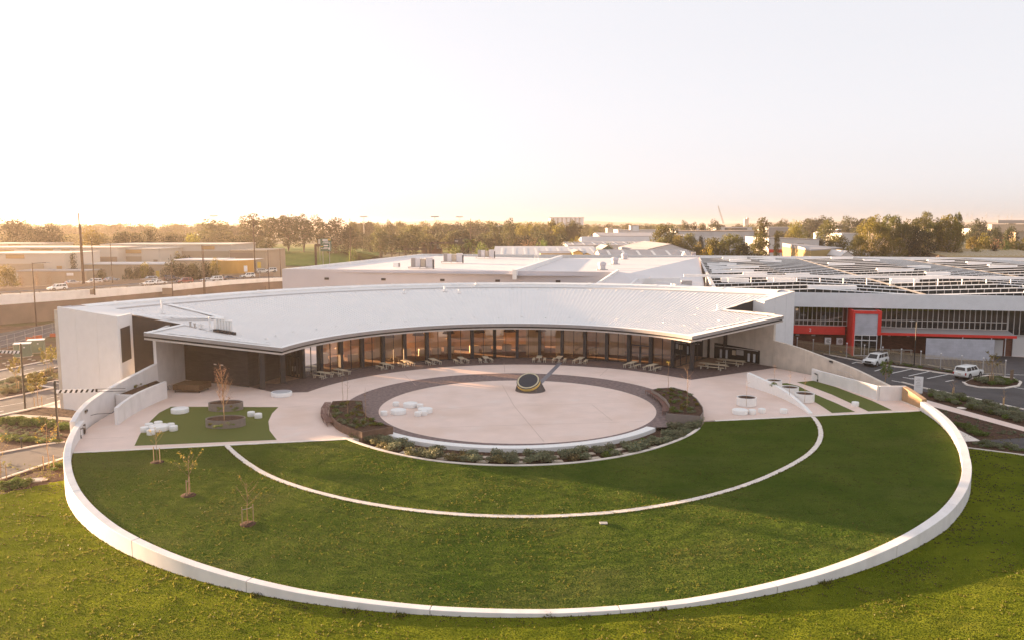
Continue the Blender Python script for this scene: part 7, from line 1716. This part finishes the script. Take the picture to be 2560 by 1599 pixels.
# far range
mb = MB(); A = []; B = []
for k in range(161):
    x = lerp(-4200, 4200, k / 160); h = 26 + 30 * smooth((noise.noise(Vector((x * .0011, 1, 0))) + .8) / 1.6) + 6 * noise.noise(Vector((x * .006, 4, 0)))
    A.append((x, 5200 + 200 * noise.noise(Vector((x * .001, 7, 0))), -3)); B.append((x, 5900, h + (18 if -900 < x < 300 else 0) * smooth(1 - abs(x + 300) / 600)))
C_ = [(b[0], b[1] + 500, -3) for b in B]; mb.strip(A, B); mb.strip(B, C_); struct('hills', mb, M['hill'], True)
# ================================================================== BACKGROUND TREES
random.seed(33)
def tree_proto(kind, lm, seed, h=20.0, w=14.0, lobes=18, n=110, leaf=.95, base=.30, bark='bark', lobe=.20, flat=.75):
    random.seed(seed)
    t = thing('tree', '', 'tree'); mb = MB(); cl = MB()
    tr = h * .018; top = Vector((ru(-.03, .03) * h, ru(-.03, .03) * h, h * (base + .22)))
    mb.pipe([Vector((0, 0, -.5)), Vector((ru(-.1, .1), 0, h * base * .6)), top], [tr * 1.4, tr, tr * .7], 8)
    for k in range(lobes):
        f = (k + .5) / lobes; zz = lerp(base + .08, .90, f ** .8); env = max(.3, 1 - abs(1.65 * f ** .8 - .8) ** 2.3)
        a = k * 2.39996 + ru(-.5, .5); rr = w * .5 * env * (ru(.3, .86) if kind != 'tall' else ru(.2, .7))
        c = Vector((cos(a) * rr, sin(a) * rr, zz * h + ru(-.035, .035) * h)); lr = w * lobe * ru(.75, 1.25)
        leafball(cl, c, lr, lr, lr * flat, int(n * ru(.8, 1.2)), leaf)
        m = top.lerp(c, .5) + Vector((0, 0, -.04 * h)); st = top if zz > base + .2 else Vector((0, 0, h * base * .7))
        mb.pipe([st, m, c], [tr * .5, tr * .32, tr * .1], 5)
    mb.build('trunk', M[bark], t); cl.build('crown', lm, t); return Placer(t)
TP = {
 'gum': [tree_proto('gum', M['leaf_gum'], s, lobes=l, flat=.7) for s, l in ((1, 20), (2, 16), (3, 24))],
 'olive': [tree_proto('gum', M['leaf_olive'], s, lobes=l) for s, l in ((4, 18), (5, 22))],
 'dark': [tree_proto('round', M['leaf_dark'], s, w=16, lobes=24, n=120, base=.14, lobe=.23, flat=.8) for s in (6, 7)],
 'gold': [tree_proto('round', M['leaf_gold'], s, w=15, lobes=20, n=120, base=.16, lobe=.22) for s in (8, 9)],
 'slim': [tree_proto('tall', M['leaf_olive'], s, w=9, lobes=24, n=110, base=.06, lobe=.24, leaf=.8) for s in (10, 11)],
 'bare': [tree_proto('gum', M['leaf_bare'], s, lobes=26, n=34, leaf=.55, base=.12, lobe=.26, bark='twig') for s in (12, 13)],
 'biggum': [tree_proto('gum', M['leaf_olive'], s, h=26, w=22, lobes=44, n=170, leaf=.75, base=.26, bark='bark_pale', lobe=.105, flat=.75) for s in (14, 15, 16)],
 'biggold': [tree_proto('gum', M['leaf_gold'], s, h=26, w=20, lobes=40, n=170, leaf=.75, base=.24, bark='bark_pale', lobe=.11, flat=.8) for s in (17, 18)],
 'bush': [tree_proto('round', M['leaf_green'], s, h=6, w=8, lobes=18, n=90, leaf=.5, base=.04, lobe=.24) for s in (19, 20)],
 'yellow': [tree_proto('round', M['leaf_yellow'], 22, h=6, w=9, lobes=18, n=90, leaf=.45, base=.04, lobe=.22)],
}
random.seed(44)
HW = {'gum': (20, 14), 'olive': (20, 14), 'dark': (20, 16), 'gold': (20, 15), 'slim': (20, 9), 'bare': (20, 14), 'biggum': (26, 22), 'biggold': (26, 20), 'bush': (6, 8), 'yellow': (6, 9)}
ntree = 0
def T(kind, px, pyt, wpx, Y, label, group=None, zb=-2.6):
    global ntree
    z1 = PY(px, pyt, Y).z; h, w = HW[kind]; sz = (z1 - zb) / (h * .99); sw_ = (wpx * Y / FPX) / (w * .98); p = PY(px, pyt, Y)
    random.choice(TP[kind])(Vector((p.x, p.y, zb)), ru(0, 6.28), label, group, (sw_, sw_, sz)); ntree += 1
def belt(px0, px1, y0, y1, Y0, Y1, n, kinds, label, group, w=(34, 60)):
    for k in range(n):
        px = lerp(px0, px1, (k + ru(.1, .9)) / n); Y = ru(Y0, Y1); T(random.choice(kinds), px, ru(y0, y1), ru(*w) * 1.0, Y, label, group)
# hazy woodland, far left to centre
belt(-40, 620, 557, 568, 720, 1000, 44, ['gum', 'olive', 'dark'], 'hazy grey-brown tree in the woodland along the left horizon', 'trees in the far left woodland', (36, 66))
belt(-20, 640, 577, 592, 480, 640, 26, ['gum', 'olive'], 'hazy lower tree in front of the left horizon woodland', 'trees in the left middle woodland', (40, 70))
belt(870, 1300, 551, 566, 640, 900, 36, ['gum', 'olive', 'olive'], 'brown-green gum in the long tree belt behind the grey hall', 'trees in the central belt', (30, 56))
belt(880, 1450, 574, 590, 520, 640, 32, ['gum', 'olive', 'dark'], 'lower brown-green tree in the long belt behind the grey hall', 'lower trees in the central belt', (30, 56))
belt(1285, 1450, 549, 560, 560, 640, 14, ['olive', 'gold', 'gum'], 'dense golden-brown tree below the grain silos', 'trees below the grain silos', (34, 50))
belt(1440, 1690, 557, 565, 900, 1200, 20, ['gum', 'olive'], 'small hazy tree on the skyline right of the grain silos', 'skyline trees right of the silos', (24, 40))
belt(1900, 2560, 556, 564, 1000, 1500, 24, ['gum', 'dark'], 'small hazy tree on the right skyline', 'skyline trees on the right', (26, 44))
belt(1690, 1990, 560, 567, 900, 1300, 12, ['gum', 'olive'], 'small hazy tree near the crane on the skyline', 'skyline trees near the crane', (26, 40))
# left named trees
for px, y, w, Y, k, lab in ((30, 547, 96, 345, 'dark', 'large dark rounded tree at the far left behind the cream blocks'), (62, 552, 60, 380, 'gum', 'open crowned tree right behind the large dark tree at the left'), (95, 568, 74, 340, 'dark', 'dark tree left of the dark pair behind the cream block'), (132, 563, 76, 338, 'dark', 'dark tree with a domed top behind the amber-recessed block'), (226, 567, 66, 345, 'gold', 'bright green-gold tree between the twin poles and the long cream block'), (305, 577, 66, 345, 'dark', 'dark tree at the left end of the row behind the long cream block'), (340, 585, 60, 345, 'dark', 'low dark tree in the row behind the long cream block'), (372, 572, 50, 350, 'dark', 'taller dark tree in the row behind the long cream block'), (425, 588, 48, 345, 'dark', 'small dark dome tree behind the long cream block'), (478, 584, 50, 345, 'gold', 'green-gold dome tree behind the right half of the long cream block'), (590, 598, 72, 360, 'dark', 'spreading dark tree behind the corner of the cream block'), (660, 600, 50, 370, 'dark', 'dark tree at the edge of the green bank'), (535, 550, 110, 520, 'gum', 'big hazy tree behind the long cream block'), (625, 537, 80, 500, 'gum', 'tall open gum crowned by the very tall pole'), (672, 541, 80, 520, 'gum', 'tall gum right of the very tall pole'), (718, 536, 74, 520, 'gum', 'tall gum with a ragged top above the green bank'), (757, 538, 66, 515, 'gum', 'tall ragged gum left of the green road sign'), (792, 540, 66, 520, 'gum', 'tall ragged gum behind the green road sign'), (836, 547, 84, 510, 'dark', 'broad dark dome tree right of the green road sign'), (870, 566, 60, 520, 'dark', 'dark tree left of the first floodlight mast'), (951, 573, 50, 440, 'gum', 'brown single tree with a clear trunk on the field'), (1012, 575, 66, 450, 'gum', 'broad brown tree above the left-reaching gantry'), (1030, 560, 60, 520, 'olive', 'olive tree behind the gantry'), (1272, 546, 40, 520, 'gum', 'tall thin topped gum left of the silos'), (1240, 557, 60, 540, 'gum', 'gum left of the tall thin topped gum'), (1403, 585, 44, 420, 'dark', 'dark tree at the right end of the central belt'), (1160, 575, 50, 500, 'dark', 'dark low crown beside the second floodlight mast')):
    T(k, px, y, w, Y, lab)
T('bare', 1318, 590, 70, 400, 'large bare russet tree before the central belt'); T('gold', 1443, 590, 22, 420, 'small bright yellow-green tree by the white walled shed'); T('gold', 1428, 597, 22, 415, 'smaller yellow-green tree by the white walled shed')
for px, y, w, lab in ((880, 624, 22, 'round dark bush at the right end of the green bank'), (1140, 616, 44, 'left olive bush at the foot of the palm'), (1205, 612, 44, 'dark olive bush right of the palm'), (1238, 622, 30, 'green bush at the left end of the panelled shed roof'), (1360, 604, 34, 'green-gold bush left of the panelled roof ridge'), (1517, 612, 26, 'dark bush behind the pale green shed'), (1576, 613, 30, 'rounded dark bush on the grey roofs')): T('bush', px, y, w, 395 if px < 1300 else 360, lab)
# palm
pp_ = PY(1177, 600, 420); t = thing('palm_tree', 'single green palm beside the dark pole behind the grey hall', 'palm', (pp_.x, pp_.y, -2.5)); h = pp_.z + 1.0; mb = MB(); mb.tube((0, 0, 0), (0, 0, h), .45, .3, 8); mb.build('trunk', M['bark'], t); mb = MB()
for k in range(46):
    a = k * 2.4; e = ru(-.3, 1.2); L = 5.2; pr = Vector((0, 0, h))
    for s in range(5):
        q = Vector((cos(a) * L * (s + 1) / 5 * cos(e * .6), sin(a) * L * (s + 1) / 5 * cos(e * .6), h + L * (sin(e) * (s + 1) / 5 - .55 * ((s + 1) / 5) ** 2))); n_ = Vector((-sin(a), cos(a), -.2)) * .55; mb.quad(pr + n_, q + n_ * .7, q - n_ * .7, pr - n_); pr = q
mb.build('fronds', M['leaf_green'], t)
# precinct shrubs and trees by the highway
for px, y, w, Y, k, lab in ((8, 663, 60, 236, 'gold', 'yellow-green tree at the left edge beside the highway'), (30, 678, 34, 236, 'gold', 'smaller yellow-green tree beside the highway at the left'), (250, 674, 30, 243, 'gum', 'small round grey-green tree before the tan wing'), (176, 632, 32, 262, 'dark', 'spreading dark tree on the low tan wing roofline'), (322, 668, 30, 246, 'dark', 'left dark clump of the hedge before the tan wing'), (342, 667, 30, 246, 'dark', 'middle dark clump of the hedge before the tan wing'), (361, 656, 32, 246, 'gold', 'taller yellow-green clump of the hedge before the tan wing'), (378, 669, 24, 246, 'dark', 'right dark clump of the hedge before the tan wing'), (428, 651, 48, 250, 'dark', 'large dark bushy tree left of the ochre wall'), (455, 657, 40, 250, 'dark', 'dark bushy tree beside the large dark one near the ochre wall'), (482, 656, 40, 250, 'gum', 'grey-green bushy tree near the ochre wall'), (512, 655, 40, 252, 'dark', 'dark bush behind the double pole'), (535, 647, 34, 254, 'gold', 'yellow-green bush touching the ochre wall'), (445, 632, 34, 285, 'gold', 'layered golden tree behind the precinct bushes'), (462, 640, 50, 282, 'dark', 'layered dark tree behind the precinct bushes')):
    T(k, px, y, w, Y, lab)
for px, lab in ((52, 'left'), (91, 'middle'), (122, 'right')): T('bare', px, 680, 20, 240, f'{lab} bare brown tree of three beside the highway')
# right half mid trees
for px, y, w, Y, k, lab in ((1655, 557, 56, 385, 'olive', 'tall olive tree rising in front of the brown roofed warehouse'), (1683, 568, 40, 400, 'dark', 'darker tree right against the tall olive tree'), (1655, 592, 40, 375, 'olive', 'low olive crown at the foot of the tall olive tree'), (1697, 585, 40, 372, 'gold', 'rounded golden tree in the middle clump'), (1726, 580, 44, 372, 'olive', 'rounded olive tree in the middle clump'), (1753, 590, 24, 372, 'dark', 'small dark tree at the end of the middle clump'), (1745, 608, 34, 325, 'gold', 'low golden tree left of the big spreading olive tree'), (1785, 592, 70, 320, 'olive', 'left part tree of the spreading olive group behind the sawtooth roof'), (1828, 582, 86, 318, 'olive', 'big spreading olive tree behind the left end of the sawtooth roof'), (1862, 606, 52, 316, 'dark', 'darker spreading tree at the right of the olive group'), (1905, 539, 42, 335, 'slim', 'tall slim tree with a rounded top left of the white shed'), (1898, 585, 52, 330, 'olive', 'lower skirt of foliage at the foot of the tall slim tree'), (1943, 573, 22, 330, 'slim', 'thin ivy clad trunk right of the tall slim tree'), (1712, 551, 26, 640, 'gum', 'hazy rounded tree left of the skyline stacks'), (1735, 557, 24, 640, 'gum', 'hazy rounded tree beside the left skyline stack'), (1757, 556, 26, 640, 'olive', 'hazy rounded tree between the skyline stacks'), (1788, 549, 38, 640, 'gum', 'hazy large tree right of the skyline stacks'), (1992, 552, 52, 450, 'gold', 'rounded green-gold tree behind the white shed'), (1972, 580, 34, 450, 'gold', 'small golden tree beside the rounded green-gold tree'), (2070, 548, 60, 430, 'olive', 'olive crowned tree right of the white shed'), (2095, 584, 56, 420, 'olive', 'low spreading olive tree before the big gums'), (2050, 596, 34, 415, 'dark', 'dark low tree at the end of the white shed'), (1957, 549, 54, 800, 'gum', 'hazy dome tree on the skyline right of the slim tree'), (2030, 545, 60, 800, 'gum', 'hazy dome tree on the skyline above the green-gold tree'), (2062, 541, 54, 800, 'gum', 'hazy higher dome tree on the skyline'), (2125, 541, 60, 780, 'gum', 'hazy dome tree on the skyline left of the big gums'), (2165, 545, 60, 780, 'gum', 'hazy dome tree behind the big gums')):
    T(k, px, y, w, Y, lab)
T('yellow', 1757, 630, 40, 292, 'bright yellow flowering bush behind the hall roof end', None, 0); T('yellow', 1776, 626, 26, 290, 'smaller yellow flowering bush beside the bright one', None, 0)
for px, y, w, Y, k, lab in ((2182, 534, 92, 322, 'biggold', 'big golden-green gum at the left of the large gum row'), (2148, 585, 60, 318, 'biggold', 'low golden skirt tree at the left of the large gum row'), (2232, 530, 84, 330, 'biggum', 'big dark olive gum second in the large gum row'), (2278, 545, 88, 322, 'biggum', 'big olive gum in the middle of the large gum row'), (2318, 527, 86, 336, 'biggum', 'big gum with a russet top in the large gum row'), (2300, 575, 70, 316, 'dark', 'dark low gum in the middle of the large gum row'), (2372, 531, 82, 322, 'biggold', 'tall golden-green gum at the right of the large gum row'), (2396, 524, 40, 332, 'biggum', 'tall dark topped gum behind the right golden gum'), (2352, 568, 60, 330, 'biggum', 'gum filling between the right golden gum and its neighbour'), (2243, 590, 56, 312, 'biggold', 'low golden foliage tree before the dark olive gum'), (2448, 549, 54, 520, 'dark', 'lone dark umbrella topped tree right of the large gums'), (2432, 588, 46, 335, 'biggold', 'bright gold-green tree between the large gums and the striped roof'), (2460, 586, 44, 336, 'gold', 'rounded green tree right of the bright gold-green tree'), (2492, 567, 32, 400, 'dark', 'left dark upright tree of the far right pair'), (2527, 567, 40, 400, 'dark', 'right dark upright tree of the far right pair'), (2487, 612, 30, 322, 'dark', 'low dark bush behind the striped roofs'), (2512, 610, 32, 326, 'bush', 'green bush between the striped roofs'), (2530, 595, 34, 330, 'gold', 'tall golden-green bush near the right edge'), (2558, 597, 40, 330, 'gold', 'golden-green bush cut by the right edge'), (2440, 615, 40, 320, 'gold', 'low gold bush left of the striped roof'), (2590, 575, 60, 420, 'gold', 'golden tree beyond the right edge')):
    T(k, px, y, w, Y, lab)
for px, y, w, Y, k, lab in ((2205, 552, 70, 326, 'biggum', 'dense mid-height gum filling behind the left golden gum'), (2258, 558, 80, 318, 'biggum', 'dense mid-height gum in front of the dark olive gum'), (2335, 548, 70, 326, 'biggum', 'dense mid-height gum before the russet topped gum'), (2385, 560, 60, 318, 'biggold', 'low spreading golden gum at the right end of the gum row')):
    T(k, px, y, w, Y, lab)
belt(2415, 2600, 572, 584, 520, 760, 16, ['gum', 'olive', 'dark'], 'small tree among the houses beyond the striped roofs', 'trees among the far right houses', (20, 40))
belt(1900, 2160, 566, 584, 480, 800, 14, ['gum', 'olive'], 'small tree among the sheds left of the big gums', 'trees among the right sheds', (24, 44))
T('bare', 2488, 594, 44, 345, 'left bare pinkish tree behind the striped roof'); T('bare', 2515, 592, 50, 348, 'right bare pinkish tree behind the striped roof')
# far wood merging into haze : one mass
def wood():
    mb = MB(); random.seed(8)
    for k in range(420):
        x = ru(-1500, 1500); Y = ru(1300, 3200)
        if abs(x) > Y * .72: continue
        r = ru(6, 11); h = ru(9, 17); leafball(mb, (x, Y, h * .55), r, r, h * .5, 40, 5.5)
    o = mb.build('far_wood', M['leaf_gum']); o['kind'] = 'stuff'; o['label'] = 'distant hazy tree cover below the skyline'; o['category'] = 'woodland'
wood()
# distant low sheds
random.seed(61)
for k in range(16):
    px = lerp(1450, 2540, (k + ru(.2, .8)) / 16); Y = ru(850, 1300); yb = ru(571, 577)
    facade_block('distant_shed', 'small pale shed roof far off among the right skyline trees', px - ru(8, 22), px + ru(8, 22), yb, Y, random.choice(['shed_white', 'cream_build', 'shed_white']), 20)['group'] = 'distant pale sheds'
# ================================================================== LIGHT, AIR, CAMERA
SUN_EL, SUN_AZ = 5.6, -61.0               # degrees; azimuth from +Y, negative = left
sd_ = Vector((sin(radians(SUN_AZ)) * cos(radians(SUN_EL)), cos(radians(SUN_AZ)) * cos(radians(SUN_EL)), sin(radians(SUN_EL))))
li = bpy.data.lights.new('sun', 'SUN'); li.energy = 5.0; li.angle = radians(0.6); li.color = (1.0, 0.66, 0.38)
lo = bpy.data.objects.new('sun', li); COL.objects.link(lo); lo.rotation_euler = (-sd_).to_track_quat('-Z', 'Y').to_euler(); lo.location = (-80, 60, 80)
W = bpy.data.worlds.new('World'); S.world = W; W.use_nodes = True
wn, wl = W.node_tree.nodes, W.node_tree.links; bg = wn['Background']
sk = wn.new('ShaderNodeTexSky'); sk.sky_type = 'NISHITA'; sk.sun_disc = False; sk.sun_elevation = radians(SUN_EL); sk.sun_rotation = radians(SUN_AZ)
sk.altitude = 0; sk.air_density = 1.0; sk.dust_density = 2.5; sk.ozone_density = 1.0
# a thin high overcast evens out the clear-sky model
gm = wn.new('ShaderNodeGamma'); gm.inputs['Gamma'].default_value = 0.22
hs = wn.new('ShaderNodeHueSaturation'); hs.inputs['Saturation'].default_value = 0.22; hs.inputs['Value'].default_value = 0.90
wl.new(sk.outputs[0], gm.inputs['Color']); wl.new(gm.outputs[0], hs.inputs['Color']); tn = wn.new('ShaderNodeMix'); tn.data_type = 'RGBA'; tn.blend_type = 'MULTIPLY'; tn.inputs['Factor'].default_value = 1.0; tn.inputs['B'].default_value = (0.97, 0.965, 1.02, 1)
wl.new(hs.outputs[0], tn.inputs['A']); wl.new(tn.outputs['Result'], bg.inputs['Color']); bg.inputs['Strength'].default_value = 0.15
HAZE = True
if HAZE:
    hz = MB(); hz.box((0, 2900, 24), (9000, 6900, 55)); 
    m = bpy.data.materials.new('haze_air'); m.use_nodes = True; n = m.node_tree.nodes; l = m.node_tree.links; n.remove(n['Principled BSDF'])
    pv = n.new('ShaderNodeVolumePrincipled'); pv.inputs['Color'].default_value = (1.0, 0.84, 0.72, 1); pv.inputs['Density'].default_value = 0.00013; pv.inputs['Anisotropy'].default_value = 0.6
    l.new(pv.outputs[0], n['Material Output'].inputs['Volume']); o = hz.build('haze', m); o['kind'] = 'stuff'; o['label'] = 'warm low haze in the air'; o['category'] = 'haze'
cam = bpy.data.cameras.new('camera'); co = bpy.data.objects.new('camera', cam); COL.objects.link(co)
co.location = (0, 0, EYE); co.rotation_euler = (pi / 2 - TH, 0, 0); cam.sensor_width = 36; cam.lens = FPX / 2560 * 36; cam.clip_start = 1; cam.clip_end = 9000
S.camera = co
S.view_settings.view_transform = 'Standard'; S.view_settings.look = 'None'; S.view_settings.exposure = 2.6; S.view_settings.gamma = 1
S.cycles.max_bounces = 6; S.cycles.diffuse_bounces = 3; S.cycles.glossy_bounces = 3; S.cycles.transparent_max_bounces = 12; S.cycles.volume_bounces = 1
S.cycles.use_denoising = True
for nm in ('volume_step_rate',): 
    try: setattr(S.cycles, nm, 1.0)
    except Exception: pass
